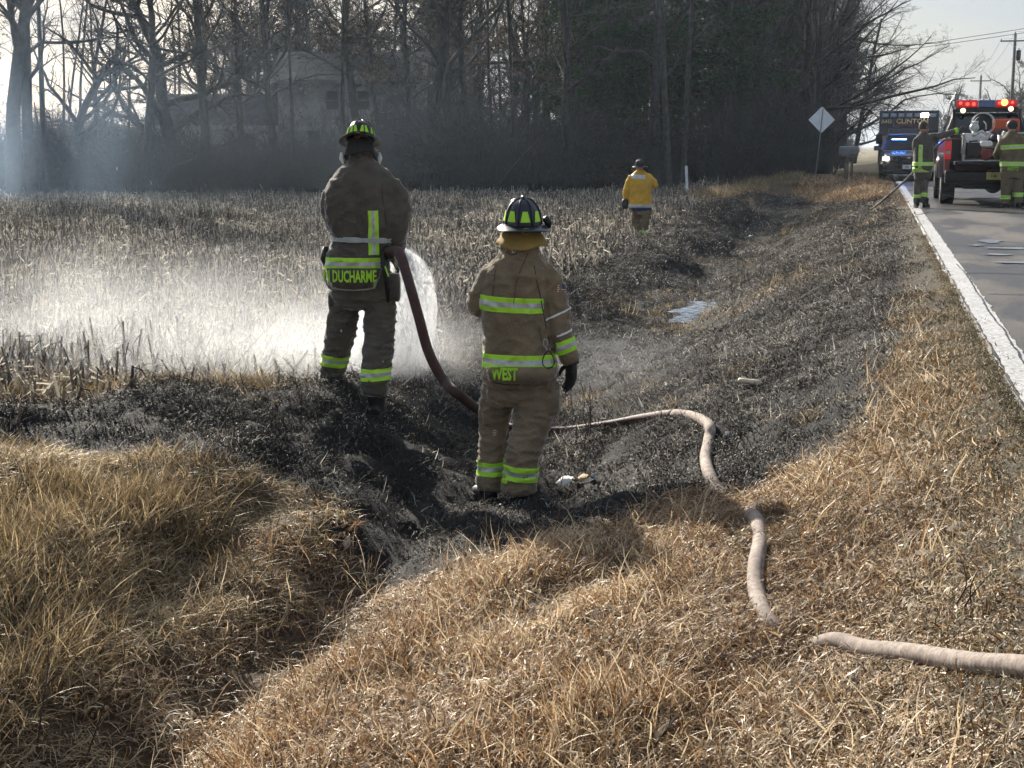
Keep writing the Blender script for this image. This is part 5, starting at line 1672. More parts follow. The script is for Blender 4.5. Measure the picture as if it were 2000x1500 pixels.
def loft(b, st, mi=0):
    """stations [(y, [(x,z)...])], same point count, mirrored sections closed across"""
    n_ = len(st[0][1]); vs = []
    for y, pts in st:
        for x, z in pts: vs.append((x, y, z))
    fs = [(i * n_ + j, i * n_ + (j + 1) % n_, (i + 1) * n_ + (j + 1) % n_, (i + 1) * n_ + j) for i in range(len(st) - 1) for j in range(n_)]
    fs += [tuple(range(n_))[::-1], tuple((len(st) - 1) * n_ + j for j in range(n_))]
    return b.add(vs, fs, mi)


def sec(hw, z0, z1, hwt=None, r=.06):
    hwt = hwt if hwt is not None else hw
    return [(-hw + r, z0), (hw - r, z0), (hw, z0 + r), (hw, (z0 + z1) / 2), (hwt, z1 - r), (hwt - r, z1), (-hwt + r, z1), (-hwt, z1 - r), (-hw, (z0 + z1) / 2), (-hw, z0 + r)]


# ------------------------------------------------ red brush truck, seen from behind
TX, TY = 2.43, 32.75
tk = empty('brush_truck', (TX, TY, .012)); tag(tk, 'red pickup brush truck with pump in its bed and lit red light bar', 'fire truck')
# bed sides with wheel arches
for s in (-1, 1):
    b = MB()
    pr = [(0.02, .70), (.35, .66)] + [(.98 - .52 * math.cos(a), .52 + .50 * math.sin(a)) for a in np.linspace(.25, math.pi - .25, 9)] + [(1.72, .62), (2.25, .60), (2.25, 1.42), (0.02, 1.42)]
    x0, x1 = (s * .98, s * .86)
    b.prism(pr, 'x', min(x0, x1), max(x0, x1))
    b.build('bed_side', M_REDP, tk, bevel=.02)
M_FLARE = pmat('satin_grey_flare', (.06, .065, .07), .35, coat=.3)
for s in (-1, 1):
    b = MB()
    for k in range(14):
        a0 = .15 + (math.pi - .3) * k / 13; a1 = .15 + (math.pi - .3) * (k + 1) / 13
        if k == 13: break
        p = [(.98 - r_ * math.cos(a), .50 + r_ * math.sin(a)) for a, r_ in ((a0, .50), (a1, .50), (a1, .62), (a0, .62))]
        xa, xb = sorted((s * .97, s * 1.075)); b.prism(p, 'x', xa, xb)
    b.build('fender_flare', M_FLARE, tk, smooth=False)
b = MB(); b.box((-.86, .02, .86), (.86, 2.2, .92)); b.box((-.86, 2.14, .92), (.86, 2.2, 1.42)); b.build('bed_floor', M_BLKP, tk)
b = MB(); b.prism([(-.52, .87), (.02, .87), (.02, .945), (-.52, .945)], 'x', -.80, .80); b.build('lowered_tailgate', M_BLKP, tk, bevel=.02)
b = MB(); b.prism([(-.18, .50), (.05, .46), (.05, .74), (-.16, .76), (-.22, .70)], 'x', -.97, .97); b.build('rear_bumper', M_BLKP, tk, bevel=.03)
b = MB(); b.box((-.09, -.20, .745), (.35, -.15, .765)); b.build('bumper_step', M_BLKP, tk)
for s in (-1, 1):
    b = MB(); b.prism([(-.015, .98), (.03, .98), (.03, 1.36), (-.015, 1.36)], 'x', *sorted((s * .985, s * .85))); tl = b.build('tail_lamp', M_TAILR, tk, bevel=.015)
    b = MB(); b.box((min(s * .965, s * .87), -.022, 1.10), (max(s * .965, s * .87), -.014, 1.16)); b.build('reversing_lamp', M_LENS, tl)
plate = MB().box((-.12, -.235, .555), (.19, -.222, .715)).build('number_plate', M_PLY, tk, bevel=.004)
lettering('51486', .062, .62, plate, None, (.035, -.237, .635), M_BLK, 'plate_number', off=.002)
lettering('WISCONSIN', .018, .8, plate, None, (.035, -.237, .695), M_BLK, 'plate_state', off=.002)
for wx, wy in ((-.86, .98), (.86, .98), (-.86, 4.55), (.86, 4.55)):
    wheel(tk, wx, wy, .43, .30, -1 if wx < 0 else 1)
b = MB(); b.tube([(-.8, .98, .43), (.8, .98, .43)], .07, 10); b.lathe([(.05, -.17), (.17, -.12), (.20, 0), (.17, .12), (.05, .17)], 18, M=Matrix.Translation((.12, .98, .43)) @ Matrix.Rotation(math.pi / 2, 4, 'X'))
b.box((-.45, -.02, .50), (-.35, 5.3, .62)); b.box((.35, -.02, .50), (.45, 5.3, .62)); b.tube([(-.75, .05, .42), (.75, .05, .42)], .05, 8); b.box((-.55, .3, .34), (.55, 1.2, .50)); b.box((-.62, 2.2, .36), (.62, 4.6, .6))
b.build('chassis', M_BLK, tk)
# cab and bonnet
b = MB(); loft(b, [(2.27, sec(.97, .62, 1.45, .94)), (4.2, sec(.98, .60, 1.45, .95)), (4.35, sec(.98, .55, 1.32, .92)), (5.5, sec(.96, .55, 1.24, .86)), (5.85, sec(.86, .55, 1.10, .74))]); b.build('cab_body', M_REDP, tk)
b = MB(); vs = [(-.93, 2.29, 1.44), (.93, 2.29, 1.44), (.93, 4.35, 1.40), (-.93, 4.35, 1.40), (-.73, 2.50, 2.02), (.73, 2.50, 2.02), (.72, 3.75, 2.03), (-.72, 3.75, 2.03)]
b.add(vs, [(0, 3, 2, 1), (4, 5, 6, 7), (0, 1, 5, 4), (1, 2, 6, 5), (2, 3, 7, 6), (3, 0, 4, 7)]); b.build('cab_roof', M_BLKP, tk, bevel=.05)


def quad_on(p0, p1, p2, p3, out, name, mat_, parent, t=.006):
    o_ = Vector(out) * t
    v_ = [Vector(p) + o_ for p in (p0, p1, p2, p3)] + [Vector(p) + o_ * 2 for p in (p0, p1, p2, p3)]
    return MB().add(v_, [(3, 2, 1, 0), (4, 5, 6, 7), (0, 1, 5, 4), (1, 2, 6, 5), (2, 3, 7, 6), (3, 0, 4, 7)]).build(name, mat_, parent)


quad_on((-.78, 2.33, 1.50), (.78, 2.33, 1.50), (.68, 2.47, 1.95), (-.68, 2.47, 1.95), (0, -1, .3), 'rear_window', M_DGL, tk, .012)
for s in (-1, 1):
    quad_on((s * .925, 2.52, 1.50), (s * .925, 3.2, 1.50), (s * .765, 3.15, 1.95), (s * .765, 2.66, 1.95), (s, 0, .3), 'side_window', M_DGL, tk, .012)
    quad_on((s * .925, 3.28, 1.50), (s * .925, 4.1, 1.50), (s * .765, 3.68, 1.95), (s * .765, 3.22, 1.95), (s, 0, .3), 'side_window', M_DGL, tk, .012)
    b = MB(); b.box((min(s * .98, s * 1.22), 3.9, 1.38), (max(s * .98, s * 1.22), 4.0, 1.66)); b.build('door_mirror', M_BLKP, tk, bevel=.02)
    b = MB(); b.tube([(s * .90, .1, 1.44), (s * .92, 1.1, 1.45), (s * .90, 2.2, 1.44)], .022, 8); b.build('bed_rail', M_CHROME, tk, smooth=True)
quad_on((-.80, 4.34, 1.45), (.80, 4.34, 1.45), (.66, 3.82, 1.95), (-.66, 3.82, 1.95), (0, 1, .8), 'windscreen', M_DGL, tk)
# headache rack over the rear window
b = MB()
for x in (-.72, .72): b.box((x - .03, 2.30, .9), (x + .03, 2.36, 2.06))
b.box((-.75, 2.30, 2.03), (.75, 2.36, 2.10)); b.build('rack', M_BLKP, tk)
# light bar
lb_ = empty('light_bar', (0, 2.55, 2.12)); lb_.parent = tk
MB().box((-.68, -.14, -.03), (.68, .14, .02)).build('bar_base', M_BLKP, lb_)
for (x0, x1, mm, nm) in ((-.66, -.20, M_REDG, 'red_lens'), (-.185, .185, M_BLUP, 'centre_lens'), (.20, .66, M_REDG, 'red_lens')):
    MB().box((x0, -.13, .022), (x1, .13, .19)).build(nm, mm, lb_, bevel=.02)
for (x, z, r, mm, nm) in ((-.58, .12, .035, M_REDL, 'lit_lamp'), (-.43, .10, .04, M_REDL, 'lit_lamp'), (-.29, .10, .04, M_REDL, 'lit_lamp'), (.38, .13, .075, M_AMBL, 'lit_amber_lamp'), (.27, .12, .03, M_REDL, 'lit_lamp'), (.55, .13, .03, M_REDL, 'lit_lamp')):
    MB().lathe([(.004, -.012), (r, -.008), (r, .008), (.004, .012)], 14, M=Matrix.Translation((x, -.145, z)) @ Matrix.Rotation(math.pi / 2, 4, 'X')).build(nm, mm, lb_)
for (x, z) in ((-.53, -.035), (.51, .0)):
    w_ = MB().lathe([(.004, -.03), (.062, -.03), (.07, .0), (.05, .05), (.004, .07)], 16, M=Matrix.Translation((x, 2.26, 2.10 + z)) @ Matrix.Rotation(-math.pi / 2, 4, 'X')).build('work_lamp', M_BLKP, tk)
    MB().lathe([(.004, -.036), (.058, -.036), (.058, -.031), (.004, -.031)], 16, M=Matrix.Translation((x, 2.26, 2.10 + z)) @ Matrix.Rotation(-math.pi / 2, 4, 'X')).build('lit_glass', M_WLIT, w_)
for (x0, y0, x1, z1, dx) in ((-.95, 3.0, -.66, 2.52, 0), (-.52, 3.2, -.28, 2.60, 0), (-.38, 3.2, -.14, 2.70, 0), (-.24, 3.2, .0, 2.66, 0), (-.12, 3.0, -.12, 2.66, 0)):
    MB().tube([(x0, y0, 2.0 if x0 > -.9 else 1.9), ((x0 + x1) / 2 + .02, y0, (2.05 + z1) / 2), (x1, y0, z1)], [.008, .006, .004], 5).build('antenna', M_METAL, tk)
# skid pump unit in the bed
sk = empty('pump_unit', (-.12, .25, .92)); sk.parent = tk
b = MB(); b.box((-.48, 0, 0), (-.44, .5, .62)); b.box((-.48, 0, 0), (.46, .5, .04)); b.box((-.48, .46, 0), (.40, .5, .62)); b.box((-.44, 0, .58), (-.20, .05, .62)); b.build('frame_plate', M_WPAINT, sk, bevel=.01)
b = MB(); b.box((-.40, .02, .10), (-.10, .40, .42)); b.tube([(-.36, .05, .30), (-.34, .02, .44), (-.18, .02, .46)], .02, 6); b.box((-.10, .1, .05), (.22, .42, .3)); b.build('engine_block', M_BLKP, sk, bevel=.03)
b = MB(); b.lathe([(.01, -.07), (.10, -.065), (.135, -.03), (.135, .04), (.01, .05)], 24, M=Matrix.Translation((.0, .03, .17)) @ Matrix.Rotation(-math.pi / 2, 4, 'X')); rc = b.build('recoil_cover', M_REDE, sk)
b = MB()
for i in range(8):
    a = i * math.pi / 4; b.box((-.006, -.01, .04), (.006, .004, .10), M=Matrix.Translation((.0, -.036, .17)) @ Matrix.Rotation(a, 4, 'Y'))
b.build('cover_vent', M_BLKP, rc)
b = MB(); loft(b, [(-.02, [(x - .0, z) for x, z in sec(.13, .33, .46, .12, .03)]), (.30, sec(.13, .33, .46, .12, .03))]); b.build('fuel_tank', M_WPAINT, sk, bevel=.02)
b = MB(); b.lathe([(.004, -.05), (.08, -.05), (.10, 0), (.08, .05), (.004, .05)], 18, M=Matrix.Translation((-.26, .10, .74)) @ Matrix.Rotation(math.pi / 2, 4, 'X')); b.tube([(-.26, .1, .66), (-.24, .1, .55)], .05, 8); b.tube([(-.30, .1, .84), (-.18, .1, .85)], .035, 8)
b.tube([(-.22, .08, .60), (-.10, .08, .66), (.0, .06, .56)], .035, 8); b.build('pump_head', M_ALU, sk, smooth=True)
b = MB(); b.tube([(-.08, .04, .88), (-.03, .03, .82), (-.02, .03, .70)], .016, 6); b.tube([(-.13, .02, .62), (-.12, .0, .52)], .02, 6); b.tube([(.02, .0, .66), (.03, -.01, .60)], .035, 10); b.build('valve_handle', M_CHROME, sk, smooth=True)
b = MB(); b.tube([(.28, .05, .58), (.30, .04, .35), (.28, .04, .05)], .055, 10); b.tube([(.36, .05, .66), (.33, .03, .5), (.36, .04, .1)], .03, 8); b.build('discharge_pipe', M_METAL, sk, smooth=True)
# hose reel
b = MB(); b.tube([(-.15 + .24 * math.cos(a), 1.0, 1.75 - .0 + .24 * math.sin(a)) for a in np.linspace(0, 2 * math.pi, 33)], .012, 6, caps=False)
b.tube([(-.15 + .24 * math.cos(a), 1.35, 1.75 - .0 + .24 * math.sin(a)) for a in np.linspace(0, 2 * math.pi, 33)], .012, 6, caps=False)
b.build('hose_reel', M_ALU, tk, smooth=True)
b = MB(); b.lathe([(.08, -.15), (.19, -.15), (.19, .15), (.08, .15)], 24, M=Matrix.Translation((-.15, 1.18, 1.75)) @ Matrix.Rotation(math.pi / 2, 4, 'X')); b.box((-.4, 1.02, .92), (.1, 1.3, 1.55)); b.build('reel_drum', M_BLK, tk)
# corrugated suction hose
b = MB(); pts = [Vector((-.62 + .03 * math.sin(t * 3), .12, 1.52 - .42 * t)) for t in np.linspace(0, 1, 40)]
b.tube(pts, [.050 if i % 4 < 2 else .036 for i in range(40)], 10); b.build('suction_hose', pmat('ribbed_black_white_hose', (.36, .36, .35), .5, var=.5, vscale=30), tk, smooth=False)
# orange tarp roll, dark bag, aluminium locker
b = MB(); b.box((.08, 1.1, 1.40), (.62, 1.7, 1.86)); b.box((-.1, 1.1, 1.40), (.1, 1.5, 1.58)); b.build('orange_tank', M_ORNG, tk, bevel=.04)
b = MB(); b.rings([(1.36, .35, .7, .42, .3), (1.46, .36, .7, .40, .28), (1.56, .32, .7, .26, .2), (1.63, .30, .7, .10, .1)], 16, power=2.4); bgm = remesh(b, .03, 2, 'dark_bag'); wrinkle(bgm, .02, 6, 1, 2); bgm.materials.append(M_BLK); link('dark_bag', bgm, tk)
b = MB()
b.box((.20, .10, .94), (.235, .62, 1.56)); b.box((.80, .10, .94), (.835, .62, 1.56)); b.box((.235, .10, 1.525), (.80, .62, 1.56)); b.box((.235, .10, .94), (.80, .62, .975)); b.build('locker_frame', M_ALU, tk)
b = MB(); b.box((.24, .3, .98), (.795, .60, 1.52)); b.build('locker_lining', M_TANW, tk)
MB().box((-.42, -.535, .955), (-.22, -.18, .975)).build('tailgate_plate', M_WPAINT, tk)
MB().box((-.06, -.535, .955), (.30, -.18, .975)).build('tailgate_plate', M_ALU, tk)

# ------------------------------------------------ dark police SUV facing the camera
PX_, PY_ = 1.12, 55.0
sv = empty('police_car', (PX_, PY_, .005)); tag(sv, 'black police SUV parked facing the camera with a lit blue flasher behind its windscreen', 'police car')
b = MB(); loft(b, [(0, sec(.72, .34, .80, .60)), (.08, sec(.88, .30, .92, .76)), (.35, sec(.97, .28, 1.00, .84)), (1.15, sec(.99, .28, 1.10, .90)), (1.4, sec(1.0, .28, 1.14, .93)), (4.6, sec(1.0, .28, 1.16, .93)), (4.95, sec(.95, .35, 1.1, .88))], 0); b.build('body', M_BLV, sv, smooth=False, bevel=.03)
b = MB()
rt = [(-.69, 2.05, 1.70), (.69, 2.05, 1.70), (.67, 4.4, 1.70), (-.67, 4.4, 1.70)]
b.add(rt + [(x * 1.0, y, 1.745) for x, y, z in [( -.60, 2.15, 0), (.60, 2.15, 0), (.58, 4.3, 0), (-.58, 4.3, 0)]], [(0, 3, 2, 1), (4, 5, 6, 7), (0, 1, 5, 4), (1, 2, 6, 5), (2, 3, 7, 6), (3, 0, 4, 7)]); b.build('roof', M_BLV, sv, bevel=.02)
for s in (-1, 1):
    for a_, c_, r_ in (((s * .90, 1.22, 1.10), (s * .70, 2.05, 1.70), .035), ((s * .92, 3.0, 1.14), (s * .69, 3.05, 1.70), .04), ((s * .92, 4.7, 1.14), (s * .68, 4.38, 1.70), .06)):
        MB().tube([a_, c_], r_, 8).build('roof_pillar', M_BLV, sv)
quad_on((-.87, 1.24, 1.11), (.87, 1.24, 1.11), (.67, 2.05, 1.69), (-.67, 2.05, 1.69), (0, -.6, .8), 'windscreen', M_WSG, sv, .004)
for s in (-1, 1):
    quad_on((s * .93, 1.4, 1.15), (s * .93, 4.6, 1.15), (s * .69, 4.35, 1.68), (s * .69, 2.1, 1.68), (s, 0, .3), 'side_window', M_DGL, sv, .006)
    b = MB(); b.prism([(1.45, 1.10), (1.62, 1.10), (1.62, 1.28), (1.47, 1.28)], 'x', *sorted((s * .98, s * 1.20))); b.build('door_mirror', M_BLV, sv, bevel=.02)
b = MB(); b.box((-.85, 1.5, .9), (.85, 1.9, 1.12)); b.build('dashboard', pmat('grey_dashboard', (.10, .10, .11), .7), sv)
b = MB()
for x in (-.42, .42): b.box((x - .25, 2.6, .8), (x + .25, 2.75, 1.35)); b.box((x - .13, 2.6, 1.38), (x + .13, 2.7, 1.58))
b.build('front_seat', pmat('grey_seat_cloth', (.12, .12, .13), .9), sv, bevel=.04)
b = MB(); b.box((-.66, 2.1, 1.66), (.66, 3.2, 1.69)); b.box((-.9, 3.2, .9), (.9, 3.24, 1.66)); b.build('headliner', pmat('pale_headliner', (.30, .30, .31), .9), sv)
fl_ = MB(); fl_.box((-.54, 1.80, 1.45), (-.03, 1.86, 1.53)); fl_.build('blue_flasher', M_BLUE, sv)
for s in (-1, 1):
    b = MB(); b.prism([(-.015, .74), (.30, .74), (.30, .90), (.06, .90)], 'x', *sorted((s * .60, s * .90))); hl_ = b.build('headlight', M_LENS, sv, bevel=.02)
    MB().lathe([(.004, -.02), (.075, -.02), (.075, .01), (.004, .02)], 16, M=Matrix.Translation((s * .76, -.03, .82)) @ Matrix.Rotation(-math.pi / 2, 4, 'X')).build('lit_lamp', M_HEAD, hl_)
b = MB()
for i in range(5): b.box((-.50, -.012, .60 + i * .055), (.50, .03, .625 + i * .055))
b.build('grille', M_BLKP, sv)
MB().lathe([(.01, -.006), (.07, -.005), (.07, .005), (.01, .006)], 18, M=Matrix.Translation((.06, -.03, .84)) @ Matrix.Rotation(math.pi / 2, 4, 'X') @ Matrix.Diagonal((1, .45, 1, 1))).build('badge', M_CHROME, sv)
b = MB(); b.box((-.35, -.10, .42), (-.28, -.03, .92)); b.box((.28, -.10, .42), (.35, -.03, .92)); b.box((-.45, -.12, .52), (.45, -.06, .60)); b.build('push_bar', M_BLKP, sv, bevel=.01)
pl_ = MB().box((-.16, -.14, .44), (.15, -.125, .595)).build('number_plate', M_PLW, sv)
lettering('42881', .07, .6, pl_, None, (-.005, -.143, .52), M_BLK, 'plate_number', off=.002)
b = MB(); b.prism([(-.05, .28), (.30, .24), (.30, .34), (-.05, .40)], 'x', -.85, .85); b.build('lower_valance', M_BLKP, sv, bevel=.02)
b = MB(); b.box((-.90, 1.12, 1.105), (.90, 1.22, 1.12)); b.build('wiper_cowl', M_ALU, sv)
for wx, wy in ((-.86, .95), (.86, .95), (-.86, 3.95), (.86, 3.95)):
    wheel(sv, wx, wy, .36, .24, -1 if wx < 0 else 1)

# ------------------------------------------------ ambulance behind it
AX, AY = 1.28, 62.5
am = empty('ambulance', (AX, AY, .005)); tag(am, 'tall navy ambulance with gold lettering and a row of lamps, parked behind the police car', 'ambulance')
b = MB(); b.box((-1.19, .0, .52), (1.19, 4.2, 2.72)); bx_ = b.build('patient_box', M_NVY, am, bevel=.05)
b = MB(); loft(b, [(-2.5, sec(.92, .45, 1.05, .84)), (-2.3, sec(1.0, .42, 1.20, .92)), (-1.35, sec(1.02, .42, 1.32, .95)), (-.02, sec(1.02, .42, 1.38, .96))]); b.build('cab_body', M_NVY, am)
b = MB(); vs = [(-.96, -1.35, 1.32), (.96, -1.35, 1.32), (.96, -.02, 1.36), (-.96, -.02, 1.36), (-.80, -.80, 1.98), (.80, -.80, 1.98), (.82, -.02, 2.02), (-.82, -.02, 2.02)]
b.add(vs, [(0, 3, 2, 1), (4, 5, 6, 7), (0, 1, 5, 4), (1, 2, 6, 5), (2, 3, 7, 6), (3, 0, 4, 7)]); b.build('cab_roof', M_NVY, am, bevel=.04)
quad_on((-.86, -1.32, 1.38), (.86, -1.32, 1.38), (.74, -.84, 1.94), (-.74, -.84, 1.94), (0, -.8, .6), 'windscreen', M_DGL, am, .01)
for i in range(7):
    x = -.95 + i * (1.90 / 6)
    if i == 5:
        MB().box((x - .17, -.03, 2.44), (x + .13, -.01, 2.60)).build('lit_flood_lamp', M_HEAD, am, bevel=.02)
    else:
        MB().box((x - .115, -.03, 2.46), (x + .115, -.01, 2.60)).build('lamp_lens', M_LENS, am, bevel=.02)
lettering('CLINTON', .20, 1.12, am, None, (.12, -.002, 2.29), M_GOLDL, 'town_lettering', bold=.03, off=.006)
lettering('A442', .16, .85, am, None, (-.90, -.002, 2.28), M_GOLDL, 'unit_number', bold=.01, off=.006)
lettering('FIRE DEPARTMENT AMBULANCE', .055, 1.12, am, None, (.12, -.002, 2.13), pmat('red_lettering', (.40, .10, .06), .5), 'service_lettering', off=.006)
for s in (-1, 1):
    b = MB(); b.box((min(s * 1.02, s * 1.30), -1.15, 1.35), (max(s * 1.02, s * 1.30), -1.05, 1.75)); b.build('door_mirror', M_BLKP, am, bevel=.02)
    b = MB(); b.box((s * .78 - .13, -2.52, .85), (s * .78 + .13, -2.44, 1.02)); b.build('headlight', M_LENS, am)
b = MB()
for i in range(5): b.box((-.6, -2.52, .62 + i * .07), (.6, -2.48, .65 + i * .07))
b.build('grille', M_CHROME, am)
b = MB(); b.box((-1.02, -2.62, .40), (1.02, -2.5, .60)); b.build('front_bumper', M_CHROME, am, bevel=.02)
for wx, wy in ((-.88, -1.7), (.88, -1.7), (-.98, 2.9), (.98, 2.9)):
    wheel(am, wx, wy, .41, .27, -1 if wx < 0 else 1)

# ------------------------------------------------ thin hose from the truck into the ditch
pts = [P(1852, 268, 31.2), P(1832, 284, 31.0), P(1805, 312, 30.7), P(1782, 338, 30.2), P(1758, 362, 29.0), P(1728, 388, 27.5)] 
pts += [Vector((q.x, q.y, q.z + .03)) for q in (G(1700, 412), G(1660, 436), G(1610, 456), G(1560, 474))]
b = MB(); sp_ = smooth_path(pts, 6); b.tube([p - pts[0] for p in sp_], .021, 8)
o = b.build('booster_hose', M_BLK, smooth=True, loc=pts[0]); tag(o, 'thin black booster hose sagging from the red truck down into the ditch', 'hose')

# ================================================================== SIGN, MAILBOX, MARKER
M_SIGNB = pmat('sign_back_aluminium', (.76, .82, .88), .45, var=.04, dirt=(.5, .53, .55), dirt_amt=.3)
M_GALV = pmat('galvanised_post', (.24, .26, .27), .55, metal=.5, var=.15, vscale=20)
M_WOOD = pmat('weathered_wood', (.12, .10, .08), .85, var=.25, vscale=14, bump=.4, bscale=40)
g0 = P(1592, 347, 59.5); g0.z = gz(g0.x, g0.y) - .05
sg = empty('road_sign', g0, YAW); tag(sg, 'diamond road sign seen from its bare grey back, on a slightly leaning steel post', 'road sign')
top = P(1605, 213, 59.3)
tl_ = Matrix.Rotation(-YAW, 3, 'Z') @ (top - g0)
b = MB(); b.tube([(0, 0, 0), (tl_.x, 0, tl_.z)], .035, 6, flat=.6); b.build('post', M_GALV, sg)
cz = tl_.z * .85; cxs = tl_.x * .85; hd = .545
b = MB(); b.prism([(cxs - hd, cz), (cxs - .03, cz - hd + .03), (cxs + .03, cz - hd + .03), (cxs + hd, cz), (cxs + .03, cz + hd - .03), (cxs - .03, cz + hd - .03)], 'y', .040, .046); b.build('panel', M_SIGNB, sg)
b = MB()
for dz in (-.3, .3): b.tube([(cxs + dz * .1, -.03, cz + dz), (cxs + dz * .1, .05, cz + dz)], .012, 6)
b.tube([(cxs - .42, .030, cz + .02), (cxs - .42, .041, cz + .02)], .014, 6)
b.build('bolt', M_BLK, sg)

g0 = P(1655, 366, 52.0); g0.z = gz(g0.x, g0.y) - .05
mbx = empty('mailbox', g0, YAW); tag(mbx, 'large grey roadside mailbox on a thick wooden post beside the driveway', 'mailbox')
b = MB(); b.box((-.12, -.1, 0), (.0, .1, 1.1)); b.box((.10, -.1, 0), (.16, .1, 1.1)); b.build('post', M_WOOD, mbx, bevel=.01)
b = MB(); b.box((-.30, -.17, 1.08), (.30, .17, 1.16)); b.build('shelf', M_WOOD, mbx)
b = MB(); pr = [(-.15, 1.165)] + [(-.15 * math.cos(a), 1.33 + .13 * math.sin(a)) for a in np.linspace(0, math.pi, 9)] + [(.15, 1.165)]
b.prism(pr, 'x', -.33, .33); b.build('box', pmat('grey_mailbox_paint', (.13, .145, .155), .45, var=.1), mbx, bevel=.008)
MB().box((.30, -.20, 1.25), (.34, -.155, 1.36)).build('flag', M_RED, mbx)

g0 = P(1341, 371, 54.0); g0.z = gz(g0.x, g0.y) - .05
mk = empty('marker_post', g0, YAW); tag(mk, 'thin white marker post standing at the edge of the wood', 'post')
b = MB(); b.prism([(.0, .0), (.08, .0), (.02, 1.22), (-.01, 1.27), (-.07, 1.25), (-.08, 1.2)], 'y', -.02, .02); b.build('post', pmat('pale_white_post', (.66, .70, .74), .5), mk)
MB().box((-.03, -.025, .28), (.05, -.021, .40)).build('reflector', M_SILV, mk)

# ================================================================== UTILITY POLES AND WIRES
M_POLE = pmat('utility_pole_wood', (.10, .095, .09), .85, var=.2, vscale=6)


def upole(px, d, ztop, label, xf=True, arm_yaw=0.0):
    q = P(px, 285, d); base = Vector((q.x, q.y, -.4))
    r_ = empty('utility_pole', base, arm_yaw); tag(r_, label, 'utility pole', 'utility poles along the far side of the road')
    H = ztop + .4
    MB().tube([(0, 0, 0), (0, 0, H)], [.19, .13], 12).build('pole', M_POLE, r_, smooth=True)
    MB().box((-1.3, -.17, H - .75), (1.3, -.06, H - .62)).build('crossarm', M_POLE, r_)
    for s in (-1, 1):
        MB().tube([(s * .55, -.12, H - .74), (s * .0, -.14, H - 1.25)], .02, 5).build('brace', M_METAL, r_)
    for x in (-1.22, -.75 if False else 1.22):
        MB().tube([(x, -.11, H - .62), (x, -.11, H - .50)], [.03, .045], 8).build('insulator', M_BLKP, r_)
    MB().tube([(0, 0, H), (0, 0, H + .16)], [.025, .05], 8).build('insulator', M_BLKP, r_)
    if xf:
        t_ = MB().lathe([(.01, 0), (.20, .01), (.21, .4), (.21, .85), (.18, .92), (.01, .94)], 16, M=Matrix.Translation((.38, 0, H - 2.45))).build('transformer', M_BLKP, r_, smooth=True)
        MB().tube([(.32, 0, H - 1.52), (.32, 0, H - 1.32)], .03, 6).build('bushing', M_BLKP, t_)
        MB().tube([(.45, 0, H - 1.52), (.45, 0, H - 1.32)], .03, 6).build('bushing', M_BLKP, t_)
    return base, H


p1 = upole(1971, 135, 11.6, 'nearer utility pole with a crossarm and hanging transformer, above the red truck')
p2 = upole(1909, 190, 10.4, 'farther utility pole with a crossarm, half lost in the bare trees', xf=False)
q = P(2330, 285, 95); p3 = (Vector((q.x, q.y, -.4)), 12.0)
upole(2330, 95, 11.6, 'utility pole nearest the camera on the far side of the road', xf=False)


def wire(a, c, sag, r=.012):
    a = Vector(a); c = Vector(c); pts = []
    for i in range(17):
        t = i / 16; p = a.lerp(c, t); p.z -= sag * 4 * t * (1 - t); pts.append(p)
    return pts


wb = []; WLAB = []
for (A, B_) in ((p3, p1), (p1, p2)):
    for x in (-1.22, 1.22, 0):
        za = A[1] - .48 if x else A[1] + .16; zb_ = B_[1] - .48 if x else B_[1] + .16
        WLAB.append('power line strung %s of the crossarms %s' % ({-1.22: 'on the left tips', 1.22: 'on the right tips', 0: 'over the middle'}[x], 'to the transformer pole' if A is p3 else 'beyond the transformer pole'))
        wb.append(wire(A[0] + Vector((x, 0, za)), B_[0] + Vector((x, 0, zb_)), .7))
for dz in (0, .35):
    wb.append(wire(P(2330, 1, 95) + Vector((0, 0, -dz)), P(1500, 128 + dz * 12, 92), .15))
for i, w_ in enumerate(wb):
    o = MB().tube([p - w_[0] for p in w_], .013 if i < 6 else .016, 4).build('power_line', M_BLKP, loc=w_[0])
    tag(o, WLAB[i] if i < 6 else ('upper' if i == 6 else 'lower') + ' of two thin power lines crossing the sky towards the wood', 'power line', 'power lines above the road' if i < 6 else 'power lines crossing the sky')

# ================================================================== TREES
M_BARK = pmat('grey_brown_bark', (.042, .040, .040), .9, var=.3, vscale=5, bump=.5, bscale=18)
M_TWIG = pmat('twig_bark', (.036, .034, .036), .85, var=.3, vscale=2)
M_NEED = blade_mat('dark_pine_needles', (.014, .034, .016), (.03, .068, .028), (.06, .11, .04), .25, .008, .6)
M_DLEAF = blade_mat('dead_oak_leaves', (.03, .025, .022), (.06, .048, .038), (.13, .105, .08), .35, .008, .6)


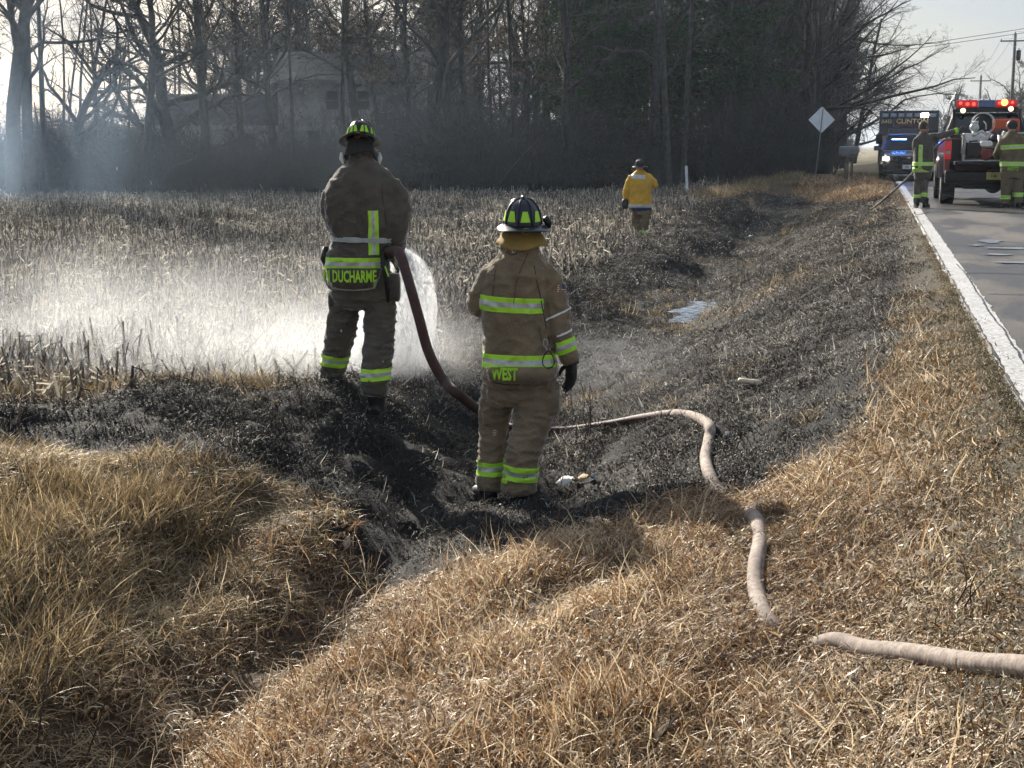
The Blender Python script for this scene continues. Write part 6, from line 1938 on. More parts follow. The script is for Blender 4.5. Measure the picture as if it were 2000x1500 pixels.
class Tree:
    def __init__(s, seed):
        s.r = random.Random(seed); s.paths = []

    def branch(s, p, d, L, r, lv, cfg):
        c = cfg[lv]; n_ = c['n']; R = s.r
        pts = [p.copy()]; rad = [r]; dirs = [d.copy()]
        for i in range(n_):
            d = (d + Vector((R.gauss(0, c['wob']), R.gauss(0, c['wob']), R.gauss(0, c['wob']) + c['up']))).normalized()
            p = p + d * (L / n_)
            pts.append(p.copy()); rad.append(max(r * (1 - c['taper'] * (i + 1) / n_), .0035)); dirs.append(d.copy())
        s.paths.append((lv, pts, rad))
        if lv + 1 < len(cfg):
            k = cfg[lv]['kids']; k = max(1, int(k * R.uniform(.8, 1.2)))
            ph = R.uniform(0, 6.28)
            for j in range(k):
                t = c['t0'] + (1 - c['t0']) * (j + R.random()) / k
                f = t * n_; i = min(int(f), n_ - 1); u = f - i
                q = pts[i].lerp(pts[i + 1], u); dd = dirs[i + 1]
                ph += 2.4 + R.uniform(-.5, .5)
                a = Vector((math.cos(ph), math.sin(ph), 0)); a = (a - dd * a.dot(dd))
                if a.length < .1: a = Vector((dd.y, -dd.x, .1))
                a.normalize()
                ang = math.radians(R.uniform(*c['ang']))
                nd = dd * math.cos(ang) + a * math.sin(ang)
                nl = L * c['rat'] * (1 - .55 * (t - c['t0']) / (1 - c['t0'] + 1e-6)) * R.uniform(.7, 1.25)
                nr = (rad[i] * (1 - u) + rad[i + 1] * u) * c['rr']
                s.branch(q, nd, nl, nr, lv + 1, cfg)

    def meshes(s, split=2, leaf=0, leaf_mat=None, leaf_size=.07):
        out = []
        for sel, sides, nm, mt in ((lambda l: l < split, 7, 'trunk', M_BARK), (lambda l: l >= split, 3, 'crown', M_TWIG)):
            Vs = []; Fs = []; o_ = 0
            for lv, pts, rad in s.paths:
                if not sel(lv): continue
                k = sides if lv < 3 else 3
                A = np.array([tuple(p) for p in pts]); T = np.gradient(A, axis=0); T /= np.linalg.norm(T, axis=1)[:, None] + 1e-9
                ref = np.where(np.abs(T[:, 2:3]) < .9, np.array([[0, 0, 1.]]), np.array([[1., 0, 0]]))
                if lv == 0: ref = np.tile([[1., 0, 0]], (len(A), 1))
                a = np.cross(T, ref); a /= np.linalg.norm(a, axis=1)[:, None] + 1e-9
                b_ = np.cross(T, a)
                th = np.arange(k) * 2 * np.pi / k
                V = A[:, None] + (a[:, None] * np.cos(th)[None, :, None] + b_[:, None] * np.sin(th)[None, :, None]) * np.array(rad)[:, None, None]
                n_ = len(A); idx_ = np.arange(n_ * k).reshape(n_, k) + o_
                Fs.append(np.stack([idx_[:-1], np.roll(idx_, -1, 1)[:-1], np.roll(idx_, -1, 1)[1:], idx_[1:]], -1).reshape(-1, 4))
                Vs.append(V.reshape(-1, 3)); o_ += n_ * k
            mats = [mt]; mi = None
            if nm == 'crown' and leaf:
                tips = [p for lv, pts, rad in s.paths if lv >= split + 1 for p in pts[1:]]
                s.r.shuffle(tips); tips = tips[:leaf]
                T_ = np.array([tuple(p) for p in tips]); m_ = len(T_)
                rg = np.random.default_rng(3)
                u = rg.normal(0, 1, (m_, 3)); u /= np.linalg.norm(u, axis=1)[:, None]
                v = np.cross(u, rg.normal(0, 1, (m_, 3))); v /= np.linalg.norm(v, axis=1)[:, None]
                sz = leaf_size * rg.uniform(.6, 1.3, (m_, 1)); T_ = T_ + rg.normal(0, .05, (m_, 3))
                V = np.stack([T_, T_ + u * sz + v * sz * .5, T_ + u * sz * 2, T_ + u * sz - v * sz * .5], 1)
                idx_ = np.arange(m_ * 4).reshape(m_, 4) + o_
                nf = sum(len(f) for f in Fs)
                Vs.append(V.reshape(-1, 3)); Fs.append(idx_); mats = [mt, leaf_mat]
                mi = np.concatenate([np.zeros(nf), np.ones(m_)])
            out.append(np_mesh(nm, np.concatenate(Vs), np.concatenate(Fs), mats, smooth=(nm == 'trunk'), mi=mi))
        return out


def lvl(n, wob, up, taper, kids, t0, ang, rat, rr):
    return dict(n=n, wob=wob, up=up, taper=taper, kids=kids, t0=t0, ang=ang, rat=rat, rr=rr)


def mk_tree(seed, H, R, kind, **kw):
    t = Tree(seed)
    if kind == 'tall':
        cfg = [lvl(10, .05, .02, .82, 22, .28, (35, 65), .36, .48), lvl(6, .16, .05, .85, 9, .15, (30, 60), .42, .6), lvl(4, .22, .03, .8, 6, .1, (30, 60), .5, .65), lvl(3, .28, .02, .6, 3, .1, (25, 60), .55, .75), lvl(2, .3, .02, .5, 0, 0, (0, 1), 0, 0)]
    elif kind == 'oak':
        cfg = [lvl(7, .12, .0, .55, 13, .22, (40, 75), .72, .62), lvl(8, .24, .05, .8, 9, .12, (30, 65), .42, .55), lvl(5, .28, .03, .8, 6, .1, (30, 65), .5, .62), lvl(3, .32, .02, .6, 4, .1, (25, 60), .5, .75), lvl(2, .3, .0, .5, 0, 0, (0, 1), 0, 0)]
    elif kind == 'pole':
        cfg = [lvl(10, .035, .02, .7, 13, .45, (30, 60), .26, .42), lvl(5, .18, .06, .85, 6, .15, (30, 60), .45, .6), lvl(4, .25, .03, .8, 4, .1, (30, 60), .5, .7), lvl(2, .3, .02, .5, 0, 0, (0, 1), 0, 0)]
    elif kind == 'fine':
        cfg = [lvl(8, .09, .0, .65, 17, .15, (40, 75), .58, .52), lvl(8, .17, .03, .85, 11, .10, (30, 60), .40, .55), lvl(5, .22, .02, .8, 7, .1, (25, 60), .48, .62), lvl(3, .28, .01, .6, 5, .1, (25, 60), .55, .75), lvl(2, .3, .0, .5, 0, 0, (0, 1), 0, 0)]
    else:   # shrub: many stems from the ground
        cfg = None
        for i in range(kw.get('stems', 12)):
            a = t.r.uniform(0, 6.28); d = Vector((math.cos(a) * .35, math.sin(a) * .35, 1)).normalized()
            c2 = [lvl(6, .14, .02, .8, 7, .15, (25, 60), .40, .6), lvl(4, .22, .03, .8, 4, .1, (25, 60), .5, .7), lvl(3, .3, .0, .5, 0, 0, (0, 1), 0, 0)]
            t.branch(Vector((math.cos(a) * R * 4 * t.r.random(), math.sin(a) * R * 4 * t.r.random(), -.1)), d, H * t.r.uniform(.5, 1.1), R, 0, c2)
        return t.meshes(1, kw.get('leaf', 0), M_DLEAF, .045)
    t.branch(Vector((0, 0, -.3)), Vector((kw.get('lean', 0), 0, 1)).normalized(), H, R, 0, cfg)
    return t.meshes(2, kw.get('leaf', 0), M_DLEAF)


def mk_pine(seed, H, R, base=.18, spread=3.2):
    r = np.random.default_rng(seed)
    b = MB(); b.tube([(r.normal(0, .05), r.normal(0, .05), z) for z in np.linspace(-.3, H, 9)], list(np.linspace(R, .03, 9)), 8)
    tr = b.mesh('trunk', M_BARK, True)
    Vs = []; C_ = []
    bb = MB(); z = H * base
    while z < H * .99:
        f = (z - H * base) / (H * (1 - base)); L_ = spread * (1 - f) ** .75 * (.55 + .45 * min(1, f * 4 + .3)) * r.uniform(.75, 1.2)
        for k in range(r.integers(3, 6)):
            a = r.uniform(0, 6.28); l_ = L_ * r.uniform(.6, 1.15); n_ = max(3, int(l_ / .22))
            p = np.array([0, 0, z]); pts = [tuple(p)]
            for i in range(n_):
                t = (i + 1) / n_
                p = p + np.array([math.cos(a), math.sin(a), .12 - .35 * t + .25 * t * t]) * l_ / n_; a += r.normal(0, .08)
                pts.append(tuple(p))
                if t > .22:
                    for _ in range(5): C_.append(p + r.normal(0, 1, 3) * [.22, .22, .10])
            bb.tube(pts, list(np.linspace(.035, .008, len(pts))), 3, caps=False)
        z += r.uniform(.22, .42)
    C_ = np.array(C_); m_ = len(C_); q = 5
    u = r.normal(0, 1, (m_, q, 3)); u[..., 2] = np.abs(u[..., 2]) * .8; u /= np.linalg.norm(u, axis=2)[..., None]
    w = np.cross(u, r.normal(0, 1, (m_, q, 3))); w /= np.linalg.norm(w, axis=2)[..., None]
    l_ = r.uniform(.10, .20, (m_, q, 1)); c = C_[:, None]
    V = np.stack([c - w * .012, c + w * .012, c + u * l_ + w * .022, c + u * l_ - w * .022], 2).reshape(-1, 3)
    n0 = len(bb.v); Vall = np.concatenate([np.array(bb.v), V])
    F_ = [np.array([f for f in bb.f]), np.arange(len(V)).reshape(-1, 4) + n0]
    cr = np_mesh('crown', Vall, F_, [M_BARK, M_NEED], mi=np.concatenate([np.zeros(len(bb.f)), np.ones(len(V) // 4)]))
    return tr, cr


PROTO = {
    'tall': [mk_tree(1, 17, .26, 'tall'), mk_tree(2, 16, .22, 'tall'), mk_tree(3, 18, .30, 'tall')],
    'oak': [mk_tree(4, 8.5, .34, 'oak'), mk_tree(5, 9, .30, 'oak')],
    'leafy': [mk_tree(6, 13, .20, 'tall', leaf=9000), mk_tree(7, 11, .18, 'fine', leaf=8000)],
    'pole': [mk_tree(8, 17, .13, 'pole'), mk_tree(9, 15, .10, 'pole'), mk_tree(10, 16, .11, 'pole')],
    'fine': [mk_tree(11, 12, .24, 'fine'), mk_tree(12, 12.5, .26, 'fine', lean=.08)],
    'shrub': [mk_tree(20 + i, 2.6, .018, 'shrub') for i in range(3)] + [mk_tree(30 + i, 2.2, .016, 'shrub', leaf=500) for i in range(2)],
    'pine': [mk_pine(1, 16, .22), mk_pine(2, 14, .20, .10, 3.6), mk_pine(3, 17, .24, .30, 3.0)],
}


def place(kind, i, px, d, s, rz, label, cat='tree', group=None, name=None, sz=None):
    q = P(px, 285, d); z = gz(q.x, q.y) if q.y < 88 else -.3
    nm = name or {'tall': 'bare_tree', 'oak': 'oak_tree', 'leafy': 'brown_leaved_tree', 'pole': 'slender_tree', 'fine': 'roadside_tree', 'shrub': 'bare_shrub', 'pine': 'pine_tree'}[kind]
    r_ = empty(nm, (q.x, q.y, z), rz); r_.scale = (s, s, sz or s)
    tag(r_, label, cat, group)
    tm, cm = PROTO[kind][i]
    link('trunk', tm, r_); link('crown', cm, r_)
    return r_


TREES = [
    ('tall', 2, 22, 58, 1.15, .3, 'thickest bare tree at the left end of the wood, in the blue smoke'),
    ('tall', 0, 62, 60, 1.05, 2.0, 'bare trunk right beside the thickest tree at the left end'),
    ('pole', 0, 88, 61, 1.05, 1.0, 'thin bare tree between the big left trunks and the twisted small tree'),
    ('oak', 1, 116, 62, .85, 4.1, 'small twisted tree with crooked forking limbs above the shed roof'),
    ('pole', 2, 192, 74, .8, 1.7, 'slight bare tree behind the shed roof'),
    ('tall', 1, 274, 62, 1.0, .9, 'straight dark trunk between the shed and the pale house wing'),
    ('oak', 0, 345, 66, 1.15, 2.7, 'wide oak with limbs arching left, in front of the pale house wing'),
    ('tall', 0, 395, 65, 1.0, 5.2, 'heavy leaning bare tree beside the wide oak'),
    ('leafy', 0, 470, 68, 1.05, .4, 'tree with brown leaves still on, left of the grey house'),
    ('tall', 1, 548, 66, .95, 3.3, 'dark trunk at the left corner of the grey house'),
    ('pole', 1, 575, 64, .95, 1.1, 'slim tree just right of the house corner'),
    ('pole', 2, 668, 66, 1.0, 2.2, 'thin tree rising in front of the grey house wall'),
    ('tall', 1, 712, 70, 1.1, 4.0, 'bare tree growing through the middle of the grey house front'),
    ('pole', 0, 748, 67, 1.0, 3.1, 'slender tree near the right window of the grey house'),
    ('leafy', 1, 800, 66, 1.1, 2.1, 'dense brown-leaved tree at the right end of the grey house'),
    ('tall', 2, 848, 64, 1.05, 5.0, 'thick dark trunk just right of the grey house'),
    ('tall', 0, 870, 66, .95, 1.2, 'trunk growing close against the thick dark trunk'),
    ('tall', 1, 930, 65, 1.0, 3.9, 'bare tree standing alone in the bright gap of sky'),
    ('pole', 1, 962, 67, 1.0, 2.9, 'thin straight tree on the right of the bright gap'),
    ('pole', 2, 1008, 66, 1.05, .7, 'pole-like tree between the bright gap and the pines'),
    ('leafy', 0, 1035, 68, .9, 4.9, 'leafy brown tree at the left edge of the pines'),
    ('tall', 1, 1104, 62, .98, 1.9, 'pale straight trunk in front of the pines'),
    ('pine', 0, 1130, 68, 1.0, 0, 'leftmost tall pine with shaggy dark green boughs'),
    ('pine', 1, 1185, 70, 1.1, 1, 'broad pine behind the firefighter in yellow'),
    ('pine', 2, 1240, 72, 1.05, 2, 'pine with bare lower trunk right of the broad pine'),
    ('tall', 0, 1284, 63, 1.0, 3, 'dark bare trunk between two pines above the firefighter in yellow'),
    ('pole', 0, 1312, 60, 1.15, 1.3, 'left one of the twin slender trunks behind the white marker post'),
    ('pole', 1, 1335, 60.5, 1.2, 4.3, 'right one of the twin slender trunks behind the white marker post'),
    ('pine', 1, 1350, 70, 1.15, 4, 'low-branched pine behind the white marker post'),
    ('pine', 0, 1420, 68, 1.05, 5, 'tall pine right of the white marker post'),
    ('pine', 2, 1480, 72, 1.0, .5, 'pine half hidden by bare branches left of the road sign'),
    ('fine', 0, 1500, 72, 1.05, 1.0, 'fine-twigged bare tree left of the road sign'),
    ('fine', 1, 1575, 72, 1.12, 2.4, 'spreading bare tree above the road sign'),
    ('fine', 0, 1600, 84, 1.15, 4.4, 'big bare tree whose twigs reach over the mailbox'),
    ('fine', 1, 1650, 104, 1.2, 5.9, 'bare tree behind the mailbox reaching towards the ambulance'),
    ('fine', 0, 1668, 128, 1.1, 3.2, 'farther bare tree beside the ambulance'),
    ('oak', 0, 1870, 205, 1.15, 1.4, 'spreading bare tree beyond the red truck, left one', ),
    ('oak', 1, 1940, 200, 1.25, 3.4, 'spreading bare tree behind the farther utility pole'),
    ('oak', 0, 2000, 170, 1.2, 5.4, 'bare tree behind the transformer pole at the frame edge'),
    ('leafy', 1, 2025, 150, 1.0, 1.4, 'dark leafy tree behind the firefighter at the tailgate'),
    ('leafy', 0, 1968, 190, .62, 2.4, 'low dark tree under the spreading bare trees'),
    ('leafy', 1, 1905, 215, .75, .4, 'low tree just above the light bar of the truck'),
    ('fine', 0, 1848, 240, .62, .4, 'small bare tree between ambulance and red truck'),
]
for t_ in TREES: place(*t_)

# the deeper wood behind, a mass nobody could count
wood_m = [PROTO['tall'][1], PROTO['pole'][0], PROTO['pole'][1], PROTO['leafy'][0], PROTO['fine'][0]]
wm = []
for tm, cm in wood_m:
    bm = bmesh.new(); bm.from_mesh(tm); bm.from_mesh(cm); me = bpy.data.meshes.new('wood_tree'); bm.to_mesh(me); bm.free()
    me.materials.append(M_TWIG); wm.append(me)
pts = []
for i in range(190):
    px = RNG.uniform(350, 1650); d = RNG.uniform(74, 125)
    if 840 < px < 1010 and RNG.random() < .7: continue
    if px < 380 or (px < 850 and d < 86): continue
    q = P(px, 285, d); pts.append((q.x, q.y, -.9))
for i in range(36):
    px = RNG.uniform(1480, 1690); d = RNG.uniform(85, 190); q = P(px, 285, d)
    if q.x < -3.5: pts.append((q.x, q.y, -.4))
for i in range(16):
    px = RNG.uniform(-150, 370); d = RNG.uniform(80, 110); q = P(px, 285, d); pts.append((q.x, q.y, -.9))
pts = np.array(pts)
tag(scatter('far_wood', wm, pts, rots(len(pts), .03), RNG.uniform(.75, 1.1, len(pts))), kind='stuff')
# undergrowth along the edge of the wood
sm_ = []
for tm, cm in PROTO['shrub']:
    bm = bmesh.new(); bm.from_mesh(tm); bm.from_mesh(cm); me = bpy.data.meshes.new('undergrowth_shrub'); bm.to_mesh(me); bm.free()
    me.materials.append(M_TWIG); sm_.append(me)
    if len(cm.materials) > 1: me.materials.append(M_DLEAF)
pts = []; sc_ = []
for i in range(1500):
    px = RNG.uniform(-120, 1660); d = 61 + RNG.exponential(14) if px < 1450 else RNG.uniform(62, 80)
    q = P(px, 285, d)
    if q.x > -3.0 or (290 < px < 830 and 74 < d < 88) or (60 < px < 270 and 80 < d < 92): continue
    pts.append((q.x, q.y, float(ground(q.x, q.y)[0]))); sc_.append((RNG.uniform(.35, 1.2) + .9 * RNG.random() ** 4) * (.8 + .6 * float(vnoise(px / 90., 3.)))  * (1 if px < 1000 else 1.15))
for i in range(60):
    px = RNG.uniform(1835, 2060); d = RNG.uniform(140, 230); q = P(px, 285, d); pts.append((q.x, q.y, -.4)); sc_.append(RNG.uniform(1.6, 3.0))
for i in range(40):
    px = RNG.uniform(1600, 1700); d = RNG.uniform(75, 200); q = P(px, 285, d)
    if q.x < -2: pts.append((q.x, q.y, -.2)); sc_.append(RNG.uniform(.7, 1.6))
pts = np.array(pts)
tag(scatter('undergrowth', sm_, pts, rots(len(pts), .08), np.array(sc_), RNG.choice(5, len(pts), p=[.31, .31, .30, .04, .04])), kind='stuff')
# a few pale dead saplings and fallen limbs
for (x0, y0, x1, y1, d, r_, lb2) in ((330, 330, 505, 262, 60.5, .045, 'fallen pale limb leaning up through the brush left of the grey house'), (965, 372, 1062, 262, 60, .03, 'thin pale sapling leaning right, left of the pines'), (1018, 368, 1058, 268, 60.3, .03, 'second leaning sapling crossing the first one'), (1195, 375, 1300, 300, 60.5, .03, 'thin stick leaning behind the firefighter in yellow'), (1125, 300, 1168, 215, 61, .03, 'pale broken sapling in front of the leftmost pine')):
    a_ = P(x0, y0, d); c_ = P(x1, y1, d + 1)
    mid = (a_ + c_) / 2 + Vector((0, 0, .12))
    b = MB(); b.tube([p - a_ for p in smooth_path([a_, mid, c_], 5)], [r_] * 5 + [r_ * .8] * 3 + [r_ * .5] * 3, 6); b.tube([mid - a_, mid - a_ + Vector((.5, .2, .5))], [r_ * .5, r_ * .2], 4)
    o = b.build('fallen_limb', M_BARK, smooth=True, loc=a_); tag(o, lb2, 'branch')

# ================================================================== BUILDINGS BEHIND THE TREES
M_SIDE = pmat('weathered_grey_siding', (.34, .34, .34), .85, var=.22, vscale=1.2, dirt=(.10, .10, .10), dirt_amt=.6)
M_SIDE2 = pmat('pale_siding', (.50, .51, .52), .8, var=.15, vscale=1.0, dirt=(.2, .2, .2), dirt_amt=.6)
M_ROOF = pmat('dark_shingles', (.045, .048, .052), .9, var=.25, vscale=3)
M_DARKW = pmat('dark_opening', (.015, .016, .018), .4)


def house(name, x0, x1, yb, ye, yr, d, dep, label, mat, windows=(), cat='house', hip=0.0):
    a = P(x0, 285, d); s = d / FPX
    W = (x1 - x0) * s; zt = lambda py: CAMZ + (285 - py) * s
    o = empty(name, (a.x, a.y, 0), YAW); tag(o, label, cat)
    z0 = -.95; ze = zt(ye); zr = zt(yr)
    wb_ = MB(); wb_.box((0, 0, z0), (W, dep, ze)); wl_ = wb_.build('wall', mat, o)
    lp = MB(); z = z0 + .1
    while z < ze - .05:
        lp.add([(0, -.012, z), (W, -.012, z), (W, -.002, z + .13), (0, -.002, z + .13), (0, -.002, z - .004), (W, -.002, z - .004)], [(0, 1, 2, 3), (4, 5, 1, 0)]); z += .14
    lo_ = lp.build('clapboards', mat, o); tag(lo_, kind='stuff')
    rf = MB(); ov = .35; hp = hip
    rf.add([(-ov, -ov, ze - .05), (W + ov, -ov, ze - .05), (W + ov, dep + ov, ze - .05), (-ov, dep + ov, ze - .05), (-ov + hp, dep / 2, zr), (W + ov - hp, dep / 2, zr)],
           [(0, 1, 5, 4), (2, 3, 4, 5), (1, 2, 5), (3, 0, 4), (0, 3, 2, 1)]); rf.build('roof', M_ROOF, o)
    MB().box((-ov, -ov - .03, ze - .20), (W + ov, -ov - .002, ze - .04)).build('fascia', mat, o)
    for (wx0, wx1, wy0, wy1) in windows:
        u0, u1 = (wx0 - x0) * s, (wx1 - x0) * s; v0, v1 = zt(wy1), zt(wy0)
        fr = MB(); t = .07
        fr.box((u0 - t, -.05, v0 - t), (u1 + t, -.014, v0)); fr.box((u0 - t, -.05, v1), (u1 + t, -.014, v1 + t)); fr.box((u0 - t, -.05, v0), (u0, -.014, v1)); fr.box((u1, -.05, v0), (u1 + t, -.014, v1)); fr.box((u0, -.04, (v0 + v1) / 2 - .02), (u1, -.016, (v0 + v1) / 2 + .02))
        f_ = fr.build('window', mat, o)
        MB().box((u0, -.028, v0), (u1, -.018, v1)).build('pane', M_DARKW, f_)
    return o


house('grey_house', 545, 822, 380, 157, 98, 76, 6.5, 'tall weathered grey farmhouse with dark roof half hidden behind the bare trees', M_SIDE, [(602, 625, 256, 300), (735, 758, 262, 306), (640, 662, 180, 215), (700, 722, 180, 215)])
house('house_wing', 300, 536, 380, 245, 182, 79, 5.5, 'low pale house wing with dark roof between the shed and the grey farmhouse', M_SIDE2, [(330, 345, 262, 290), (480, 500, 262, 290)], cat='house')
house('shed', 72, 262, 380, 262, 232, 82, 6, 'long low shed with a pale end behind the trunks at the left', M_SIDE2, [(95, 115, 275, 300), (140, 165, 275, 330)], cat='shed', hip=3.0)

# ================================================================== SMALL THINGS ON THE GROUND
M_BOT = pmat('crushed_pale_plastic', (.66, .58, .42), .5, var=.15)
g = G(1466, 754)
b = MB(); b.lathe([(.008, -.10), (.030, -.09), (.034, -.05), (.028, -.02), (.034, .01), (.030, .05), (.014, .075), (.012, .095)], 14, M=Matrix.Translation((0, 0, .03)) @ Matrix.Rotation(math.pi / 2, 4, 'Y') @ Matrix.Diagonal((.7, 1, 1, 1)))
o = b.build('plastic_bottle', M_BOT, smooth=True, loc=g); o.rotation_euler = (0, .1, .15); tag(o, 'crushed yellowish plastic bottle lying on the burnt slope', 'bottle')
for (px, py, w_, rz, mt, nm, lb2, ct) in ((1105, 947, .085, .4, M_WHT, 'torn_paper', 'scrap of white paper just right of the watching firefighter boots', 'litter'), (1140, 944, .08, -.3, M_TANW, 'corn_husk', 'pale corn husk beside the white paper scrap', 'corn husk'),
                                      (1158, 940, .03, 1.2, M_LENS, 'torn_paper', 'small bluish scrap right of the corn husk', 'litter'), (1506, 572, .07, .6, M_HUSK, 'corn_husk', 'curled pale husk on the burnt slope above the hose', 'corn husk'),
                                      (1465, 464, .08, .2, M_WHT, 'torn_paper', 'small white scrap far down the ditch', 'litter'), (1420, 860, .03, 1.0, M_WHT, 'torn_paper', 'white speck of paper right of the hose bend', 'litter'),
                                      (680, 1072, .05, 1.3, M_HUSK, 'dry_leaf', 'single pale upright leaf at the edge of the left grass', 'leaf'), (1365, 1350, .04, .3, M_HUSK, 'dry_leaf', 'curled pale leaf in the grass near the bottom', 'leaf')):
    g = G(px, py); vs = []; N_ = 7
    for i in range(N_):
        t = i / (N_ - 1) - .5
        for e in (-.5, .5): vs.append((t * w_ * 2, e * w_ * (.9 - 1.4 * t * t) * .7, .015 + .02 * math.sin(t * 6 + e * 3) + .018 * abs(e)))
    o = MB().add(vs, [(2 * i, 2 * i + 1, 2 * i + 3, 2 * i + 2) for i in range(N_ - 1)]).build(nm, mt, loc=g + Vector((0, 0, .01)), smooth=True)
    o.rotation_euler = (.2, -.3 if 'leaf' not in nm else -1.0, rz); o.modifiers.new('thick', 'SOLIDIFY').thickness = .002; tag(o, lb2, ct)
# dry weeds with thin branching stems
M_WEED = pmat('dry_weed_stem', (.19, .145, .10), .8, var=.3, vscale=25)
M_WEEDD = pmat('dark_weed_stem', (.045, .028, .022), .8, var=.3, vscale=25)


def weed(stems, label, mat, base_px, r=.004):
    g = G(*base_px); d = depth(g); b = MB()
    for st in stems:
        pts = [P(x, y, d + dd) - g for (x, y, dd) in st]
        pts = smooth_path(pts, 4); n_ = len(pts)
        b.tube(pts, [max(.0012, r * (1 - .7 * i / n_)) for i in range(n_)], 5)
        for i in range(3, n_, 5):
            q = pts[i]; b.tube([q, q + Vector((random.uniform(-.05, .05), random.uniform(-.03, .03), random.uniform(.02, .06)))], [r * .4, .0012], 4)
    o = b.build('dry_weed', mat, smooth=True, loc=g); tag(o, label, 'weed'); return o


weed([[(1145, 868, 0), (1150, 830, 0), (1152, 800, 0), (1142, 775, .02), (1134, 745, .02)], [(1150, 870, 0), (1154, 820, 0), (1153, 790, 0), (1151, 750, .05)], [(1140, 866, 0), (1146, 835, 0), (1140, 815, 0), (1142, 780, .04)]], 'forked dead stems right of the hanging black glove', M_WEEDD, (1146, 868), .007)
weed([[(1082, 846, 0), (1092, 810, 0), (1100, 760, .01), (1104, 735, .02)], [(1084, 848, 0), (1098, 830, .02), (1112, 818, .03)], [(1088, 850, 0), (1115, 836, .02), (1140, 815, .03)]], 'thin reddish stem rising beside the black glove', M_WEED, (1084, 848), .0055)
weed([[(1126, 866, 0), (1126, 830, 0), (1119, 800, 0), (1112, 765, 0)]], 'single dark stem below the black glove', M_WEEDD, (1126, 866), .004)
weed([[(1094, 960, 0), (1100, 930, 0), (1120, 905, .02), (1148, 882, .04)], [(1126, 975, 0), (1127, 930, 0), (1125, 890, 0)], [(1104, 985, 0), (1112, 960, 0), (1135, 935, .05)]], 'crossed dry stems over the white paper scrap', M_WEED, (1100, 978), .004)
weed([[(436, 736, 0), (470, 700, .1), (505, 660, .2), (540, 622, .3)], [(414, 748, 0), (420, 715, 0), (426, 688, 0)]], 'long thin stalk leaning right in front of the bright spray', M_WEED, (430, 752), .004)
weed([[(70, 1490, 0), (80, 1400, 0), (92, 1320, 0), (95, 1260, .02)], [(72, 1480, 0), (88, 1440, .02), (105, 1400, .03)]], 'tall dark weed stem at the bottom left', M_WEEDD, (70, 1498), .0045)
weed([[(165, 1490, 0), (190, 1420, 0), (210, 1360, 0), (240, 1300, .02), (242, 1245, .02)]], 'second dark weed stem right of the bottom left one', M_WEEDD, (170, 1498), .004)
weed([[(948, 1060, 0), (950, 1020, 0), (947, 980, 0), (945, 950, 0)]], 'thin stem in front of the left boot of the watching firefighter', M_WEED, (948, 1070), .003)
weed([[(1260, 1490, 0), (1290, 1440, 0), (1330, 1390, .02)], [(1300, 1430, 0), (1312, 1400, .03)]], 'short dark twig in the grass at the bottom centre', M_WEEDD, (1262, 1498), .004)
weed([[(1635, 440, 0), (1632, 400, 0), (1645, 370, .1), (1670, 335, .2)], [(1634, 430, 0), (1618, 395, 0), (1640, 350, .2)]], 'tall thin sapling standing in the burnt ditch near the thin black hose', M_WEED, (1636, 470), .010)
weed([[(1585, 540, 0), (1588, 500, 0), (1586, 465, 0)]], 'lone dead stalk on the burnt slope', M_WEED, (1585, 545), .006)
weed([[(1868, 1180, 0), (1888, 1140, 0), (1880, 1100, 0)], [(1900, 1200, 0), (1895, 1150, 0), (1912, 1110, 0)], [(1880, 1190, 0), (1900, 1160, 0), (1925, 1130, 0)]], 'dark branching weed near the gravel at the right edge', M_WEEDD, (1888, 1205), .004)
# charred corn stalks along the top of the bank
for i, (px, py, hgt_, ln_) in enumerate(((10, 768, 40, 12), (38, 762, 50, 5), (62, 765, 38, -18), (80, 752, 62, 8), (104, 748, 55, -30), (112, 750, 60, 6), (120, 752, 40, 16), (140, 730, 62, 1), (240, 765, 28, 22), (256, 758, 44, 3), (262, 757, 26, 3), (290, 748, 26, 4), (195, 770, 24, 1), (205, 770, 27, 0), (212, 770, 25, 2), (148, 792, 36, 10), (122, 800, 38, 2), (45, 822, 34, 8), (35, 826, 36, 4), (18, 822, 30, 10), (310, 742, 24, 10), (328, 740, 22, 10))):
    g = G(px, py); d = depth(g)
    t0 = P(px + ln_, py - hgt_, d) - g
    b = MB(); w_ = .011 if hgt_ > 30 else .009
    b.tube([(0, 0, -.02), t0 * .5 + Vector((.004, 0, 0)), t0], [w_ * 1.1, w_ * .9, w_ * .8], 6); b.tube([t0 * .48, t0 * .54], w_ * 1.25, 6)
    if i % 3 == 0: b.tube([t0 * .95, t0 * .8 + Vector((.06, .02, 0)), t0 * .35 + Vector((.10, .03, 0))], [.004, .006, .002], 4)
    o = b.build('corn_stalk', M_WEEDD if i % 2 else M_WEED, smooth=True, loc=g); tag(o, 'short scorched corn stalk poking up along the top of the left bank', 'corn stalk', 'scorched corn stalks along the top of the left bank')

# ================================================================== WATER SPRAY AND SMOKE


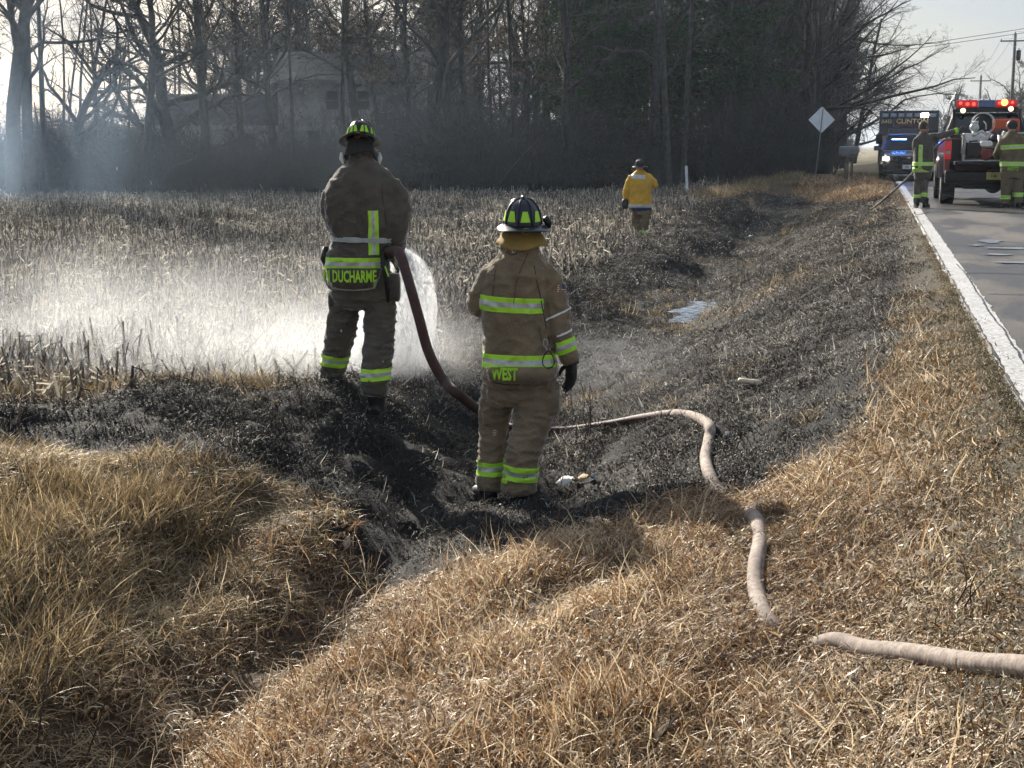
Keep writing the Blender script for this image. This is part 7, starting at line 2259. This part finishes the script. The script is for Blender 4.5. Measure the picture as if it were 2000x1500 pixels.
def vol_mat(name, dens, color, aniso, nscale, lo, hi, shape='sphere', power=1.0, stretch=(1, 1, 1)):
    """mist: density falls off towards the edge of its body and is broken up by noise"""
    m, n, l = new_mat(name)
    out = n.new('ShaderNodeOutputMaterial'); v = n.new('ShaderNodeVolumePrincipled')
    v.inputs['Color'].default_value = (*color, 1); v.inputs['Anisotropy'].default_value = aniso
    tc = n.new('ShaderNodeTexCoord')
    gt = n.new('ShaderNodeTexGradient'); gt.gradient_type = 'SPHERICAL'
    l.new(tc.outputs['Object'], gt.inputs['Vector'])
    pw = n.new('ShaderNodeMath'); pw.operation = 'POWER'; pw.inputs[1].default_value = power
    l.new(gt.outputs['Fac'], pw.inputs[0])
    geo_ = n.new('ShaderNodeNewGeometry')
    mp_ = n.new('ShaderNodeMapping'); mp_.inputs['Scale'].default_value = stretch; l.new(tc.outputs['Object'], mp_.inputs['Vector'])
    no = n.new('ShaderNodeTexNoise'); no.inputs['Scale'].default_value = nscale; no.inputs['Detail'].default_value = 3
    l.new(mp_.outputs['Vector'], no.inputs['Vector'])
    mr = n.new('ShaderNodeMapRange'); mr.inputs['From Min'].default_value = lo; mr.inputs['From Max'].default_value = hi
    l.new(no.outputs['Fac'], mr.inputs['Value'])
    m1 = n.new('ShaderNodeMath'); m1.operation = 'MULTIPLY'; l.new(pw.outputs[0], m1.inputs[0]); l.new(mr.outputs[0], m1.inputs[1])
    m2 = n.new('ShaderNodeMath'); m2.operation = 'MULTIPLY'; l.new(m1.outputs[0], m2.inputs[0]); m2.inputs[1].default_value = dens
    l.new(m2.outputs[0], v.inputs['Density']); l.new(v.outputs[0], out.inputs['Volume'])
    return m


def ball(name, c, r, mat_, rot=(0, 0, 0)):
    b = MB(); k = 20; rows = 10
    b.lathe([(max(.001, math.sin(math.pi * i / rows)), -math.cos(math.pi * i / rows)) for i in range(rows + 1)], k)
    o = b.build(name, mat_, smooth=True, loc=c); o.scale = r; o.rotation_euler = rot
    tag(o, kind='stuff'); return o


# the cone of water leaving the nozzle, arching over and down
cone = MB(); st = []
cl = [(775, 492, 10.3, 5), (792, 512, 10.7, 26), (796, 550, 11.2, 50), (788, 600, 11.7, 68), (770, 650, 12.2, 82), (752, 700, 12.6, 92), (745, 730, 12.9, 96)]
pts = [P(x, y, d) for x, y, d, r in cl]; rad = [r * d / FPX for x, y, d, r in cl]
sp_ = smooth_path(pts, 4); rr = list(np.interp(np.linspace(0, 6, 25), range(7), rad))
cb2 = MB(); cb2.tube([p - pts[0] for p in sp_], rr, 20)
m, n, l = new_mat('water_spray'); out = n.new('ShaderNodeOutputMaterial'); v = n.new('ShaderNodeVolumePrincipled')
v.inputs['Color'].default_value = (.97, .98, 1, 1); v.inputs['Anisotropy'].default_value = .45
geo = n.new('ShaderNodeTexCoord'); mp_ = n.new('ShaderNodeMapping'); mp_.inputs['Scale'].default_value = (8, 2.5, 1.2); mp_.inputs['Rotation'].default_value = (0, .3, 0); l.new(geo.outputs['Object'], mp_.inputs['Vector'])
no = n.new('ShaderNodeTexNoise'); no.inputs['Scale'].default_value = 3.2; no.inputs['Detail'].default_value = 3; l.new(mp_.outputs['Vector'], no.inputs['Vector'])
mr = n.new('ShaderNodeMapRange'); mr.inputs['From Min'].default_value = .3; mr.inputs['From Max'].default_value = .7; mr.inputs['To Min'].default_value = 0; mr.inputs['To Max'].default_value = 3.0
l.new(no.outputs['Fac'], mr.inputs['Value']); l.new(mr.outputs[0], v.inputs['Density']); l.new(v.outputs[0], out.inputs['Volume'])
tag(cb2.build('water_spray', m, loc=pts[0], smooth=True), kind='stuff')
MV1 = vol_mat('spray_mist', .85, (.97, .98, 1), .5, 2.2, .25, .7, power=1.0, stretch=(1.6, 1.2, 1))
MV2 = vol_mat('drifting_mist', .30, (.95, .97, 1), .5, 2.0, .30, .72, power=1.2, stretch=(2.4, 1.5, .8))
MV3 = vol_mat('thin_smoke', .0065, (.66, .82, 1.0), .45, 1.6, .36, .74, power=1.2, stretch=(2, 1, 1))
ball('spray_mist', P(700, 715, 12.6), (1.15, .9, .75), MV1, (0, 0, YAW))
ball('spray_mist', P(460, 725, 12.8), (2.5, 1.1, .62), MV1, (0, -.12, YAW))
ball('drifting_mist', P(400, 690, 13.4), (3.2, 1.6, 1.15), MV2, (0, -.18, YAW))
ball('drifting_mist', P(120, 660, 14.5), (2.8, 2.2, 1.2), MV2, (0, -.05, YAW))
ball('thin_smoke', P(330, 330, 46), (15, 14, 6.5), MV3, (0, 0, YAW))
MV4 = vol_mat('blue_smoke', .045, (.55, .75, 1.0), .35, 1.6, .30, .74, power=1.1, stretch=(2, 1, 1))
ball('blue_smoke', P(40, 270, 52), (7, 7, 6.5), MV4, (0, 0, YAW))
ball('thin_smoke', P(1180, 700, 11.5), (.9, 1.0, .30), vol_mat('ground_steam', .14, (.9, .94, 1), .4, 2, .3, .7), (0, 0, YAW))

# droplets and flying bits of water
dm = []
for s_ in range(3):
    b = MB(); b.tube([(0, 0, -1), (0, 0, -.4), (0, 0, .6), (0, 0, 1)], [.05, .34, .26, .03], 5); dm.append(b.mesh('droplet', pmat('water_droplet', (.85, .88, .9), .12, var=0, spec=1.0, emis=None) if s_ == 0 else MATS['water_droplet'], True))
n1 = 11000
t = RNG.uniform(0, 1, n1) ** .8 * 6; i0 = np.minimum(t.astype(int), 5); u = t - i0
PA = np.array([tuple(p) for p in pts[:7]]) if len(pts) >= 7 else None
CP = np.array([tuple(P(x, y, d)) for x, y, d, r in cl]); CR = np.array([r * d / FPX for x, y, d, r in cl])
c_ = CP[i0] * (1 - u)[:, None] + CP[i0 + 1] * u[:, None]; r_ = CR[i0] * (1 - u) + CR[i0 + 1] * u
dv = RNG.normal(0, 1, (n1, 3)); dv /= np.linalg.norm(dv, axis=1)[:, None]
p_ = c_ + dv * (r_ * (.45 + .68 * RNG.random(n1)))[:, None]
q_ = []
for (x, y, d, sx, sy, sd, k) in ((560, 680, 12.8, 190, 50, .8, 4200), (250, 640, 13.5, 220, 70, 1.2, 3600), (500, 560, 13.5, 260, 70, 1.4, 900)):
    for j in range(k): q_.append(tuple(P(x + RNG.normal(0, sx), y + RNG.normal(0, sy), d + RNG.normal(0, sd))))
p_ = np.concatenate([p_, np.array(q_)])
k_ = p_[:, 2] > ground(p_[:, 0], p_[:, 1])
p_ = p_[k_]
sz_ = RNG.uniform(.003, .0075, len(p_)); ln_ = sz_ * RNG.uniform(1.2, 5, len(p_))
tag(scatter('water_droplets', dm, p_, rots(len(p_), .35), np.stack([sz_, sz_, ln_], 1)), kind='stuff')

# the air itself
m, n, l = new_mat('haze_air'); out = n.new('ShaderNodeOutputMaterial'); v = n.new('ShaderNodeVolumePrincipled')
v.inputs['Color'].default_value = (.70, .84, 1.0, 1); v.inputs['Density'].default_value = .00028; v.inputs['Anisotropy'].default_value = .35
l.new(v.outputs[0], out.inputs['Volume'])
tag(MB().box((-1900, -600, -4), (1900, 3000, 24)).build('haze', m), kind='stuff')
